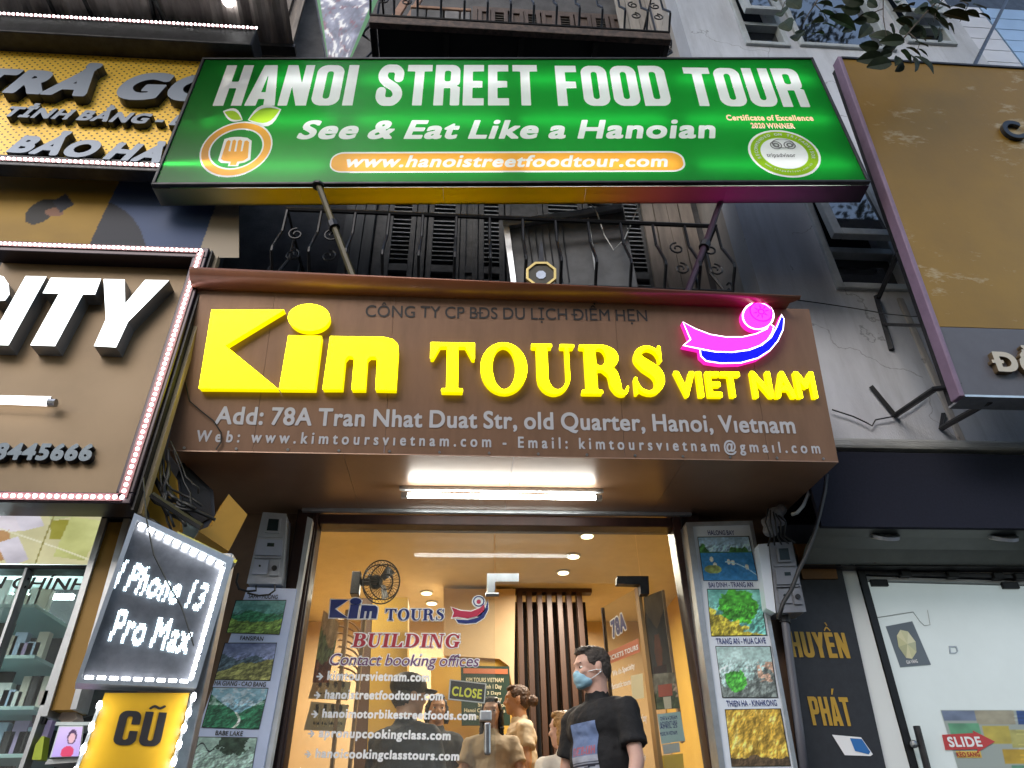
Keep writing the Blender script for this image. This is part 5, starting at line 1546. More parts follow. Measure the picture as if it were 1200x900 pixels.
# yellow box sign CŨ below it
cu = thing('yellow_box_sign', 'yellow box sign with black CŨ lettering below the LED sign', 'sign', IF.px(160, 900))
p = pxpoly(IF, [(123, 812), (222, 812), (196, 935), (80, 935)]); 
mb = MB(); mb.fprism(IF, p, -.14, -.004); obj('box', mb, M['alu'], cu)
mb = MB(); mb.fprism(IF, p, 0, 0); obj('face', mb, mat('yellow_acrylic', (.68, .38, .02, 1), .3, noise=.06), cu)
lettering(IF, 'CŨ', (131, 873), (187, 875), (139, 832), M['print_black'], cu, w=.003, font='block')
M['led_spot'] = emit('cool_led_spot', (.95, .97, 1, 1), 16)
for pts in (((226, 818), (203, 893), 5), ((116, 828), (88, 905), 4)):
    A = IF.px(*pts[0], .03); B = IF.px(*pts[1], .03)
    mb = MB(); mb.tube([A, B], .006, 6); obj('led_rail', mb, M['alu'], cu)
    for i in range(pts[2]):
        c = A.lerp(B, i / (pts[2] - 1)) + IF.n * .02
        mb = MB(); mb.ball(c, (.009, .009, .016), seg=8, ring=6); obj('led_spot', mb, M['led_spot'], cu)

# steel post right of both
po = thing('steel_post', 'grey steel post between the phone signs and the photo board', 'post', P(235, 895, 3.05))
a = P(258, 700, 3.12); mb = MB(); mb.box(a.x - .03, a.x + .02, 3.1, 3.16, .13, P(275, 655, 3.12).z + .02); obj('tube', mb, M['steel'], po, bev=.006)

# display rack (bottom left)
rk = thing('display_rack', 'open rack of phone accessories beside the shop window', 'shelf', P(80, 895, 3.3))
RKY = 3.30
RF = wall_frame(RKY)
def rbox(x0, y0, x1, y1, m_, nm, par=rk, d0=-.1, d1=0, bev=.003):
    a = RF.uv(x0, y1); b = RF.uv(x1, y0); mb = MB(); mb.fbox(RF, a[0], b[0], a[1], b[1], d0, d1); return obj(nm, mb, m_, par, bev=bev)
def rpoly(pts, m_, nm, par=rk, d0=-.1, d1=0):
    mb = MB(); mb.fprism(RF, pxpoly(RF, pts), d0, d1); return obj(nm, mb, m_, par, bev=.003)
rpoly([(52, 832), (125, 812), (110, 935), (10, 935)], M['black_hole'], 'back_panel', d0=-.3, d1=-.26)
rpoly([(66, 846), (112, 846), (110, 850), (64, 850)], M['shop_white'], 'shelf', d0=-.2, d1=.0)
rpoly([(56, 890), (96, 887), (94, 893), (52, 896)], M['alu'], 'shelf', d0=-.2, d1=.0)
M['cardboard'] = mat('grey_card', (.45, .43, .38, 1), .6)
M['gold_card'] = mat('gold_card', (.55, .38, .1, 1), .5)
M['lime_card'] = mat('lime_plastic', (.45, .55, .05, 1), .4)
M['skin_card'] = mat('pale_plastic', (.6, .48, .42, 1), .4)
def item(name, label, cat, pts, m_, d0, d1, grp=None):
    t = thing(name, label, cat, RF.px(pts[0][0], pts[-1][1], d1), grp); rpoly(pts, m_, 'body', t, d0, d1); return t
item('accessory_box', 'grey accessory box, leftmost on the upper level of the rack', 'box', [(44, 808), (58, 808), (56, 825), (41, 825)], M['cardboard'], -.12, -.02)
item('accessory_box', 'gold accessory box next to the foot of the gold pilaster', 'box', [(64, 806), (76, 806), (74, 826), (62, 826)], M['gold_card'], -.12, -.02)
t = item('plastic_bottle', 'lime green bottle standing low on the rack', 'bottle', [(44, 862), (48, 861), (44, 889), (33, 889), (37, 872)], M['lime_card'], -.08, -.03)
t = item('toy_figure', 'small pale toy on the rack shelf', 'toy', [(68, 834), (76, 830), (84, 832), (86, 840), (80, 845), (70, 846), (64, 841)], M['skin_card'], -.1, -.03)
item('phone_case', 'dark phone case with white marks hanging in the rack', 'case', [(33, 836), (50, 836), (46, 846), (31, 846)], M['dark_metal'], -.06, -.04)
def phone_fn(U, V):
    col = np.stack([.70 + .1 * V, .62 + .1 * V, .88 + 0 * U], -1)
    face = (((U - .62) / .13) ** 2 + ((V - .62) / .17) ** 2 < 1)[..., None]; hair = (((U - .62) / .19) ** 2 + ((V - .66) / .26) ** 2 < 1)[..., None]
    col = np.where(hair, np.array([.3, .2, .35]), col); col = np.where(face, np.array([.85, .68, .72]), col)
    r = (((U - .55) / .25) ** 2 + ((V - .15) / .2) ** 2 < 1)[..., None]; return np.where(r, np.array([.8, .25, .4]), col)
ap = thing('phone_poster', 'small lilac poster of a woman standing on the rack', 'poster', RF.px(80, 887, .02))
picture('poster_sheet', [RF.px(70, 852, .02), RF.px(97, 852, .02), RF.px(92, 886, .02), RF.px(60, 887, .02)], phone_fn, ap, m=print_mat('lilac_print', .4, .25), nx=30, ny=30)
mb = MB(); mb.fprism(RF, pxpoly(RF, [(70, 851), (98, 851), (93, 887), (59, 888)], .01), .005, .017); obj('backing', mb, M['shop_white'], ap)

# ------------------------------------------------------------------ speaker, yellow boxes, cables, meter
KB = wall_frame(3.22)
yb1 = thing('yellow_notice_board', 'deep yellow board behind the tangle of cables', 'board', KB.px(180, 630))
mb = MB(); mb.fprism(KB, pxpoly(KB, [(170, 520), (187, 528), (196, 545), (206, 560), (212, 620), (205, 628), (158, 596), (150, 560)]), -.03, 0); obj('panel', mb, mat('deep_yellow', (.50, .26, .02, 1), .5, noise=.1), yb1)
KC = Frame(P(250, 600, 3.2), (math.cos(.5), math.sin(.5), 0), (0, 0, 1))
yb2 = thing('yellow_cabinet', 'small yellow painted cabinet beside the left electric meter', 'box', KC.px(262, 640))
mb = MB(); mb.fprism(KC, pxpoly(KC, [(268, 579), (290, 603), (268, 646), (232, 622), (248, 616), (252, 606)]), -.16, 0); obj('body', mb, bpy.data.materials['deep_yellow'], yb2, bev=.008)
bxx = thing('loudspeaker', 'black hanging loudspeaker in the corner under the brown sign', 'speaker', P(240, 600, 3.3))
KS = Frame(P(225, 570, 3.32), (math.cos(.35), math.sin(.35), 0), Matrix.Rotation(-.15, 3, 'X') @ Vector((0, 0, 1)))
mb = MB(); mb.fprism(KS, pxpoly(KS, [(214, 541), (250, 575), (253, 612), (235, 622), (212, 600), (206, 560)]), -.18, 0); obj('cabinet', mb, M['black_metal'], bxx, bev=.01)
mb = MB(); mb.fprism(KS, pxpoly(KS, [(217, 548), (246, 577), (248, 606), (234, 614), (216, 597), (211, 562)], .008), .002, .012); obj('grille', mb, mat('speaker_cloth', (.03, .031, .034, 1), .9, bump=.4, bscale=400), bxx)
cb_ = thing('cable_bundle', 'tangle of black cables left of the loudspeaker', 'cables', P(200, 600, 3.15))
rr_ = random.Random(3)
for k_ in range(14):
    x0 = rr_.uniform(168, 205); y0 = rr_.uniform(515, 560); pts = []
    x1 = rr_.uniform(190, 262); y1 = rr_.uniform(590, 640); bx = rr_.uniform(-28, 18)
    for i in range(9):
        s_ = i / 8; pts.append(P(x0 + (x1 - x0) * s_ + bx * math.sin(math.pi * s_) + rr_.uniform(-2, 2), y0 + (y1 - y0) * s_ + 14 * math.sin(math.pi * s_ * 1.5), 3.1 + .02 * math.sin(k_ + i)))
    mb = MB(); mb.tube(pts, rr_.choice([.004, .006, .009]), 5); obj('cable', mb, M['rubber'], cb_, smooth=True)
arm = thing('bracket_arm', 'grey steel bracket arm running behind the LED sign corner', 'bracket', P(240, 640, 3.0))
mb = MB(); mb.tube([P(205, 628, 2.98), P(275, 662, 3.08)], .022, 6); obj('bar', mb, M['steel'], arm)
mb = MB(); mb.tube([P(178, 580, 3.0), P(215, 605, 3.02), P(236, 618, 3.03)], .016, 6); obj('arm', mb, M['black_metal'], arm)

def meter(px, side, Y, lab):
    """electric meter box: px = front quad tl,tr,br,bl; side=+1 when its right side shows"""
    mf = Frame(P(*px[0], Y), (math.cos(.0), math.sin(.0), 0), (0, 0, 1))
    uv_ = [mf.uv(*q) for q in px]
    t = thing('electric_meter', lab, 'meter', mf.at(sum(q[0] for q in uv_) / 4, uv_[2][1]))
    mb = MB(); mb.fprism(mf, uv_, -.13, 0); obj('case', mb, M['meter_case'], t, bev=.012)
    def q_(a, b):   # bilinear
        tl_, tr_, br_2, bl_2 = [Vector(k) for k in uv_]
        return tuple((tl_ * (1 - a) + tr_ * a) * (1 - b) + (bl_2 * (1 - a) + br_2 * a) * b)
    def cell(a0, b0, a1, b1, w0, w1, m_, nm, bev=.003):
        mb = MB(); mb.fprism(mf, [q_(a0, b0), q_(a1, b0), q_(a1, b1), q_(a0, b1)], w0, w1); return obj(nm, mb, m_, t, bev=bev)
    cell(.25, .08, .8, .30, .0, .012, M['meter_case'], 'display_bezel'); cell(.32, .105, .73, .275, .012, .014, M['lcd'], 'display')
    cell(.06, .33, .94, .36, .0, .006, M['meter_case'], 'ridge')
    cell(.08, .40, .94, .62, 0, .010, M['meter_lid'], 'label_plate'); cell(.42, .45, .66, .50, .010, .012, M['lcd'], 'logo_mark', 0)
    cell(.05, .645, .95, .66, 0, .016, M['meter_case'], 'ridge')
    cell(.10, .68, .55, .88, 0, .008, M['meter_lid'], 'terminal_cover'); cell(.62, .68, .90, .90, 0, .01, M['meter_case'], 'socket_cover')
    mb = MB(); c_ = q_(.76, .8); mb.tube([mf.at(*c_, .008), mf.at(*c_, .02)], .014, 10); obj('socket', mb, M['rubber'], t)
    mb = MB(); c_ = q_(.3, .77); mb.tube([mf.at(*c_, .006), mf.at(*c_, .014)], .006, 8); obj('screw', mb, M['lcd'], t)
    return t, mf
M['meter_case'] = mat('pale_grey_plastic', (.55, .57, .62, 1), .4, noise=.15, nscale=14)
M['meter_lid'] = mat('pale_blue_plastic', (.52, .56, .68, 1), .35)
M['lcd'] = mat('dark_display', (.025, .04, .045, 1), .2)
mt, mf = meter([(308, 600), (336, 602), (330, 684), (289, 684)], 1, 3.82, 'pale grey electric meter left of the glass door')
mb = MB(); mb.tube([P(x, y, 3.78) for x, y in ((300, 686), (300, 692), (290, 693), (280, 690), (277, 682), (279, 672))], .006, 6); obj('cable', mb, M['rubber'], mt)
mb = MB(); mb.tube([P(x, y, 3.77) for x, y in ((322, 685), (322, 692), (315, 697), (303, 698), (290, 695))], .005, 6); obj('cable', mb, M['rubber'], mt)

# ------------------------------------------------------------------ photo boards both sides of the door
def land(seed, sky_c, far, near, style):
    sky_c, far, near = [np.array(c) / 255 for c in (sky_c, far, near)]
    def fn(U, V):
        n = fbm(U * 5 + seed, V * 5, seed); n2 = fbm(U * 12 + seed, V * 12, seed + 1)
        col = sky_c + (n[..., None] - .5) * .35 * np.ones(3)
        if style == 'hills':
            h1 = .62 + .25 * (fbm(U * 3 + seed, U * 0, seed + 2) - .5) * 2; h2 = .35 + .3 * (fbm(U * 2.2 + 3, U * 0 + seed, seed + 3) - .5) * 2 + .1 * U
            col = np.where((V < h1)[..., None], far + (n2[..., None] - .5) * .5 * far, col)
            col = np.where((V < h2)[..., None], near + (n[..., None] - .5) * .9 * near + .05 * np.sin(V * 60 + U * 14)[..., None] * near, col)
        elif style == 'valley':
            d = np.abs(U - .55); h = .35 + .85 * d + .12 * (n - .5)
            col = np.where((V < h)[..., None], far * (.6 + 1.1 * (n2[..., None])), col)
            r = (np.abs(U - .55 - .07 * np.sin(V * 9)) < .025 * (1.2 - V)) & (V < .4); col = np.where(r[..., None], np.array([.75, .8, .72]), col)
            w = ((V > .55) & (n2 > .52))[..., None]; col = np.where(w, col * .5 + .4, col)
        elif style == 'bay':
            col = np.where((V < .66)[..., None], np.array([.16, .48, .72]) + (n[..., None] - .5) * .2, col)
            pk = .66 + .17 * np.clip(np.sin(U * 9 + 1) + .5 * np.sin(U * 23), 0, 2) * (n2 + .2)
            col = np.where(((V < pk) & (V > .63))[..., None], far * (.5 + n2[..., None]), col)
            for cx, cy in ((.25, .35), (.52, .42), (.6, .4), (.85, .3), (.2, .48)):
                s_ = (((U - cx) / .035) ** 2 + ((V - cy) / .06) ** 2 < 1)[..., None]; col = np.where(s_, np.array([.85, .85, .75]), col)
            s_ = (((U - .2) / .16) ** 2 + ((V - .25) / .1) ** 2 < 1)[..., None]; col = np.where(s_, np.array([.55, .6, .3]) * (.6 + n2[..., None]), col)
            s_ = (np.abs(V - (.42 - .5 * (U - .45) ** 2 * 2)) < .012) & (U > .45); col = np.where(s_[..., None], np.array([.7, .85, .9]), col)
        elif style == 'karst':
            g = ((((U - .55) / .38) ** 2 + ((V - .62) / .38) ** 2) < 1 + .9 * (n2 - .5))[..., None]
            col = np.where(g, near * (.5 + 1.1 * n2[..., None]), col)
            g = ((V < .4 * (1 - U * 1.6) + .35 * n2))[..., None]; col = np.where(g, np.array([.72, .66, .2]) * (.5 + n2[..., None]), col)
        elif style == 'cave':
            g = (V < .35 + .6 * np.maximum(U - .45, 0) + .5 * (n - .5) * 1.2)[..., None]; col = np.where(g, far * (.6 + .8 * n2[..., None]), col)
            g = ((((U - .28) / .2) ** 2 + ((V - .32) / .22) ** 2) < 1 + (n2 - .5))[..., None]; col = np.where(g, near * (.7 + .7 * n2[..., None]), col)
            g = ((V > .3) & (U > .7) & (n2 > .5) & (V < .7))[..., None]; col = np.where(g, np.array([.75, .6, .5]), col)
        elif style == 'gold':
            s_ = fbm(U * 16 - V * 6, V * 4 + U * 2, seed + 5)
            col = far * (.45 + 1.2 * s_[..., None]); w = np.clip((s_ - .58) * 6, 0, 1)[..., None]; col = col * (1 - w) + np.array([.95, .85, .45]) * w
            g = (V < .22 * n + .05)[..., None]; col = np.where(g, np.array([.35, .28, .2]), col)
        elif style == 'ink':
            g = ((((U - .6) / .28) ** 2 + ((V - .85) / .32) ** 2) < 1 + 2.2 * (n2 - .5))[..., None]; col = np.where(g, near * (.5 + n2[..., None]), col)
            g = ((np.abs(V - .15) < .03 + .1 * (n2 - .4)))[..., None]; col = np.where(g, np.array([.1, .14, .1]), col)
            g = (np.abs(V - .75 - .1 * np.sin(U * 20)) < .02) & (U < .35); col = np.where(g[..., None], np.array([.1, .12, .12]), col)
        hh = fbm(U * 11 + seed, V * 11, seed + 9); gx = np.gradient(hh, axis=1) * U.shape[1]; gy = np.gradient(hh, axis=0) * U.shape[0]
        land_ = (np.clip((.80 - V) * 5, 0, 1) if style != 'bay' else np.clip((V - .63) * 20, 0, 1) * np.clip((.9 - V) * 8, 0, 1)) if style != 'gold' else .8
        col = col * (1 + np.clip((gx * .045 - gy * .035), -.3, .3) * land_)[..., None]
        col = np.clip(col, 0.02, 1); col = col * (.84 + .36 * fbm(U * 26 + seed, V * 26, 77)[..., None]); lum = col.mean(-1, keepdims=True); col = lum + (col - lum) * .88; col = col * 1.05 + .02
        return col
    return fn
M['board_blue'] = mat('pale_blue_board', (.60, .68, .88, 1), .35, noise=.06)
M['board_white'] = mat('white_board', (.78, .84, .92, 1), .35, noise=.05)
def photo_board(fr, quad, side_pts, cells, lab, bm, cap_m, nm='photo_board'):
    t = thing(nm, lab, 'notice board', fr.px((quad[2][0] + quad[3][0]) / 2, quad[2][1]))
    p = pxpoly(fr, quad)
    mb = MB(); mb.fprism(fr, p, -.11, 0); obj('board', mb, bm, t, bev=.004)
    gq = [(1, -1), (-1, -1), (-1, 1), (1, 1)]
    for (kind, a, b, c) in cells:
        if kind == 'pic':
            picture('photo_print', [fr.px(*q, .006) for q in a], b, t, nx=96, ny=80)
            mb = MB(); o_ = pxpoly(fr, [(a[0][0] - .7, a[0][1] - .7), (a[1][0] + .7, a[1][1] - .7), (a[2][0] + .7, a[2][1] + .7), (a[3][0] - .7, a[3][1] + .7)]); mb.fprism(fr, o_, .0, .004); obj('photo_mount', mb, M['print_black'], t)
        else:
            lettering(fr, a, b[0], b[1], b[2], cap_m, t, w=.004, wt=.02, sx=.85)
    return t
LBF = wall_frame(3.83)
cells = [
 ('cap', 'SAPA - MUONG', ((291, 701), (325, 702), (292, 696)), 0),
 ('pic', [(277, 704), (335, 704), (327, 743), (266, 741)], land(2, (90, 150, 140), (50, 120, 80), (110, 140, 60), 'hills'), 0),
 ('cap', 'FANSIPAN', ((281, 750), (308, 751), (282, 745)), 0),
 ('pic', [(264, 754), (324, 754), (316, 797), (252, 796)], land(5, (120, 130, 165), (80, 100, 110), (130, 130, 70), 'hills'), 0),
 ('cap', 'HA GIANG - CAO BANG', ((251, 803), (311, 805), (252, 797.5)), 0),
 ('pic', [(250, 806), (314, 807), (303, 854), (237, 852)], land(8, (120, 165, 180), (35, 95, 65), (35, 110, 60), 'valley'), 0),
 ('cap', 'BABE LAKE', ((252, 861.5), (284, 862.5), (253, 856)), 0),
 ('pic', [(233, 864), (301, 865), (293, 912), (222, 911)], land(11, (150, 180, 165), (60, 90, 70), (50, 70, 55), 'ink'), 0),
]
pb1 = photo_board(LBF, [(290, 688), (348, 690), (306, 915), (212, 912)], None, cells, 'tall pale blue board of landscape photos left of the door', M['board_blue'], M['print_black'])
# pale trim strip beside the jamb
ws = thing('white_corner_strip', 'white corner strip between the left photo board and the door frame', 'trim', P(345, 800, 3.8))
a = P(349, 700, 3.86)
WS = wall_frame(3.86)
mb = MB(); mb.fprism(WS, pxpoly(WS, [(361, 607), (367, 610), (314, 920), (303, 920), (350, 680)]), -.03, .02); obj('strip', mb, M['white_frame'], ws, bev=.003)

RBF = wall_frame(3.83)
cells = [
 ('cap', 'HALONG BAY', ((830, 627), (861, 627), (830, 621.5)), 0),
 ('pic', [(818, 630), (877, 629), (888, 680), (825, 680)], land(21, (150, 185, 210), (60, 115, 50), (60, 120, 60), 'bay'), 0),
 ('cap', 'BAI DINH - TRANG AN', ((831, 688.5), (883, 688), (830.5, 682.5)), 0),
 ('pic', [(829, 691), (890, 691), (898, 744), (834, 745)], land(24, (110, 185, 175), (60, 140, 60), (70, 165, 45), 'karst'), 0),
 ('cap', 'TRANG AN - MUA CAVE', ((840, 755), (898, 754), (839, 748)), 0),
 ('pic', [(839, 758), (902, 758), (911, 817), (847, 817)], land(27, (170, 200, 195), (115, 125, 120), (75, 165, 60), 'cave'), 0),
 ('cap', 'THIEN HA - KINHKONG', ((852, 828), (911, 827), (851, 821)), 0),
 ('pic', [(850, 832), (914, 831), (926, 897), (858, 898)], land(31, (180, 150, 60), (190, 150, 50), (190, 160, 40), 'gold'), 0),
]
pb2 = photo_board(RBF, [(811, 617), (878, 615), (934, 925), (852, 925)], None, cells, 'tall white board of landscape photos right of the door', M['board_white'], M['print_blue'])
mb = MB(); mb.fprism(RBF, [pxpoly(RBF, [(803, 613), (881, 611), (939, 928), (846, 928)]), pxpoly(RBF, [(811, 617), (878, 615), (934, 925), (852, 925)])], -.11, .012); obj('frame', mb, M['alu'], pb2, bev=.003)

# ================================================================== right: gold sign
gl0 = P(1127, 463, 3.1)
GF = Frame((gl0.x, 3.1, gl0.z), (1, 0, 0), Matrix.Rotation(math.radians(5.7), 3, 'X') @ Vector((0, 0, 1)))
go = thing('gold_panel_sign', 'large scuffed gold sign panel with a grey lower strip at the right edge', 'sign', GF.at(1.2, 0))
v1 = GF.uv(1150, 384)[1]; v2 = (GF.uv(985, 70)[1] + GF.uv(1195, 80)[1]) / 2
mb = MB(); mb.fbox(GF, .012, 2.6, v1, v2, -.012, 0); obj('gold_face', mb, M['gold_sign'], go)
mb = MB(); mb.fbox(GF, .012, 2.6, 0, v1 - .004, -.012, 0); obj('grey_strip', mb, mat('grey_sign_strip', (.12, .12, .14, 1), .5, noise=.12), go)
mb = MB(); mb.fbox(GF, -.022, .010, -.012, v2 + .015, -.07, .012); obj('side_trim', mb, mat('mauve_trim', (.24, .16, .24, 1), .45, noise=.2), go, bev=.006)
mb = MB(); mb.fbox(GF, .010, 2.6, v2, v2 + .018, -.14, .010); obj('top_trim', mb, M['dark_metal'], go)
mb = MB(); mb.fbox(GF, .010, 2.6, -.014, -.001, -.14, .010); obj('bottom_trim', mb, M['alu'], go)
mb = MB(); mb.fbox(GF, .012, 2.6, 0, v2, -.14, -.11); obj('back_sheet', mb, M['dark_metal'], go)
channel(GF, 'C', (1180, 160), (1203, 162), (1181, 141), [M['letter_side'], M['letter_side']], go, depth=.03, wt=.04, sx=1.0)
channel(GF, 'Đồng', (1167, 435), (1262, 439), (1168, 412), [mat('cream_letter', (.55, .5, .4, 1), .4), mat('bronze_side', (.12, .08, .04, 1), .4)], go, depth=.035, wt=.07, sx=.95)
# rod above it
t = thing('sign_rod', 'dark slanting rod rising from the top of the gold sign', 'rod', GF.px(1140, 78, .0))
mb = MB(); mb.tube([GF.px(1140, 80, -.05), GF.px(1140, 80, -.05) + (P(1190, -20, 3.6) - GF.px(1140, 80, -.05)) * 1.0], .016, 8); obj('bar', mb, M['dark_metal'], t)
# wall brackets
br = thing('sign_bracket', 'black steel bracket on the grey wall by the lower window', 'bracket', P(1046, 400, RY))
RYW = RY - .012
mb = MB(); mb.tube([P(1027, 347, RYW), P(1045, 410, RYW)], .022, 4); obj('wall_bar', mb, M['black_metal'], br)
mb = MB(); mb.tube([P(1029, 350, RYW), P(1056, 288, 3.05)], .018, 6); obj('stay', mb, M['black_metal'], br)
mb = MB(); mb.tube([P(1036, 380, RYW), P(1092, 382, 3.1)], .012, 6); obj('stay', mb, M['dark_metal'], br)
br = thing('sign_bracket', 'black V shaped bracket under the corner of the gold sign', 'bracket', P(1048, 487, RY))
mb = MB(); mb.tube([P(1021, 453, RYW), P(1049, 487, RYW)], .02, 4); obj('wall_bar', mb, M['black_metal'], br)
mb = MB(); mb.tube([P(1049, 487, RYW), P(1095, 456, 3.25), P(1128, 452, 3.1)], .018, 6); obj('stay', mb, M['black_metal'], br)
br = thing('sign_bracket', 'steel bracket under the bottom of the gold sign, right of the V shaped one', 'bracket', P(1105, 502, RY))
mb = MB(); mb.tube([P(1103, 502, RYW), P(1160, 470, 3.15)], .018, 6); obj('stay', mb, M['black_metal'], br)
mb = MB(); mb.tube([P(1128, 470, 3.2), P(1230, 474, 3.2)], .02, 4); obj('rail', mb, M['black_metal'], br)
mb = MB(); mb.tube([P(1103, 502, RYW), P(1106, 485, RYW)], .016, 4); obj('wall_bar', mb, M['black_metal'], br)
t = thing('wall_wire', 'thin wire strung over the grey wall to the gold sign', 'wire', P(1000, 365, RY))
mb = MB(); mb.tube([P(x, y, RY - .03 - (.35 * max(0, (x - 1000) / 90))) for x, y in ((930, 351), (960, 355), (1000, 361), (1040, 368), (1070, 371), (1090, 370))], .004, 5); obj('cable', mb, M['rubber'], t)
t = thing('wall_wire', 'thin sagging wire low on the grey wall by the V shaped bracket', 'wire', P(1020, 490, RY))
mb = MB(); mb.tube([P(x, y, RY - .03) for x, y in ((975, 480), (1000, 488), (1015, 495), (1022, 499), (1026, 492), (1048, 488), (1070, 475), (1085, 462))], .005, 5); obj('cable', mb, M['rubber'], t)

# ================================================================== right shop: canopy, soffit, beam
rs = thing('gold_shop_canopy', 'dark navy canopy front with round soffit lights over the right shop', 'awning', P(1100, 620, 3.6))
zc0 = P(1090, 618, 3.55).z; 
x_a = 2.0; x_b = 7.0
mb = MB(); mb.box(x_a, x_b, 3.55, 3.58, zc0, LZ - .112); obj('canopy_sheet', mb, M['navy'], rs)
M['soffit_grey'] = mat('grey_green_soffit', (.16, .18, .165, 1), .4, noise=.2, nscale=4)
SO = [(3.582, zc0 + .015), (3.70, zc0 + .002), (3.80, zc0 - .03), (3.895, zc0 - .09)]
mb = MB()
for (ya, za), (yb_, zb_) in zip(SO[:-1], SO[1:]): mb.quad((x_a, ya, za), (x_b, ya, za), (x_b, yb_, zb_), (x_a, yb_, zb_))
obj('soffit', mb, M['soffit_grey'], rs, smooth=True)
zbeam = P(1100, 650, 3.9).z
mb = MB(); mb.box(x_a, x_b, 3.89, 4.0, P(1100, 664, 3.9).z, zc0 - .10); obj('beam', mb, M['black_metal'], rs)
for px_, py_ in ((1036, 628.5), (1176, 634)):
    q = P(px_, py_, 3.68); q.z = zc0 + .000
    t = thing('round_downlight', 'unlit round downlight in the dark canopy soffit, %s one' % ('left' if px_ < 1100 else 'right'), 'lamp', q)
    mb = MB()
    mb.tube([q + Vector((0, .012, -.008)), q + Vector((0, 0, .01))], .07, 20); obj('lens', mb, M['lens'] if 'lens' in M else M.setdefault('lens', mat('frosted_lens', (.88, .9, .86, 1), .5)), t)
    mb = MB(); 
    for i in range(20):
        pass
    mb.tube([q + Vector((0, .004, -.003)), q + Vector((0, -.008, .012))], .082, 20); obj('rim', mb, M['alu'], t)
BF_ = wall_frame(3.885)
t = thing('beam_stickers', 'faint red and blue stickers on the dark beam above the right glass door', 'sticker', BF_.px(1020, 656))
lettering(BF_, 'HOTLINE', (1000, 659), (1027, 660), (1000, 652.5), mat('faded_red', (.12, .015, .02, 1), .7), t, w=.003, wt=.05)
mb = MB(); mb.fprism(BF_, pxpoly(BF_, [(1034, 652), (1052, 653), (1053, 660), (1035, 660)]), .002, .002); obj('sticker', mb, mat('faded_blue', (.05, .06, .11, 1), .7), t)

# dark name board HUYEN PHAT
HB = wall_frame(3.95)
hb = thing('name_board', 'dark upright name board with yellow HUYỀN PHÁT lettering', 'sign', HB.px(990, 895))
mb = MB(); mb.fprism(HB, pxpoly(HB, [(908, 615), (975, 615), (1046, 935), (944, 935)]), -.05, 0); obj('board', mb, mat('charcoal_board', (.022, .024, .03, 1), .55, noise=.2, nscale=30), hb)
mb = MB(); mb.fprism(HB, pxpoly(HB, [(930, 638), (973, 638), (981, 679), (940, 679)]), .001, .012); obj('gold_patch', mb, mat('ochre_board', (.20, .09, .02, 1), .6), hb)
GM = mat('ochre_lettering', (.50, .30, .03, 1), .5)
lettering(HB, 'HUYỀN', (929, 770), (997, 771.5), (925, 740), GM, hb, w=.004, font='block')
lettering(HB, 'PHÁT', (953, 850), (1001, 851), (943, 816), GM, hb, w=.004, font='block')
st_ = pxpoly(HB, [(975, 861), (1009, 864), (1023, 884), (1020, 886), (990, 885)], .004)
mb = MB(); mb.fprism(HB, st_, .004, .004); obj('sticker', mb, M['print_white'], hb)
mb = MB(); mb.fprism(HB, pxpoly(HB, [(996, 865), (1010, 866), (1020, 881), (1018, 884), (1002, 880)], .006), .006, .006); obj('sticker_patch', mb, mat('bank_blue', (.03, .16, .45, 1), .4), hb)
# conduit pipe and cables
cp = thing('conduit_pipe', 'grey plastic conduit pipe rising beside the name board to the meter', 'pipe', P(935, 895, 3.8))
mb = MB(); mb.tube([P(x, y, 3.82) for x, y in ((918, 722), (921, 735), (928, 790), (936, 850), (945, 925))], .022, 10); obj('pipe', mb, mat('grey_conduit', (.10, .10, .12, 1), .45), cp, smooth=True)
mb = MB(); mb.tube([P(919, 716, 3.82), P(920, 730, 3.82)], .03, 10); obj('coupling', mb, M['dark_metal'], cp)
M['meter_case'] = mat('grey_plastic', (.22, .23, .26, 1), .4, noise=.2, nscale=14); M['meter_lid'] = mat('mid_grey_plastic', (.20, .21, .24, 1), .4)
mt2, mf2 = meter([(902, 636), (928, 635), (945, 717), (911, 718)], -1, 3.75, 'grey electric meter right of the right photo board')
mb = MB(); mb.fprism(mf2, pxpoly(mf2, [(889, 637), (901, 636), (910, 718), (899, 712)], -.0), -.12, -.01); obj('side_cover', mb, M['board_white'], mt2, bev=.006)
t = thing('power_cable', 'thick black cable dropping from the sign past the right meter', 'cable', P(930, 700, 3.6))
mb = MB(); mb.tube([P(x, y, 3.55) for x, y in ((969, 556), (967, 575), (960, 605), (953, 630), (943, 655), (936, 668), (928, 690), (918, 706), (912, 725))], .011, 8); obj('cable', mb, M['rubber'], t, smooth=True)
t = thing('power_cable', 'pale curved cable hanging under the right end of the brown sign', 'cable', P(940, 590, 3.6))
mb = MB(); mb.tube([P(x, y, 3.6) for x, y in ((950, 566), (947, 580), (941, 593), (934, 601), (928, 603))], .010, 8); obj('cable', mb, M['cable_grey'], t, smooth=True)
t = thing('cable_bundle', 'grey bag and cable bundle above the right meter', 'cables', P(905, 620, 3.7))
mb = MB(); 
for (x, y, r_) in ((900, 612, .035), (908, 603, .04), (915, 598, .035), (903, 622, .04), (913, 610, .035)):
    mb.ball(P(x, y, 3.72), (r_, r_ * .8, r_ * 1.2), rot=Matrix.Rotation(x, 3, 'Y'), seg=10, ring=7)
o = obj('wrapped_joint', mb, mat('grey_plastic_wrap', (.20, .20, .22, 1), .35, bump=.8, bscale=60), t, smooth=True)
o.modifiers.new('r', 'REMESH').voxel_size = .012
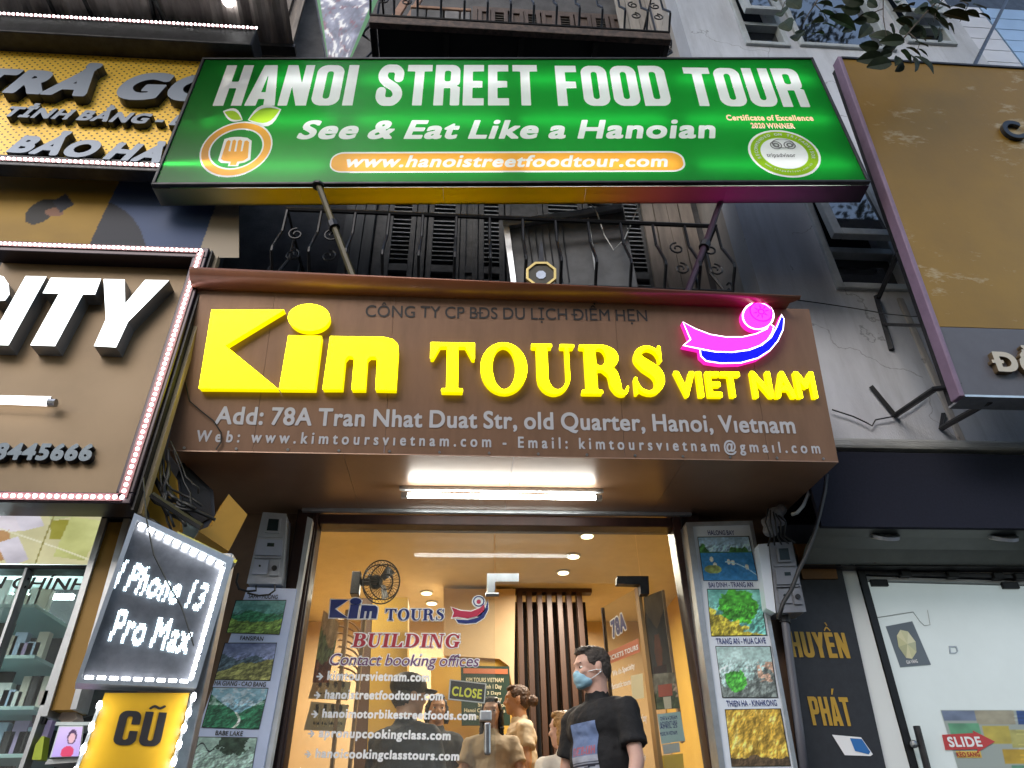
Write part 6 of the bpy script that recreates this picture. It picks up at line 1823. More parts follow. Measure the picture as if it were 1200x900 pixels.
for k_ in range(5):
    mb = MB(); mb.tube([P(900 + k_ * 3, 596 + k_ * 2, 3.66), P(897 + k_ * 6, 612, 3.64), P(903 + k_ * 4, 628, 3.66), P(900 + k_ * 8, 640 - k_, 3.7)], .005, 5); obj('cable', mb, M['rubber'], t, smooth=True)

# ------------------------------------------------------------------ right shop front
rd = thing('white_glass_door', 'frosted white shop door with dark frame at the bottom right', 'door', P(1100, 895, 4.0))
DFm = wall_frame(4.0)
mb = MB(); mb.fprism(DFm, pxpoly(DFm, [(978, 662), (998, 662), (1072, 935), (1043, 935)]), -.06, .03); obj('white_post', mb, mat('plain_white_post', (.75, .78, .76, 1), .5), rd, bev=.003)  # post in a brighter white than the other frames
slanted_post(DFm, 999, 662, 1073, 935, 8, M['black_metal'], rd, 'jamb', -.06, .04)
mb = MB(); mb.fprism(DFm, pxpoly(DFm, [(1007, 664), (1230, 670), (1230, 675), (1009, 670)]), -.05, .02); obj('head', mb, M['white_frame'], rd)
mb = MB(); mb.fprism(DFm, pxpoly(DFm, [(1009, 671), (1230, 677), (1230, 681), (1011, 675)]), -.02, .035); obj('sliding_track', mb, M['dark_metal'], rd)
for x in (1057, 1112, 1165, 1190):
    mb = MB(); q = DFm.uv(x, 674.5 + (x - 1057) * .028); mb.fbox(DFm, q[0] - .035, q[0] + .035, q[1] - .02, q[1] + .02, .0, .05); obj('track_roller', mb, M['black_metal'], rd, bev=.006)
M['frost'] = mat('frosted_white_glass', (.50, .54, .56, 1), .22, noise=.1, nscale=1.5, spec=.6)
t_ = M['frost'].node_tree.nodes['Principled BSDF']; t_.inputs['Emission Color'].default_value = (.85, 1, .97, 1); t_.inputs['Emission Strength'].default_value = .10  # emission stands in for the lit shop behind the pane
mb = MB(); mb.fprism(DFm, pxpoly(DFm, [(1012, 682), (1240, 688), (1240, 940), (1090, 940)]), -.012, 0); obj('door_pane', mb, M['frost'], rd)
mb = MB(); mb.fprism(DFm, pxpoly(DFm, [(1013, 676), (1240, 683), (1240, 686), (1014, 680)]), -.02, .01); obj('top_rail', mb, M['white_frame'], rd)
for x0, y0 in ((1018, 680), (1171, 683)):
    mb = MB(); a = DFm.uv(x0, y0); mb.fbox(DFm, a[0], a[0] + .105, a[1] - .04, a[1], .0, .02); obj('patch_clamp', mb, M['black_metal'], rd, bev=.003)
mb = MB(); mb.tube([DFm.px(1074, 851, .06), DFm.px(1093, 925, .06)], .018, 8); obj('pull_bar', mb, M['dark_metal'], rd)
mb = MB(); mb.tube([DFm.px(1079, 872, .0), DFm.px(1079, 872, .06)], .012, 10); mb.ball(DFm.px(1071, 872, .06), .02, seg=10, ring=7); obj('lock', mb, M['steel'], rd)
# diamond poster
dp = thing('diamond_poster', 'grey poster with a faceted yellow diamond stuck on the white door', 'poster', DFm.px(1062, 760))
mb = MB(); mb.fprism(DFm, pxpoly(DFm, [(1038, 734), (1069, 728), (1091, 779), (1055, 782)], .003), .002, .004); obj('sheet', mb, mat('slate_print', (.13, .16, .19, 1), .4), dp)
dm = pxpoly(DFm, [(1055, 738), (1064, 740), (1073, 752), (1074, 764), (1069, 772), (1062, 771), (1053, 758), (1051, 745)], .006); cc = (sum(p[0] for p in dm) / 8, sum(p[1] for p in dm) / 8)
fm = [mat('diamond_facet', (.62, .62, .36, 1), .3), mat('diamond_facet', (.72, .70, .45, 1), .3), mat('diamond_facet', (.5, .52, .32, 1), .3)]
mb = MB()
for i in range(8):
    a, b = dm[i], dm[(i + 1) % 8]; mb.add([DFm.at(*a, .006), DFm.at(*b, .006), DFm.at(*cc, .012)], [(0, 2, 1)], i % 3)
obj('gem_print', mb, fm, dp)
lettering(DFm, 'GIA VÀNG', (1063, 778), (1076, 776.5), (1062.5, 774), M['print_white'], dp, w=.006, wt=.02)
mb = MB(); mb.tube([DFm.px(x, y, .004) for x, y in ((1025, 724), (1045, 721), (1070, 717), (1078, 728), (1083, 733), (1090, 732), (1087, 715))], .002, 4); obj('tape_line', mb, M['steel'], dp)
o_ = pxpoly(DFm, [(1112, 757), (1121, 757), (1123, 763), (1120, 766), (1113, 766)], .003); i_ = pxpoly(DFm, [(1113.5, 758.5), (1120, 758.5), (1121.5, 763), (1119, 764.7), (1114.5, 764.7)], .003)
t = thing('bell_plate', 'small grey square plate on the white door', 'plate', DFm.px(1117, 762)); mb = MB(); mb.fprism(DFm, [o_, i_], 0, .004); obj('plate', mb, M['steel'], t)
# payment poster and slide arrow
def pay_fn(U, V):
    c = np.zeros(U.shape + (3,)) + np.array([.62, .66, .64]); n = fbm(U * 8, V * 8, 4)[..., None]
    rngs = [(.0, .28, .86, 1, (.45, .5, .6)), (.28, .62, .8, 1, (.62, .60, .52)), (.64, 1, .8, 1, (.16, .28, .52)), (.03, .3, .6, .82, (.38, .62, .48)), (.32, .55, .55, .8, (.72, .66, .3)), (.55, .78, .5, .75, (.7, .68, .4)),
            (.75, 1, .6, .74, (.42, .66, .58)), (.78, 1, .42, .56, (.36, .6, .44)), (.45, .8, .3, .5, (.75, .62, .2)), (.8, 1, .25, .38, (.38, .62, .42)), (.5, .78, 0, .18, (.78, .64, .15)), (.8, 1, .05, .2, (.4, .64, .45)), (.5, .8, .2, .3, (.35, .55, .45))]
    for a, b, c0, d, k_ in rngs: c = np.where(((U > a) & (U < b) & (V > c0) & (V < d))[..., None], np.array(k_) * (.8 + .4 * n), c)
    ln = ((V * 22) % 1 < .18)[..., None] & (U > .6)[..., None]; return np.where(ln, c * 1.15, c)
pp = thing('payment_poster', 'colourful payment poster at the bottom of the white door', 'poster', DFm.px(1150, 895))
picture('printed_sheet', [DFm.px(1102, 832, .004), DFm.px(1240, 832, .004), DFm.px(1250, 925, .004), DFm.px(1130, 925, .004)], pay_fn, pp, nx=90, ny=60)
arr = thing('slide_arrow', 'red SLIDE arrow sticker pointing right on the white door', 'sticker', DFm.px(1130, 880))
M['red_arrow'] = mat('red_vinyl', (.52, .05, .05, 1), .4)
mb = MB(); mb.fprism(DFm, pxpoly(DFm, [(1104, 861), (1141, 859), (1140, 856), (1166, 869), (1145, 882), (1146, 878), (1108, 879)], .008), .006, .008); obj('arrow', mb, M['red_arrow'], arr)
lettering(DFm, 'SLIDE', (1113, 875.5), (1152, 875), (1112, 863.5), M['print_white'], arr, w=.010, wt=.05)
mb = MB(); mb.fprism(DFm, pxpoly(DFm, [(1120, 880), (1149, 880), (1151, 888), (1122, 888)], .006), .006, .006); obj('caption_strip', mb, mat('yellow_strip', (.7, .5, .1, 1), .5), arr)
lettering(DFm, 'KÉO SANG', (1122, 887), (1149, 886.5), (1122, 881.5), mat('red_print', (.4, .03, .03, 1), .5), arr, w=.009, wt=.04)
# no lamp inside; the pane's own emission gives the shop glow

# ================================================================== branch with leaves
bz = 2.35
tr = thing('street_tree', 'dark leafy street tree branch hanging in at the top right', 'tree', (3.6, -1.2, .13))
M['leaf'] = mat('dark_leaf', (.022, .036, .016, 1), .6, spec=.25, col2=(.012, .02, .01, 1), nscale=9)
M['bark'] = mat('bark', (.10, .08, .06, 1), .9, noise=.5, nscale=9, bump=.6)
mb = MB(); mb.tube([(3.9, -1.4, .1), (3.85, -1.35, 1.5), (3.7, -1.1, 3.2), (3.5, -1.2, 6.0), (3.3, -1.5, 11)], [.20, .17, .15, .12, .06], 12); obj('trunk', mb, M['bark'], tr, smooth=True)
twigs = []
def br_(pts, r0):
    q = [P(x, y, Y) for x, y, Y in pts]; twigs.append(q)
    mb = MB(); mb.tube(q, [r0 * (1 - .6 * i / (len(q) - 1)) for i in range(len(q))], 6); obj('twig', mb, M['bark'], tr, smooth=True)
br_([(1120, -120, 1.9), (1125, -60, 2.1), (1110, -10, bz), (1085, 15, bz), (1065, 38, bz), (1045, 60, bz)], .010)
br_([(1110, -10, bz), (1135, 5, bz), (1125, 25, bz)], .006)
br_([(1050, -80, bz), (1035, -20, bz), (1035, 20, bz), (1040, 50, bz)], .006)
br_([(1030, -40, bz), (975, -30, bz), (955, 5, bz), (945, 20, bz), (938, 34, bz)], .007)
br_([(975, -30, bz), (940, -15, bz), (920, 2, bz), (915, 14, bz)], .005)
br_([(955, 5, bz), (965, 15, bz), (970, 24, bz)], .004)
br_([(1035, 10, bz), (1020, 16, bz), (1006, 20, bz)], .004)
br_([(1065, 38, bz), (1078, 50, bz), (1074, 62, bz)], .004)
br_([(1110, -10, bz), (1098, 10, bz), (1094, 26, bz)], .005)
M_leafmesh = []
def leaf_mesh(L, W, seed):
    r_ = random.Random(seed); mb = MB(); n = 5; vs = []
    for i in range(n + 1):
        t = i / n; w = W * math.sin(math.pi * min(1, (t * .93 + .05))) ** .75; z = -.22 * L * t * t + r_.uniform(-.02, .02) * L
        vs += [(t * L, -w, z + w * .35), (t * L, 0, z), (t * L, w, z + w * .35)]
    fs = []
    for i in range(n):
        for k in (0, 1): a = i * 3 + k; fs.append((a, a + 3, a + 4, a + 1))
    mb.add(vs, fs); me = mb.mesh('leaf'); me.materials.append(M['leaf']); return me
LMS = [leaf_mesh(.10, .030, 1), leaf_mesh(.085, .028, 2), leaf_mesh(.11, .032, 3)]
lr = random.Random(9)
spots = [(910, 2, 100), (916, 20, 80), (926, 36, 95), (934, 48, 70), (942, 42, 120), (952, 40, 30), (964, 28, 0), (976, 10, 30), (1012, 4, 150), (1016, 24, 190), (1030, 24, 140), (1052, 4, 60), (1066, 0, 120), (1084, 16, 90), (1098, 12, 60), (1114, 22, 30), (1140, 6, 0), (1146, 16, -20), (922, 12, 75), (932, 24, 60), (938, 10, 110), (947, 30, 45), (960, 14, -10), (972, 20, -25), (930, 3, 100), (950, -8, 60), (940, -6, 130), (955, 5, 20),
         (1008, 13, 165), (1022, 18, 200), (1046, 12, 20), (1060, 8, 40), (1020, 30, 230), (1036, 36, 260), (1050, 24, -20), (1056, 20, 10), (1000, 32, 210), (1042, 30, 280), (1070, 32, -60), (1028, 8, 120), (1080, 36, 200),
         (1078, 10, -30), (1090, 4, 10), (1096, 22, -50), (1105, 16, 0), (1115, 8, 20), (1125, 2, 30), (1130, 14, -10), (1088, 28, -80), (1100, 34, -100), (1072, 22, -120), (1110, 28, -70), (1118, -4, 60),
         (1060, 48, 180), (1050, 52, 210), (1045, 62, 200), (1036, 68, 185), (1062, 56, -30), (1072, 50, 0), (1066, 64, -70), (1052, 66, -110), (1044, 74, 190), (1070, 70, -90), (1058, 72, -120), (1076, 58, -40), (1048, 46, 150), (1030, 56, 170), (1080, 46, 30), (1064, 40, 100), (1040, 58, 230), (1055, 60, -60), (1072, 66, -50)]
for i, (x, y, an) in enumerate(spots):
    o = bpy.data.objects.new('leaf', LMS[i % 3]); COL.objects.link(o)
    Yd = bz + lr.uniform(-.12, .12)
    q = P(x, y, Yd); o.parent = tr; o.location = q - tr.location
    e = Euler((lr.uniform(-.7, .7), -math.radians(an + lr.uniform(-15, 15)), 0)); 
    o.rotation_euler = (Matrix.Rotation(-math.radians(an), 3, 'Y') @ Matrix.Rotation(lr.uniform(-.5, .5) + .9, 3, 'X')).to_euler()
    s_ = lr.uniform(.85, 1.7); o.scale = (s_, s_, s_)
# crown over the street behind the viewer (seen mirrored in the windows)
def crown_mesh(n, cen, rad, seed, L=.17):
    r_ = np.random.default_rng(seed); k = 90
    cl = np.array(cen) + (r_.normal(size=(k, 3)) * np.array(rad) * .5)
    c = cl[r_.integers(0, k, n)] + r_.normal(size=(n, 3)) * .38
    a = r_.normal(size=(n, 3)); a /= np.linalg.norm(a, axis=1)[:, None]
    b = np.cross(a, r_.normal(size=(n, 3))); b /= np.linalg.norm(b, axis=1)[:, None]
    a *= L * .5; b *= L * .24
    v = np.stack([c - a, c + b, c + a, c - b], 1).reshape(-1, 3)
    me = bpy.data.meshes.new('crown'); me.from_pydata(v.tolist(), [], np.arange(n * 4).reshape(-1, 4).tolist()); me.materials.append(M['leaf']); return me
o = obj('crown', crown_mesh(60000, (3.4, -1.8, 15.5), (5.0, 2.6, 7.0), 5), M['leaf'], tr); stuff(o)
o.location = -tr.location

# ================================================================== balconies of the tour office
def scroll(c, r, turns=1.3, a0=0, fl=1, n=16):
    pts = []
    for i in range(n + 1):
        t = i / n; an = a0 + fl * turns * 2 * math.pi * t; rr = r * (1 - .75 * t)
        pts.append(c + Vector((math.cos(an) * rr, 0, math.sin(an) * rr)))
    return pts
def balcony(xl, xr, zf, y0, lab, rail_h=1.0, nbar=13):
    t = thing('iron_balcony', lab, 'balcony', ((xl + xr) / 2, 4.3, zf))
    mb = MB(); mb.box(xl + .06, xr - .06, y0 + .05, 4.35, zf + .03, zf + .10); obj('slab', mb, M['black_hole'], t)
    mb = MB(); mb.box(xl, xr, y0 - .01, y0 + .045, zf, zf + .10); obj('front_beam', mb, M['rust'], t, bev=.008)
    for x in (xl, xr - .05):
        mb = MB(); mb.box(x, x + .05, y0 + .047, 4.34, zf, zf + .09); obj('side_beam', mb, M['black_metal'], t, bev=.006)
    for k in range(1, 4):
        x = xl + (xr - xl) * k / 4; mb = MB(); mb.box(x - .02, x + .02, y0 + .05, 4.34, zf - .012, zf + .028); obj('joist', mb, M['black_metal'], t)
    zt = zf + rail_h
    mb = MB(); mb.tube([(xl, 4.3, zt), (xl, y0, zt), (xr, y0, zt), (xr, 4.3, zt)], .016, 6); obj('top_rail', mb, M['iron'], t)
    mb = MB(); mb.tube([(xl, 4.3, zf + .13), (xl, y0, zf + .13), (xr, y0, zf + .13), (xr, 4.3, zf + .13)], .012, 6); obj('bottom_rail', mb, M['iron'], t)
    def bar(p0, out):   # bellied bar
        pts = [(0, zf + .13), (.02, zf + .16), (.10, zf + .24), (.10, zf + .27), (.02, zf + .46), (0, zf + .50), (0, zt)]
        mb = MB(); mb.tube([(p0[0] + out[0] * d, p0[1] + out[1] * d, z) for d, z in pts], .010, 6); obj('bar', mb, M['iron'], t)
    for i in range(nbar + 1):
        bar((xl + (xr - xl) * i / nbar, y0), (0, -1))
    for i in range(1, 5):
        y = y0 + (4.3 - y0) * i / 5; bar((xl, y), (-1, 0)); bar((xr, y), (1, 0))
    for i in range(nbar):
        x = xl + (xr - xl) * (i + .5) / nbar
        if i in (0, 1, nbar - 1, nbar - 2):
            for dz, fl in ((.42, 1), (.25, -1)):
                mb = MB(); mb.tube(scroll(Vector((x, y0 - .06, zf + dz)), .05, 1.3, 1.57, fl), .006, 5); obj('scroll', mb, M['iron'], t)
    for y in (y0 + .25, y0 + .6):
        for x in (xl - .1, xr + .1):
            c = Vector((x, y, zf + .35)); pts = [Vector((c.x, c.y + (q.x - c.x), q.z)) for q in scroll(c, .07, 1.3, 1.57, 1)]
            mb = MB(); mb.tube(pts, .007, 5); obj('scroll', mb, M['iron'], t)
    return t
M['rust'] = mat('rusted_steel', (.11, .075, .06, 1), .75, col2=(.04, .032, .03, 1), nscale=20)
yU = 3.12
xl_u, xr_u = P(431, 34, yU).x, P(784, 37, yU).x
zU = P(600, 37, yU).z
balcony(xl_u, xr_u, zU, yU, 'upper dark iron balcony above the green sign')
xl_l, xr_l = -1.12, 1.62
balcony(xl_l, xr_l, BR.at(0, BH).z + .10, yU, 'lower dark iron balcony between the green and brown signs', rail_h=.70)

# louvred shutters and doors behind
def shutter_leaf(x0, x1, z0, z1, y, parent, louvre, m, ml):
    fr = .045
    mb = MB(); mb.box(x0, x0 + fr, y - .04, y, z0, z1); mb.box(x1 - fr, x1, y - .04, y, z0, z1)
    mb.box(x0 + fr, x1 - fr, y - .04, y, z0, z0 + .1); mb.box(x0 + fr, x1 - fr, y - .04, y, z1 - .08, z1)
    mid = z0 + (z1 - z0) * .52; mb.box(x0 + fr, x1 - fr, y - .04, y, mid, mid + .08)
    o = obj('shutter_leaf', mb, m, parent, bev=.003)
    if louvre:
        sl_ = MB(); sl_.add([(x0 + fr, y - .038, -.016), (x1 - fr, y - .038, -.016), (x1 - fr, y - .004, .014), (x0 + fr, y - .004, .014), (x0 + fr, y - .036, -.024), (x1 - fr, y - .036, -.024), (x1 - fr, y - .002, .006), (x0 + fr, y - .002, .006)],
                [(0, 1, 2, 3), (7, 6, 5, 4), (0, 4, 5, 1), (2, 6, 7, 3)])
        me = sl_.mesh('louvre_slat'); me.materials.append(ml)
        z = z0 + .13
        while z < z1 - .1:
            if not (mid - .03 < z < mid + .11):
                s_ = bpy.data.objects.new('louvre_slat', me); COL.objects.link(s_); s_.parent = o
                s_.location = Vector((0, 0, z)) - world_loc(o)
            z += .052
    else:
        mb = MB(); mb.box(x0 + fr, x1 - fr, y - .02, y - .005, z0 + .1, mid); mb2 = MB(); mb2.box(x0 + fr, x1 - fr, y - .02, y - .005, mid + .08, z1 - .08)
        obj('door_panel', mb, m, o); obj('door_panel', mb2, m, o)
    return o
M['slat_grey'] = mat('weathered_slat', (.42, .44, .45, 1), .5, noise=.4, nscale=18)
def shutters(z0, z1, pxs, ypx, lab, y, m, ml):
    t = thing('shuttered_opening', lab, 'shutters', (0.2, y, z0))
    for (a, b, lv) in pxs:
        x0 = P(a, ypx, y).x; x1 = P(b, ypx, y).x
        shutter_leaf(x0 + .004, x1 - .004, z0, z1, y, t, lv, m, ml)
    mb = MB(); xa = P(pxs[0][0], ypx, y).x - .06; xb_ = P(pxs[-1][1], ypx, y).x + .06
    mb.box(xa, xa + .055, y - .02, y + .06, z0, z1 + .06); mb.box(xb_ - .055, xb_, y - .02, y + .06, z0, z1 + .06); mb.box(xa + .055, xb_ - .055, y - .02, y + .06, z1 + .003, z1 + .06)
    obj('opening_frame', mb, m, t)
    return t
zb = BR.at(0, BH).z + .2
shutters(zb, zb + 2.35, [(434, 448, 0), (448, 484, 1), (484, 497, 0), (498, 538, 1), (538, 560, 0), (560, 592, 1), (593, 640, 0), (640, 690, 1), (690, 735, 1), (735, 765, 1)], 320, 'dark louvred shutters behind the lower balcony', 4.33, M['shutter_grey'], M['slat_grey'])
shutters(zU + .12, zU + 2.6, [(560, 575, 0), (575, 595, 1), (596, 613, 0), (613, 632, 1), (633, 650, 0), (650, 670, 1), (671, 690, 0), (690, 710, 1), (711, 726, 0)], 10, 'brown louvred shutters behind the upper balcony', 4.33, M['shutter'], mat('brown_slat', (.07, .055, .045, 1), .6))
# side curtains / light boards at both ends
def boards(fr_y, pxs, ytop, ybot, lab, m):
    t = thing('wall_boards', lab, 'boards', P(pxs[0], ybot, fr_y))
    F_ = wall_frame(fr_y)
    for i in range(len(pxs) - 1):
        q = F_.uv(pxs[i], ybot)[0], F_.uv(pxs[i + 1], ybot)[0]; v0 = F_.uv(pxs[i], ybot)[1]
        mb = MB(); mb.fbox(F_, q[0] + .003, q[1] - .003, v0 - .3, v0 + 2.2, -.03, 0 + .008 * (i % 2)); obj('board', mb, m, t, bev=.003)
    return t
boards(4.25, (768, 783, 800, 815, 832), 240, 335, 'upright pale weathered boards right of the lower shutters', mat('peach_board', (.30, .25, .21, 1), .7, noise=.35, nscale=4, stretch=(3, 1, .4)))
boards(4.25, (392, 404, 417, 430), 240, 330, 'upright grey weathered boards left of the lower shutters', mat('grey_board', (.14, .14, .135, 1), .7, noise=.35, nscale=4, stretch=(3, 1, .4)))
boards(4.25, (726, 738, 750, 762, 775), -20, 30, 'upright pale boards at the right end of the upper balcony', mat('pale_board', (.36, .33, .30, 1), .7, noise=.35, nscale=4, stretch=(3, 1, .4)))
# items on the upper balcony: boxes and orange boards
pf = thing('planter_boxes', 'row of dull metal and terracotta boxes on the left of the upper balcony', 'boxes', P(490, 30, 3.2))
zf = zU + .10; bxt = P(510, 7, 3.19).z
for i, (a, b, m_) in enumerate(((481, 499, 'g'), (500, 519, 'g'), (521, 538, 'l'), (540, 551, 'l'))):
    x0 = P(a, 28, 3.25).x; x1 = P(b, 28, 3.25).x
    mb = MB(); mb.box(x0, x1, 3.2, 3.45, zf + .002, bxt - .04); o = obj('box', mb, M['bx_' + m_] if 'bx_' + m_ in M else M.setdefault('bx_' + m_, mat('box_' + ('dark' if m_ == 'g' else 'light'), (.09, .085, .08, 1) if m_ == 'g' else (.2, .19, .19, 1), .5, noise=.3)), pf, bev=.008)
    mb = MB(); mb.box(x0 - .006, x1 + .006, 3.19, 3.46, bxt - .038, bxt); obj('lid', mb, M.setdefault('terra', mat('terracotta', (.34, .19, .12, 1), .7, noise=.3)), pf, bev=.006)
for k, (a, b) in enumerate(((452, 462), (470, 477))):
    t = thing('orange_board', 'orange brown board leaning on the upper balcony, %s' % ('the wider one at its left end' if k == 0 else 'the narrow one next to the boxes'), 'board', P(a, 30, 3.3))
    q0 = P(a, 28, 3.25); q1 = P(b, 28, 3.25)
    mb = MB(); mb.hexa([(q0.x, 3.2, zf + .002), (q1.x, 3.2, zf + .002), (q1.x, 3.23, zf + .002), (q0.x, 3.23, zf + .002), (q0.x + .12, 3.5, zf + 1.3), (q1.x + .12, 3.5, zf + 1.3), (q1.x + .12, 3.53, zf + 1.3), (q0.x + .12, 3.53, zf + 1.3)]); obj('board', mb, M['terra'], t, bev=.004)

# air conditioner unit on the lower balcony
AF = Frame(P(600, 330, 3.30), (math.cos(-.12), math.sin(-.12), 0), Matrix.Rotation(math.radians(-6), 3, 'Y') @ Vector((0, 0, 1)))
ac = thing('air_conditioner', 'dark air conditioner unit with a pale edge on the lower balcony', 'air conditioner', AF.px(670, 340))
q4 = [(590, 263), (730, 243), (748, 340), (600, 340)]
acm = mat('dark_ac_panel', (.045, .048, .052, 1), .45, noise=.4, nscale=10)
mb = MB(); mb.fprism(AF, pxpoly(AF, q4), -.3, 0); obj('case', mb, acm, ac, bev=.008)
mb = MB(); mb.fprism(AF, pxpoly(AF, [(589, 262), (596, 261), (606, 340), (600, 340)], .004), .002, .03); obj('edge_strip', mb, M['alu'], ac)
mb = MB(); mb.fprism(AF, pxpoly(AF, [(589, 262), (728, 242), (729, 248), (590, 269)], .004), .002, .032); obj('edge_strip', mb, M['alu'], ac)
for x in (610, 618, 626, 634, 642, 650, 658):
    mb = MB(); mb.tube([AF.px(x, 268 - (x - 600) * .12, .01), AF.px(x + 9, 330, .01)], .004, 4); obj('grille_bar', mb, M['dark_metal'], ac)
mb = MB(); mb.fprism(AF, pxpoly(AF, [(688, 256), (690, 255), (700, 318), (697, 318)], .006), .002, .010); obj('panel_seam', mb, M['slat_grey'], ac)
mb = MB(); mb.tube([AF.px(x, y, .05) for x, y in ((692, 238), (700, 250), (708, 275), (719, 293), (732, 280), (745, 250), (752, 235))], .004, 5); obj('wire', mb, M['cable_grey'], ac)
# bagua mirror
BM = wall_frame(3.0)
bg_ = thing('octagon_mirror', 'small octagonal gold rimmed mirror fixed over the brown sign', 'mirror', BM.px(634, 335))
def octo(cx, cy, rx, ry): return [(cx + rx * math.cos(math.pi / 8 + k * math.pi / 4), cy - ry * math.sin(math.pi / 8 + k * math.pi / 4)) for k in range(8)]
mb = MB(); mb.fprism(BM, [pxpoly(BM, octo(634, 322, 19, 15)), pxpoly(BM, octo(634, 322, 16, 12.5))], -.01, .01); obj('rim', mb, mat('brass', (.62, .45, .16, 1), .3, metal=.9), bg_)
mb = MB(); mb.fprism(BM, pxpoly(BM, octo(634, 322, 16, 12.5)), -.01, 0); obj('plate', mb, mat('dark_bronze', (.06, .05, .03, 1), .5), bg_)
mb = MB(); mb.fprism(BM, pxpoly(BM, octo(634, 322, 6, 5), .003), .0, .004); obj('mirror', mb, M['steel'], bg_)
mb = MB(); mb.fprism(BM, pxpoly(BM, [(631, 309), (638, 309), (636, 283), (633, 283)]), -.02, -.008); obj('hanger', mb, M['dark_metal'], bg_)

# ================================================================== inside the tour office
def area(name, loc, size, power, col, label):
    l = bpy.data.lights.new(name, 'AREA'); l.shape = 'DISK'; l.size = size; l.energy = power; l.color = col; l.spread = math.radians(170)
    o = bpy.data.objects.new(name + '_light', l); COL.objects.link(o); o.location = loc; return o
zc = CEIL
dl_pts = [P(688, 627, 5.3), P(672, 651, 5.3), P(660, 669, 5.3)]
k = 0
for (px_, py_) in ((688, 627), (672, 651), (660, 670), (500, 694), (506, 706)):
    q = PZ(px_, py_, zc - .004)
    t = thing('downlight', 'round ceiling downlight in the tour office, number %s from the street' % ['one', 'two', 'three', 'four', 'five'][k] if False else
              ['brightest ceiling downlight at the top edge of the glass', 'ceiling downlight just above the door fitting, second from the street', 'ceiling downlight deepest in the right row', 'ceiling downlight above the word TOURS on the glass', 'ceiling downlight touching the S of TOURS on the glass'][k], 'lamp', q)
    mb = MB(); mb.tube([q, q + Vector((0, 0, -.012))], .06, 20); obj('rim', mb, M['white_frame'], t)
    mb = MB(); mb.tube([q + Vector((0, 0, -.012)), q + Vector((0, 0, -.016))], .048, 20); obj('lens', mb, emit('warm_lens', (1, .82, .5, 1), 2.4) if 'warm_lens' not in bpy.data.materials else bpy.data.materials['warm_lens'], t)
    l = area('downlight', q + Vector((0, 0, -.03)),   .12, 9, (1, .90, .74), '')
    l.parent = t; l.location = (0, 0, -.03)
    k += 1
# extra real fittings deeper along the same rows
for (x, y) in ((-1.0, 5.0), (1.0, 7.0), (-.9, 6.9)):
    q = Vector((x, y, zc - .004)); t = thing('downlight', {-1.0: 'ceiling downlight over the left side of the office, nearest the fan', 1.0: 'ceiling downlight behind the slat partition', -.9: 'ceiling downlight at the far left by the back wall'}[x], 'lamp', q, 'hidden ceiling downlights')
    mb = MB(); mb.tube([q, q + Vector((0, 0, -.012))], .06, 20); obj('rim', mb, M['white_frame'], t)
    mb = MB(); mb.tube([q + Vector((0, 0, -.012)), q + Vector((0, 0, -.016))], .048, 20); obj('lens', mb, bpy.data.materials['warm_lens'], t)
    l = area('downlight', q,   .12, 9, (1, .90, .74), ''); l.parent = t; l.location = (0, 0, -.03)

# slatted wooden partition
SLY = 6.6
sp = thing('slat_partition', 'dark brown vertical slat partition with a top rail inside the office', 'partition', P(650, 890, SLY))
SPF = wall_frame(SLY)
M['slat_wood'] = mat('dark_slat_wood', (.075, .033, .018, 1), .45, noise=.3, nscale=8, stretch=(1, 1, .2))
zt_ = SPF.px(650, 697).z
mb = MB(); a = SPF.px(603, 696); b = SPF.px(690, 696); mb.box(a.x - .02, b.x + .02, SLY - .07, SLY + .03, zt_, zt_ + .05); obj('top_rail', mb, M['slat_wood'], sp, bev=.004)
xs_ = [608, 619, 631, 642, 654, 665, 677]
for x in xs_:
    q = SPF.px(x, 700); mb = MB(); mb.box(q.x - .025, q.x + .025, SLY - .10, SLY - .0, FLOOR, zt_ - .002); obj('slat', mb, M['slat_wood'], sp, bev=.004)
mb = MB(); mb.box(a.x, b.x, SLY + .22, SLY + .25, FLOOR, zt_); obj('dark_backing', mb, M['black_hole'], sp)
# ceiling drop / cream boxing left of the partition
bxg = thing('cream_bulkhead', 'cream boxed wall with a rounded yellow lower band left of the slats', 'bulkhead', P(560, 760, 6.4))
BKF = wall_frame(6.45)
mb = MB(); mb.fprism(BKF, pxpoly(BKF, [(520, 690), (604, 690), (602, 820), (596, 780), (585, 772), (520, 768)]), -.2, 0); obj('panel', mb, M['shop_cream'], bxg)
mb = MB(); mb.fprism(BKF, pxpoly(BKF, [(505, 770), (590, 773), (600, 790), (602, 935), (505, 935)], -.03), -.23, -.04); obj('yellow_band', mb, M['shop_yellow'], bxg)
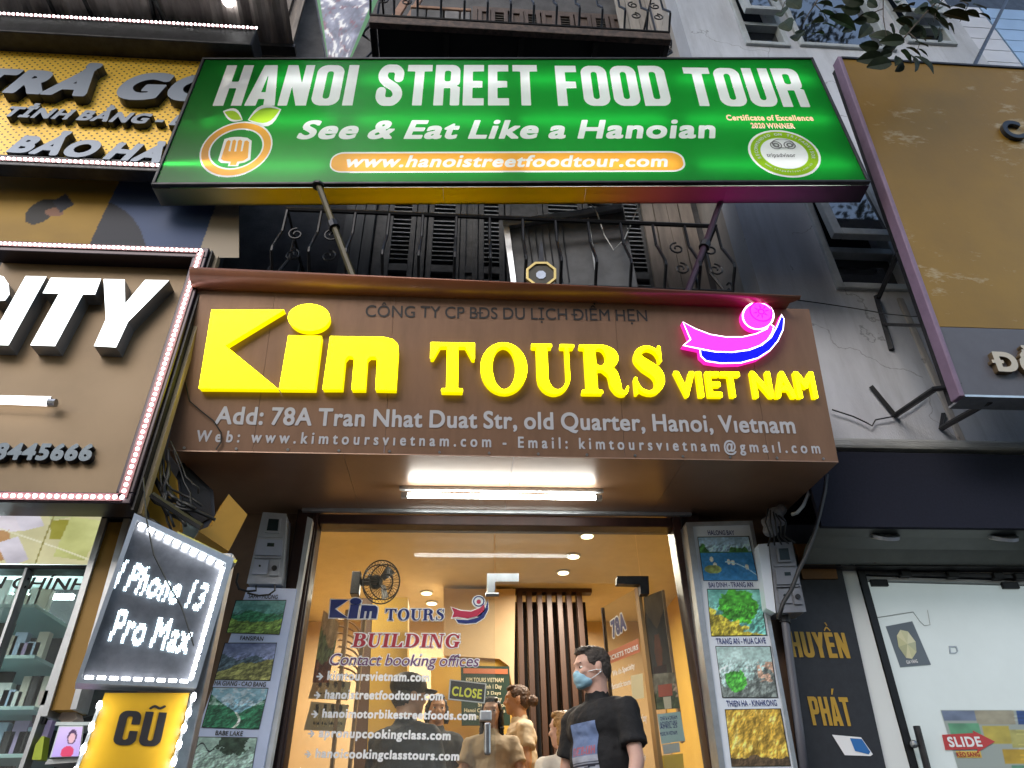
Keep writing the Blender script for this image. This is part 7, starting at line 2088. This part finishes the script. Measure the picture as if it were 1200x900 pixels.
# green price board
M['board_green'] = mat('dark_green_board', (.012, .04, .025, 1), .5)
pbd = thing('price_board', 'dark green board with pale price lettering on the back wall', 'notice board', P(575, 850, 6.3))
PBF = wall_frame(6.3)
mb = MB(); mb.fprism(PBF, pxpoly(PBF, [(540, 780), (597, 781), (598, 850), (541, 850)]), -.02, 0); obj('board', mb, M['board_green'], pbd)
mb = MB(); mb.fprism(PBF, pxpoly(PBF, [(543, 783), (595, 784), (595, 790), (543, 789)], .003), .002, .003); obj('header', mb, mat('orange_header', (.5, .15, .06, 1), .5), pbd)
PW = mat('pale_print', (.7, .65, .45, 1), .5)
for s_, p0, p1, tp in (('KIM TOURS VIETNAM', (546, 799), (590, 799.5), (546, 794)), ('Ninh Binh 1 Day', (556, 807), (588, 807), (556, 802)), ('Sapa 3 Days', (558, 814), (587, 814), (558, 810)), ('Ha Long Bay', (562, 821), (588, 821), (562, 816.5)), ('Street Food', (560, 828), (594, 828.5), (560, 823.5)), ('Hanoi Cooking Class', (544, 834.5), (592, 835), (544, 830)), ('Jeep Tours', (550, 842), (588, 842), (550, 837))):
    lettering(PBF, s_, p0, p1, tp, PW, pbd, w=.004, wt=.03)
# wall fan
FY = 5.2
fn = thing('wall_fan', 'black wall fan hanging inside the office near the top left of the glass', 'fan', P(420, 690, FY))
fc = P(447, 682, FY); ax = Vector((.55, -.75, -.25)).normalized()
u1 = ax.cross(Vector((0, 0, 1))).normalized(); u2 = ax.cross(u1)
def circ(c, r, off, n=28): return [c + ax * off + (u1 * math.cos(2 * math.pi * i / n) + u2 * math.sin(2 * math.pi * i / n)) * r for i in range(n + 1)]
FRD = .155
for off, rr_, nm_ in ((0, FRD, 'cage_ring'), (.05, FRD * .8, 'cage_ring'), (.07, FRD * .35, 'cage_ring'), (-.05, FRD * .8, 'cage_ring')):
    mb = MB(); mb.tube(circ(fc, rr_, off), .005, 5, cap=False); obj(nm_, mb, M['black_metal'], fn)
mb = MB()
for i in range(36):
    an = 2 * math.pi * i / 36; d = u1 * math.cos(an) + u2 * math.sin(an)
    mb.tube([fc + ax * .075 + d * .03, fc + ax * .05 + d * FRD * .8, fc + d * FRD, fc - ax * .05 + d * FRD * .8, fc - ax * .07 + d * .04], .0018, 3, cap=False)
obj('cage_wires', mb, M['black_metal'], fn)
for i in range(3):
    an = 2 * math.pi * i / 3; d = u1 * math.cos(an) + u2 * math.sin(an); e = ax.cross(d)
    mb = MB(); mb.add([fc + d * .02 - e * .01, fc + d * .12 - e * .035 + ax * .01, fc + d * .13 + e * .04 - ax * .02, fc + d * .03 + e * .03 - ax * .015], [(0, 1, 2, 3), (3, 2, 1, 0)]); obj('blade', mb, mat('fan_blade', (.06, .06, .065, 1), .3) if 'fan_blade' not in bpy.data.materials else bpy.data.materials['fan_blade'], fn)
mb = MB(); mb.ball(fc - ax * .09, (.055, .055, .055), seg=12, ring=8); mb.tube([fc - ax * .1, fc - ax * .12 + Vector((-.06, .0, 0)), P(418, 683, FY)], .028, 8); obj('motor', mb, M['black_metal'], fn, smooth=True)
q = P(417, 690, FY); mb = MB(); mb.box(q.x - .035, q.x + .03, FY - .04, FY + .04, q.z - .05, q.z + .12); obj('wall_plate', mb, M['black_metal'], fn, bev=.006)
# left interior side: pilaster, shell-shaped rattan shade, posters
pl2 = thing('yellow_pier', 'yellow painted pier inside the office behind the fan', 'pier', P(455, 890, 5.9))
PLF = wall_frame(5.6)
mb = MB(); mb.fprism(PLF, pxpoly(PLF, [(437, 700), (478, 700), (476, 935), (428, 935)]), -.25, 0); obj('pier', mb, M['shop_yellow'], pl2)
mb = MB(); mb.fprism(PLF, pxpoly(PLF, [(424, 700), (436, 700), (427, 935), (412, 935)]), -.25, -.02); obj('dark_reveal', mb, mat('brown_reveal', (.12, .06, .03, 1), .6), pl2)  # dark brown strip along the left of the yellow pier
# photo shelf on the left
ph_ = thing('photo_stand', 'wooden stand of small printed photos low on the left behind the glass', 'stand', P(380, 860, 4.5))
PHF = wall_frame(4.6)
M['pale_wood'] = mat('pale_wood', (.42, .26, .12, 1), .5, noise=.2)
for y0_, y1_ in ((795, 818), (822, 855)):
    mb = MB(); mb.fprism(PHF, pxpoly(PHF, [(360 + (855 - y0_) * .14, y0_), (405 + (855 - y0_) * .1, y0_ + 4), (403 + (855 - y1_) * .1, y1_ + 2), (356 + (855 - y1_) * .14, y1_)]), -.02, 0); obj('frame', mb, mat('cream_print', (.62, .52, .32, 1), .5) if 'cream_print' not in bpy.data.materials else bpy.data.materials['cream_print'], ph_)
    for j in range(4):
        x = 364 + j * 9 + (855 - y0_) * .12
        picture('photo_print', [PHF.px(x, y0_ + 3, .004), PHF.px(x + 7, y0_ + 3.5, .004), PHF.px(x + 6, y1_ - 3, .004), PHF.px(x - 1, y1_ - 3.5, .004)], land(40 + j + y0_, (200, 180, 130), (90, 70, 40), (60, 50, 30), 'ink'), ph_, nx=12, ny=16)
for xx in (397, 418):
    slanted_post(PHF, xx + 8, 715, xx - 14, 935, 4, M['pale_wood'], ph_, 'post', -.04, .01)
# rattan shell lamp screen: nested arcs
rt = thing('rattan_screen', 'fan shaped rattan screen of nested arcs beside the left pier', 'screen', P(415, 760, 4.8))
RTF = wall_frame(4.85)
for i in range(9):
    pts = []
    for j in range(9):
        t_ = j / 8; x = 396 + 26 * math.sin(t_ * 1.5) ; y = 726 + i * 8 + 22 * (1 - math.cos(t_ * 1.4))
        pts.append(RTF.px(x, y, 0))
    mb = MB(); mb.tube(pts, .006, 5); obj('rattan_arc', mb, M['pale_wood'], rt)
# left hanging poster (green print)
lp = thing('side_poster', 'faded green and terracotta poster at the left edge inside the glass', 'poster', P(385, 790, 4.5))
LPF = wall_frame(4.5)
picture('poster_sheet', [LPF.px(379, 715), LPF.px(398, 730), LPF.px(385, 800), LPF.px(366, 800)], land(52, (190, 150, 100), (110, 120, 70), (130, 70, 40), 'hills'), lp, nx=20, ny=40)
# right: poster strip behind side pane
rp = thing('harbour_poster', 'tall grey poster of a sailing ship behind the right side pane', 'poster', P(765, 790, 4.3))
RPF = wall_frame(4.25)
def ship_fn(U, V):
    n = fbm(U * 4, V * 5, 8)[..., None]; c = np.array([.30, .27, .24]) * (.7 + .6 * n)
    m_ = (V > .55 + .5 * np.abs(U - .55))[..., None]; c = np.where(m_, np.array([.55, .45, .33]) * (.8 + .3 * n), c)
    s_ = ((np.abs(U - .5) < .18 - .12 * np.abs(V - .3) * 3) & (V > .12) & (V < .5))[..., None]; c = np.where(s_, np.array([.55, .32, .2]) * (.7 + .5 * n), c)
    h = ((V < .12) & (V > .04) & (np.abs(U - .5) < .3))[..., None]; return np.where(h, np.array([.25, .12, .08]), c)
picture('poster_sheet', [RPF.px(754, 700), RPF.px(775, 692), RPF.px(788, 790), RPF.px(761, 795)], ship_fn, rp, nx=30, ny=70)
o_ = [(752, 698), (777, 690), (797, 865), (792, 865)]
slanted_post(RPF, 775, 692, 799, 870, 3, M['pale_wood'], rp, 'frame_side', -.03, .012)
lp2 = thing('menu_leaflets', 'red topped leaflets and pale blue notice on the right side pane', 'leaflet', P(775, 880, 4.1))
LQ = wall_frame(4.07)
def lq(pts, m_, nm, w=.0):
    mb = MB(); mb.fprism(LQ, pxpoly(LQ, pts, w), w, w + .002); return obj(nm, mb, m_, lp2)
picture('photo_print', [LQ.px(764, 790), LQ.px(790, 788), LQ.px(797, 830), LQ.px(767, 832)], land(61, (120, 110, 90), (70, 80, 50), (60, 70, 40), 'cave'), lp2, nx=24, ny=30)
lq([(771, 803), (787, 801), (788, 815), (772, 817)], mat('red_label', (.45, .08, .04, 1), .5), 'red_label', .003)
lq([(777, 817), (786, 816), (787, 830), (779, 831)], mat('cream_label', (.6, .52, .4, 1), .5), 'cream_label', .004)
lq([(770, 837), (797, 834), (803, 868), (775, 872)], mat('pale_blue_notice', (.36, .52, .55, 1), .5), 'notice', .002)
for s_, y in (('ONE & A DREAM', 843), ('ADVENTURE', 849), ('APRIL 25', 853), ('MUSIC IN VIETNAM', 861)):
    lettering(LQ, s_, (774, y + 1.5), (794, y - .5), (774, y - 3), M['print_blue'], lp2, w=.005, wt=.03)
lq([(776, 873), (796, 870), (797, 881), (778, 884)], mat('silver_notice', (.42, .45, .46, 1), .5), 'notice', .002)
lq([(771, 886), (800, 883), (802, 905), (775, 905)], mat('yellow_star_sheet', (.65, .42, .03, 1), .5), 'notice', .002)

# raised rear floor of the office
RFLOOR = 1.06
mb = MB(); mb.box(-1.60, 2.10, 4.78, 7.59, FLOOR + .003, RFLOOR); obj('raised_floor', mb, M['shop_floor'], bpy.data.objects['office_building'])
# ------------------------------------------------------------------ people
SKIN = mat('skin', (.52, .30, .21, 1), .5, noise=.08, nscale=20)
SKIN_T = mat('tanned_skin', (.48, .25, .14, 1), .5, noise=.08, nscale=20)
SKIN_P = mat('fair_skin', (.62, .37, .29, 1), .5, noise=.08, nscale=20)
def capsule(mb, a, b, ra, rb, n=10):
    a = Vector(a); b = Vector(b); k = 6
    pts = [a.lerp(b, i / k) for i in range(k + 1)]; rs = [ra + (rb - ra) * i / k for i in range(k + 1)]
    mb.tube(pts, rs, n); mb.ball(a, ra, seg=n, ring=6); mb.ball(b, rb, seg=n, ring=6)
def blend(mb, name, m, parent, vox=.008, sm=6, label=None):
    o = obj(name, mb, m, parent, smooth=True)
    r = o.modifiers.new('remesh', 'REMESH'); r.mode = 'VOXEL'; r.voxel_size = vox; r.use_smooth_shade = True
    s = o.modifiers.new('smooth', 'SMOOTH'); s.iterations = sm; s.factor = .5
    if label: o['label'] = label
    return o
FOLDS = bpy.data.textures.new('folds', 'CLOUDS'); FOLDS.noise_scale = .07; FOLDS.noise_depth = 2
TUFTS = bpy.data.textures.new('tufts', 'CLOUDS'); TUFTS.noise_scale = .013; TUFTS.noise_depth = 1
class Person:
    """standing figure; z up from the floor; face = heading of the nose (angle), body = heading of the chest"""
    def __init__(s, label, x, y, H, face, body, floor=FLOOR, tilt=0.0, group=None):
        s.k = H / 1.75; s.o = Vector((x, y, floor)); s.H = H
        s.t = thing('person', label, 'person', s.o, group)
        s.B = Matrix.Rotation(body, 3, 'Z'); s.Fm = Matrix.Rotation(face, 3, 'Z') @ Matrix.Rotation(tilt, 3, 'X')
        s.hs = .93; s.hc = s.b(0, .022, 1.575)
    def b(s, x, y, z): return s.o + s.B @ (Vector((x, y, z)) * s.k)      # body space: +y is the way the chest faces
    def h(s, x, y, z): return s.hc + s.Fm @ (Vector((x, y, z)) * s.k * s.hs)
    def build(s, skin, arms, w=1.0):
        k = s.k; mb = MB()
        hb = lambda p, r, **q: mb.ball(s.h(*p), Vector(r) * k * s.hs, rot=s.Fm, seg=20, ring=14)
        hb((0, 0, .03), (.076, .096, .088)); hb((0, .028, -.03), (.060, .070, .075)); hb((0, .06, -.075), (.036, .034, .030)); hb((0, -.02, -.01), (.07, .08, .08))
        hb((0, .10, -.012), (.011, .022, .020)); hb((0, .092, .012), (.009, .014, .030)); hb((.013, .094, -.022), (.009, .010, .008)); hb((-.013, .094, -.022), (.009, .010, .008))
        hb((0, .086, .038), (.05, .018, .011)); hb((.036, .072, -.012), (.022, .022, .02)); hb((-.036, .072, -.012), (.022, .022, .02))
        hb((0, .088, -.048), (.022, .012, .006)); hb((0, .087, -.058), (.019, .012, .006))
        for sx in (-1, 1): hb((sx * .077, -.005, .0), (.010, .020, .032)); hb((sx * .083, -.014, .008), (.007, .012, .022))
        capsule(mb, s.h(0, -.012, -.06), s.b(0, 0, 1.42), .056 * k, .062 * k, 14)
        mb.ball(s.b(0, 0, 1.30), Vector((.17 * w, .10, .13)) * k, rot=s.B); mb.ball(s.b(0, 0, 1.12), Vector((.145 * w, .10, .16)) * k, rot=s.B); mb.ball(s.b(0, 0, .95), Vector((.16 * w, .11, .13)) * k, rot=s.B)
        s.arms = []
        for sx, (el, wr, hd) in zip((-1, 1), arms):
            sh = s.b(sx * .180 * w, 0, 1.355); e = s.b(*el); r = s.b(*wr)
            capsule(mb, s.b(sx * .10, 0, 1.35), sh, .046 * k, .044 * k); capsule(mb, sh, e, .044 * k, .036 * k); capsule(mb, e, r, .037 * k, .024 * k)
            d = (s.b(*hd) - r).normalized(); side = d.cross(s.B @ Vector((0, 1, 0))).normalized()
            if side.length < .1: side = Vector((1, 0, 0))
            nn = d.cross(side).normalized()
            palm = r + d * .05 * k
            q = MB.ball(mb, palm, Vector((.036, .015, .045)) * k, rot=Matrix((side, nn, d)).transposed(), seg=12, ring=8)
            for i, (off, ln) in enumerate(((-.028, .065), (-.010, .078), (.010, .074), (.027, .058))):
                p0 = palm + side * off * k + d * .035 * k; p1 = p0 + (d * .55 + nn * .12).normalized() * ln * .5 * k; p2 = p1 + (d * .5 + nn * .45).normalized() * ln * .5 * k
                capsule(mb, p0, p1, .0085 * k, .008 * k, 8); capsule(mb, p1, p2, .008 * k, .0065 * k, 8)
            p0 = palm - side * .03 * k - d * .015 * k; p1 = p0 + (-side * .7 + d * .7 + nn * .3).normalized() * .035 * k; p2 = p1 + (d + nn * .3).normalized() * .028 * k
            capsule(mb, p0, p1, .011 * k, .009 * k, 8); capsule(mb, p1, p2, .009 * k, .007 * k, 8)
            s.arms.append((sh, e, r))
        for sx in (-1, 1):
            hp = s.b(sx * .09, 0, .90); kn = s.b(sx * .095, .01, .48); an = s.b(sx * .10, -.02, .07)
            capsule(mb, hp, kn, .082 * k, .052 * k); capsule(mb, kn, an, .052 * k, .034 * k)
            capsule(mb, s.b(sx * .10, -.03, .035), s.b(sx * .11, .14, .03), .034 * k, .026 * k)
        s.body = blend(mb, 'body', skin, s.t, vox=.0065)
        # eyes
        for sx in (-1, 1):
            e = MB(); e.ball(s.h(sx * .032, .080, .012), Vector((.0125, .010, .0075)) * k, rot=s.Fm); obj('eye', e, M.setdefault('eye_white', mat('eye_white', (.6, .58, .55, 1), .2)), s.t, smooth=True)
            e = MB(); e.ball(s.h(sx * .032, .0885, .012), Vector((.006, .003, .006)) * k, rot=s.Fm); obj('iris', e, M.setdefault('iris', mat('iris', (.03, .02, .015, 1), .1)), s.t, smooth=True)
            e = MB(); capsule(e, s.h(sx * .018, .096, .034), s.h(sx * .046, .086, .036), .0028 * k, .002 * k, 6); obj('eyebrow', e, M.setdefault('brow', mat('brow', (.05, .03, .02, 1), .8)), s.t, smooth=True)
        return s
    def shirt(s, m, sleeve=.55, w=1.0, hem=.86, loose=1.0, neck=.066, name='shirt', long=False):
        k = s.k; mb = MB()
        mb.ball(s.b(0, .0, 1.31), Vector((.195 * w, .125 * loose, .13)) * k, rot=s.B, seg=18, ring=12)
        mb.ball(s.b(0, .0, 1.15), Vector((.172 * w * loose, .13 * loose, .20)) * k, rot=s.B, seg=18, ring=12); mb.ball(s.b(0, 0, 1.0), Vector((.175 * w * loose, .135 * loose, .20)) * k, rot=s.B, seg=18, ring=12)
        capsule(mb, s.b(-.10, 0, 1.37), s.b(.10, 0, 1.37), .058 * k, .058 * k)
        capsule(mb, s.b(0, -.01, 1.36), s.b(0, .004, 1.43), .085 * k, neck * 1.08 * k)
        for (sh, e, r) in s.arms:
            end = sh.lerp(e, sleeve)
            capsule(mb, s.b(0, 0, 1.37).lerp(sh, .5), sh, .074 * k, .066 * k); 
            pts = [sh.lerp(end, i / 4) for i in range(5)]; mb.tube(pts, [.066 * k, .064 * k, .063 * k, .064 * k, .067 * k], 14)
            if long: capsule(mb, e, r, .05 * k, .036 * k); capsule(mb, end, e, .062 * k, .05 * k)
        capsule(mb, s.b(-.07, 0, hem), s.b(.07, 0, hem), .12 * k, .12 * k)
        o = blend(mb, name, m, s.t, vox=.009, sm=4)
        d = o.modifiers.new('folds', 'DISPLACE'); d.texture = FOLDS; d.strength = .020; d.mid_level = .5; d.texture_coords = 'GLOBAL'
        return o
    def trousers(s, m):
        k = s.k; mb = MB(); capsule(mb, s.b(-.07, 0, .93), s.b(.07, 0, .93), .112 * k, .112 * k)
        for sx in (-1, 1):
            capsule(mb, s.b(sx * .09, 0, .88), s.b(sx * .095, .01, .48), .095 * k, .07 * k); capsule(mb, s.b(sx * .095, .01, .48), s.b(sx * .10, -.02, .10), .07 * k, .058 * k)
        blend(mb, 'trousers', m, s.t, vox=.012, sm=3)
        for sx in (-1, 1):
            e = MB(); capsule(e, s.b(sx * .10, -.04, .04), s.b(sx * .112, .15, .035), .042 * k, .034 * k); blend(e, 'shoe', M['print_black'], s.t, vox=.008, sm=2)
    def hair(s, m, long=0, bun=False, low=0.0):
        k = s.k; mb = MB()
        hb = lambda p, r: mb.ball(s.h(*p), Vector(r) * k * s.hs, rot=s.Fm, seg=20, ring=14)
        hb((0, -.018, .052), (.083, .096, .078)); hb((0, -.045, .01), (.078, .066, .085)); hb((0, .05, .10), (.058, .038, .022)); hb((0, .03, .108), (.062, .052, .022))
        for sx in (-1, 1): hb((sx * .070, .012, .05), (.014, .04, .04)); hb((sx * .074, -.012, .012 - low), (.009, .014, .03))
        if long:
            for sx in (-1, 1): capsule(mb, s.h(sx * .07, -.01, .03), s.h(sx * .085, -.0, -.16 * long), .03 * k, .02 * k)
            capsule(mb, s.h(0, -.07, .02), s.h(0, -.10, -.2 * long), .07 * k, .05 * k)
        if bun: mb.ball(s.h(0, -.135, .0), .042 * k); capsule(mb, s.h(0, -.09, 0), s.h(0, -.13, 0), .04 * k, .03 * k)
        o = blend(mb, 'hair', m, s.t, vox=.005, sm=2)
        d = o.modifiers.new('tufts', 'DISPLACE'); d.texture = TUFTS; d.strength = .012; d.mid_level = .5; d.texture_coords = 'GLOBAL'
        return o
def place(px_, py_, Y, H):
    """person whose head centre is seen at the pixel: floor position and height kept honest"""
    q = P(px_, py_, Y); return q
# man in black T-shirt at the doorway
q = P(698, 786, 3.97)
Hm = (q.z - FLOOR) / 1.575 * 1.75
man = Person('man in a black T-shirt and blue face mask standing in the doorway', q.x, q.y, Hm, math.radians(72), math.radians(150), tilt=math.radians(-4))
rlx = ((( -.24, .02, 1.12), (-.25, .08, .88), (-.25, .12, .78)), ((.24, .02, 1.12), (.25, .08, .88), (.25, .12, .78)))
man.t.rotation_euler = (0, 0, 0)
HAIR_D = mat('dark_brown_hair', (.10, .08, .07, 1), .5, noise=.6, nscale=40, bump=.8, bscale=140, stretch=(1, 1, 3))
def face_dir(name): pass
man.Fm = Matrix.Rotation(math.radians(104), 3, 'Z') @ Matrix.Rotation(math.radians(-6), 3, 'X')
man.B = Matrix.Rotation(math.radians(125), 3, 'Z')
man.hc = man.b(0, .024, 1.575)
man.build(SKIN_P, (((-.25, .03, 1.13), (-.26, .14, .90), (-.26, .18, .80)), ((.25, .02, 1.12), (.26, .12, .89), (.26, .16, .79))), w=1.05)
SH_BLACK = mat('black_cotton', (.010, .010, .012, 1), .85, noise=.3, nscale=9, bump=.9, bscale=16)
sh = man.shirt(SH_BLACK, sleeve=.72, w=1.08, loose=1.04)
man.trousers(mat('dark_jeans', (.02, .025, .04, 1), .8, noise=.3))
man.hair(HAIR_D)
# mask
k = man.k; mb = MB()
for (p, r) in (((0, .082, -.045), (.052, .038, .040)), ((0, .060, -.062), (.060, .052, .034)), ((0, .098, -.022), (.026, .024, .026)), ((0, .075, -.080), (.044, .036, .018))):
    mb.ball(man.h(*p), Vector(r) * k * man.hs, rot=man.Fm, seg=20, ring=14)
o = blend(mb, 'face_mask', mat('pale_blue_mask', (.30, .52, .66, 1), .7, noise=.12, nscale=30, bump=.3, bscale=60), man.t, vox=.006, sm=2)
for sx in (-1, 1):
    for dz in (-.016, -.060):
        e = MB(); e.tube([man.h(sx * .052, .055, dz), man.h(sx * .078, .02, dz * .7 - .002), man.h(sx * .086, -.014, -.012 + dz * .2)], .0022, 5); obj('ear_loop', e, M['print_white'], man.t)
# chest print, wrapped on the shirt
def shirt_print(U, V):
    n = fbm(U * 4, V * 6, 15)[..., None]
    c = np.array([.36, .42, .56]) * (.8 + .4 * n) * (1 - V[..., None]) + np.array([.42, .50, .66]) * V[..., None]
    c = np.where((V < .42)[..., None], np.array([.62, .64, .70]) * (.85 + .3 * n), c)
    for v0 in (.30, .26, .20): c = np.where((np.abs(V - v0 - .12 * (U - .5) * (v0 < .25)) < .012)[..., None], np.array([.15, .16, .22]), c)
    FONT = {'H': ['101', '101', '111', '101', '101'], 'U': ['101', '101', '101', '101', '111'], 'E': ['111', '100', '110', '100', '111'], 'B': ['110', '101', '110', '101', '110'], 'D': ['110', '101', '101', '101', '110']}
    for i, ch in enumerate('DEBUH'):
        x = (U - .06 - i * .18) / .15 * 3; y = (.58 - V) / .15 * 5
        xi = np.floor(x).astype(int); yi = np.floor(y).astype(int); ok = (xi >= 0) & (xi < 3) & (yi >= 0) & (yi < 5)
        g = np.array([[int(q) for q in r] for r in FONT[ch]]); hit = ok & (g[np.clip(yi, 0, 4), np.clip(xi, 0, 2)] == 1)
        c = np.where(hit[..., None], np.array([.62, .36, .42]), c)
    return c
cw = .088
PRX = .0
cor = [man.b(PRX + cw, .30, 1.315), man.b(PRX - cw, .30, 1.315), man.b(PRX - cw, .30, 1.06), man.b(PRX + cw, .30, 1.06)]
pr = picture('shirt_print', cor, shirt_print, man.t, m=print_mat('matte_print', .85), nx=44, ny=56)
s_ = pr.modifiers.new('wrap', 'SHRINKWRAP'); s_.target = sh; s_.wrap_method = 'PROJECT'; s_.use_project_x = s_.use_project_y = False; s_.use_project_z = True
s_.use_negative_direction = True; s_.use_positive_direction = True; s_.offset = .004
# the projection runs along the print's own normal, so give the sheet that frame
nrm = (man.B @ Vector((0, 1, 0))); R_ = nrm.to_track_quat('Z', 'Y').to_matrix().to_4x4()
pr.data.transform(R_.inverted()); pr.rotation_euler = R_.to_euler()

def adult(px_, py_, Y, label, face, body, arms, skin, shirt_m, hair_m, w=.9, H=None, **kw):
    q = P(px_, py_, Y); fl_ = RFLOOR if Y > 4.9 else FLOOR; Hh = H or (q.z - fl_) / 1.625 * 1.75
    p = Person(label, q.x, q.y, Hh, math.radians(face), math.radians(body), floor=fl_); p.build(skin, arms, w=w)
    p.shirt(shirt_m, w=w, **{k: v for k, v in kw.items() if k in ('sleeve', 'loose', 'long', 'neck')})
    p.trousers(M['jeans'] if 'jeans' in M else M.setdefault('jeans', mat('blue_jeans', (.04, .06, .11, 1), .8)))
    p.hair(hair_m, **{k: v for k, v in kw.items() if k in ('bun', 'low')}, long=kw.get('longhair', 0))
    return p
CREAM = mat('cream_cotton', (.58, .47, .33, 1), .8, noise=.12, nscale=6, bump=.7, bscale=14)
LINEN = mat('sand_linen', (.52, .42, .30, 1), .85, noise=.18, nscale=7, bump=.7, bscale=14)
crossed = (((-.25, .06, 1.10), (-.05, .22, 1.10), (.08, .21, 1.13)), ((.25, .06, 1.10), (.05, .20, 1.06), (-.09, .20, 1.09)))
w1_ = adult(609, 814, 5.75, 'woman in a cream T-shirt with tied hair standing in profile by the slats', 85, 100, rlx, SKIN_T, CREAM, mat('brown_hair', (.09, .045, .025, 1), .6, noise=.4, nscale=60), w=.88, sleeve=.6, bun=True, loose=.95)
sg = MB(); kk_ = w1_.k
for dx in (-.03, .03): sg.ball(w1_.b(dx, .150, 1.27), Vector((.028, .008, .022)), rot=w1_.B, seg=12, ring=8)
obj('sunglasses', sg, M['print_black'], w1_.t)
w2_ = adult(576, 829, 5.2, 'woman in a sand coloured blouse with crossed arms behind the door handle', 172, 176, crossed, SKIN, LINEN, mat('black_hair', (.012, .010, .010, 1), .5, noise=.3, nscale=60), w=.9, sleeve=.55, longhair=1.0, loose=1.0)
w3_ = adult(662, 846, 4.45, 'blonde woman in a white top half hidden behind the man in the black T-shirt', 60, 20, rlx, SKIN_P, mat('white_cotton', (.66, .60, .52, 1), .8, noise=.1), mat('blonde_hair', (.42, .22, .07, 1), .5, noise=.4, nscale=50), w=.88, sleeve=.7, longhair=.55, loose=1.0)
NAVYJ = mat('navy_jacket', (.02, .024, .032, 1), .7, noise=.3, nscale=8, bump=.6, bscale=20)
m2_ = adult(477, 806, 4.35, 'person in a dark jacket and black cap behind the web addresses on the glass', -60, -40, rlx, SKIN, NAVYJ, HAIR_D, w=1.05, sleeve=1.0, long=True, loose=1.12)
cp_ = MB(); cp_.ball(m2_.h(0, -.01, .07), Vector((.098, .112, .075)) * m2_.k, rot=m2_.Fm, seg=18, ring=12); cp_.ball(m2_.h(0, .12, .045), Vector((.07, .07, .010)) * m2_.k, rot=m2_.Fm, seg=18, ring=8)
blend(cp_, 'cap', M['print_black'], m2_.t, vox=.007, sm=2)
w4_ = adult(512, 826, 5.5, 'dark haired person in black standing behind the word streetfoods', 190, 185, crossed, SKIN_T, mat('black_top', (.015, .014, .016, 1), .8), bpy.data.materials['black_hair'], w=.88, sleeve=.6, longhair=.5)

bpy.data.objects.remove(_to)
bpy.data.curves.remove(_tc)
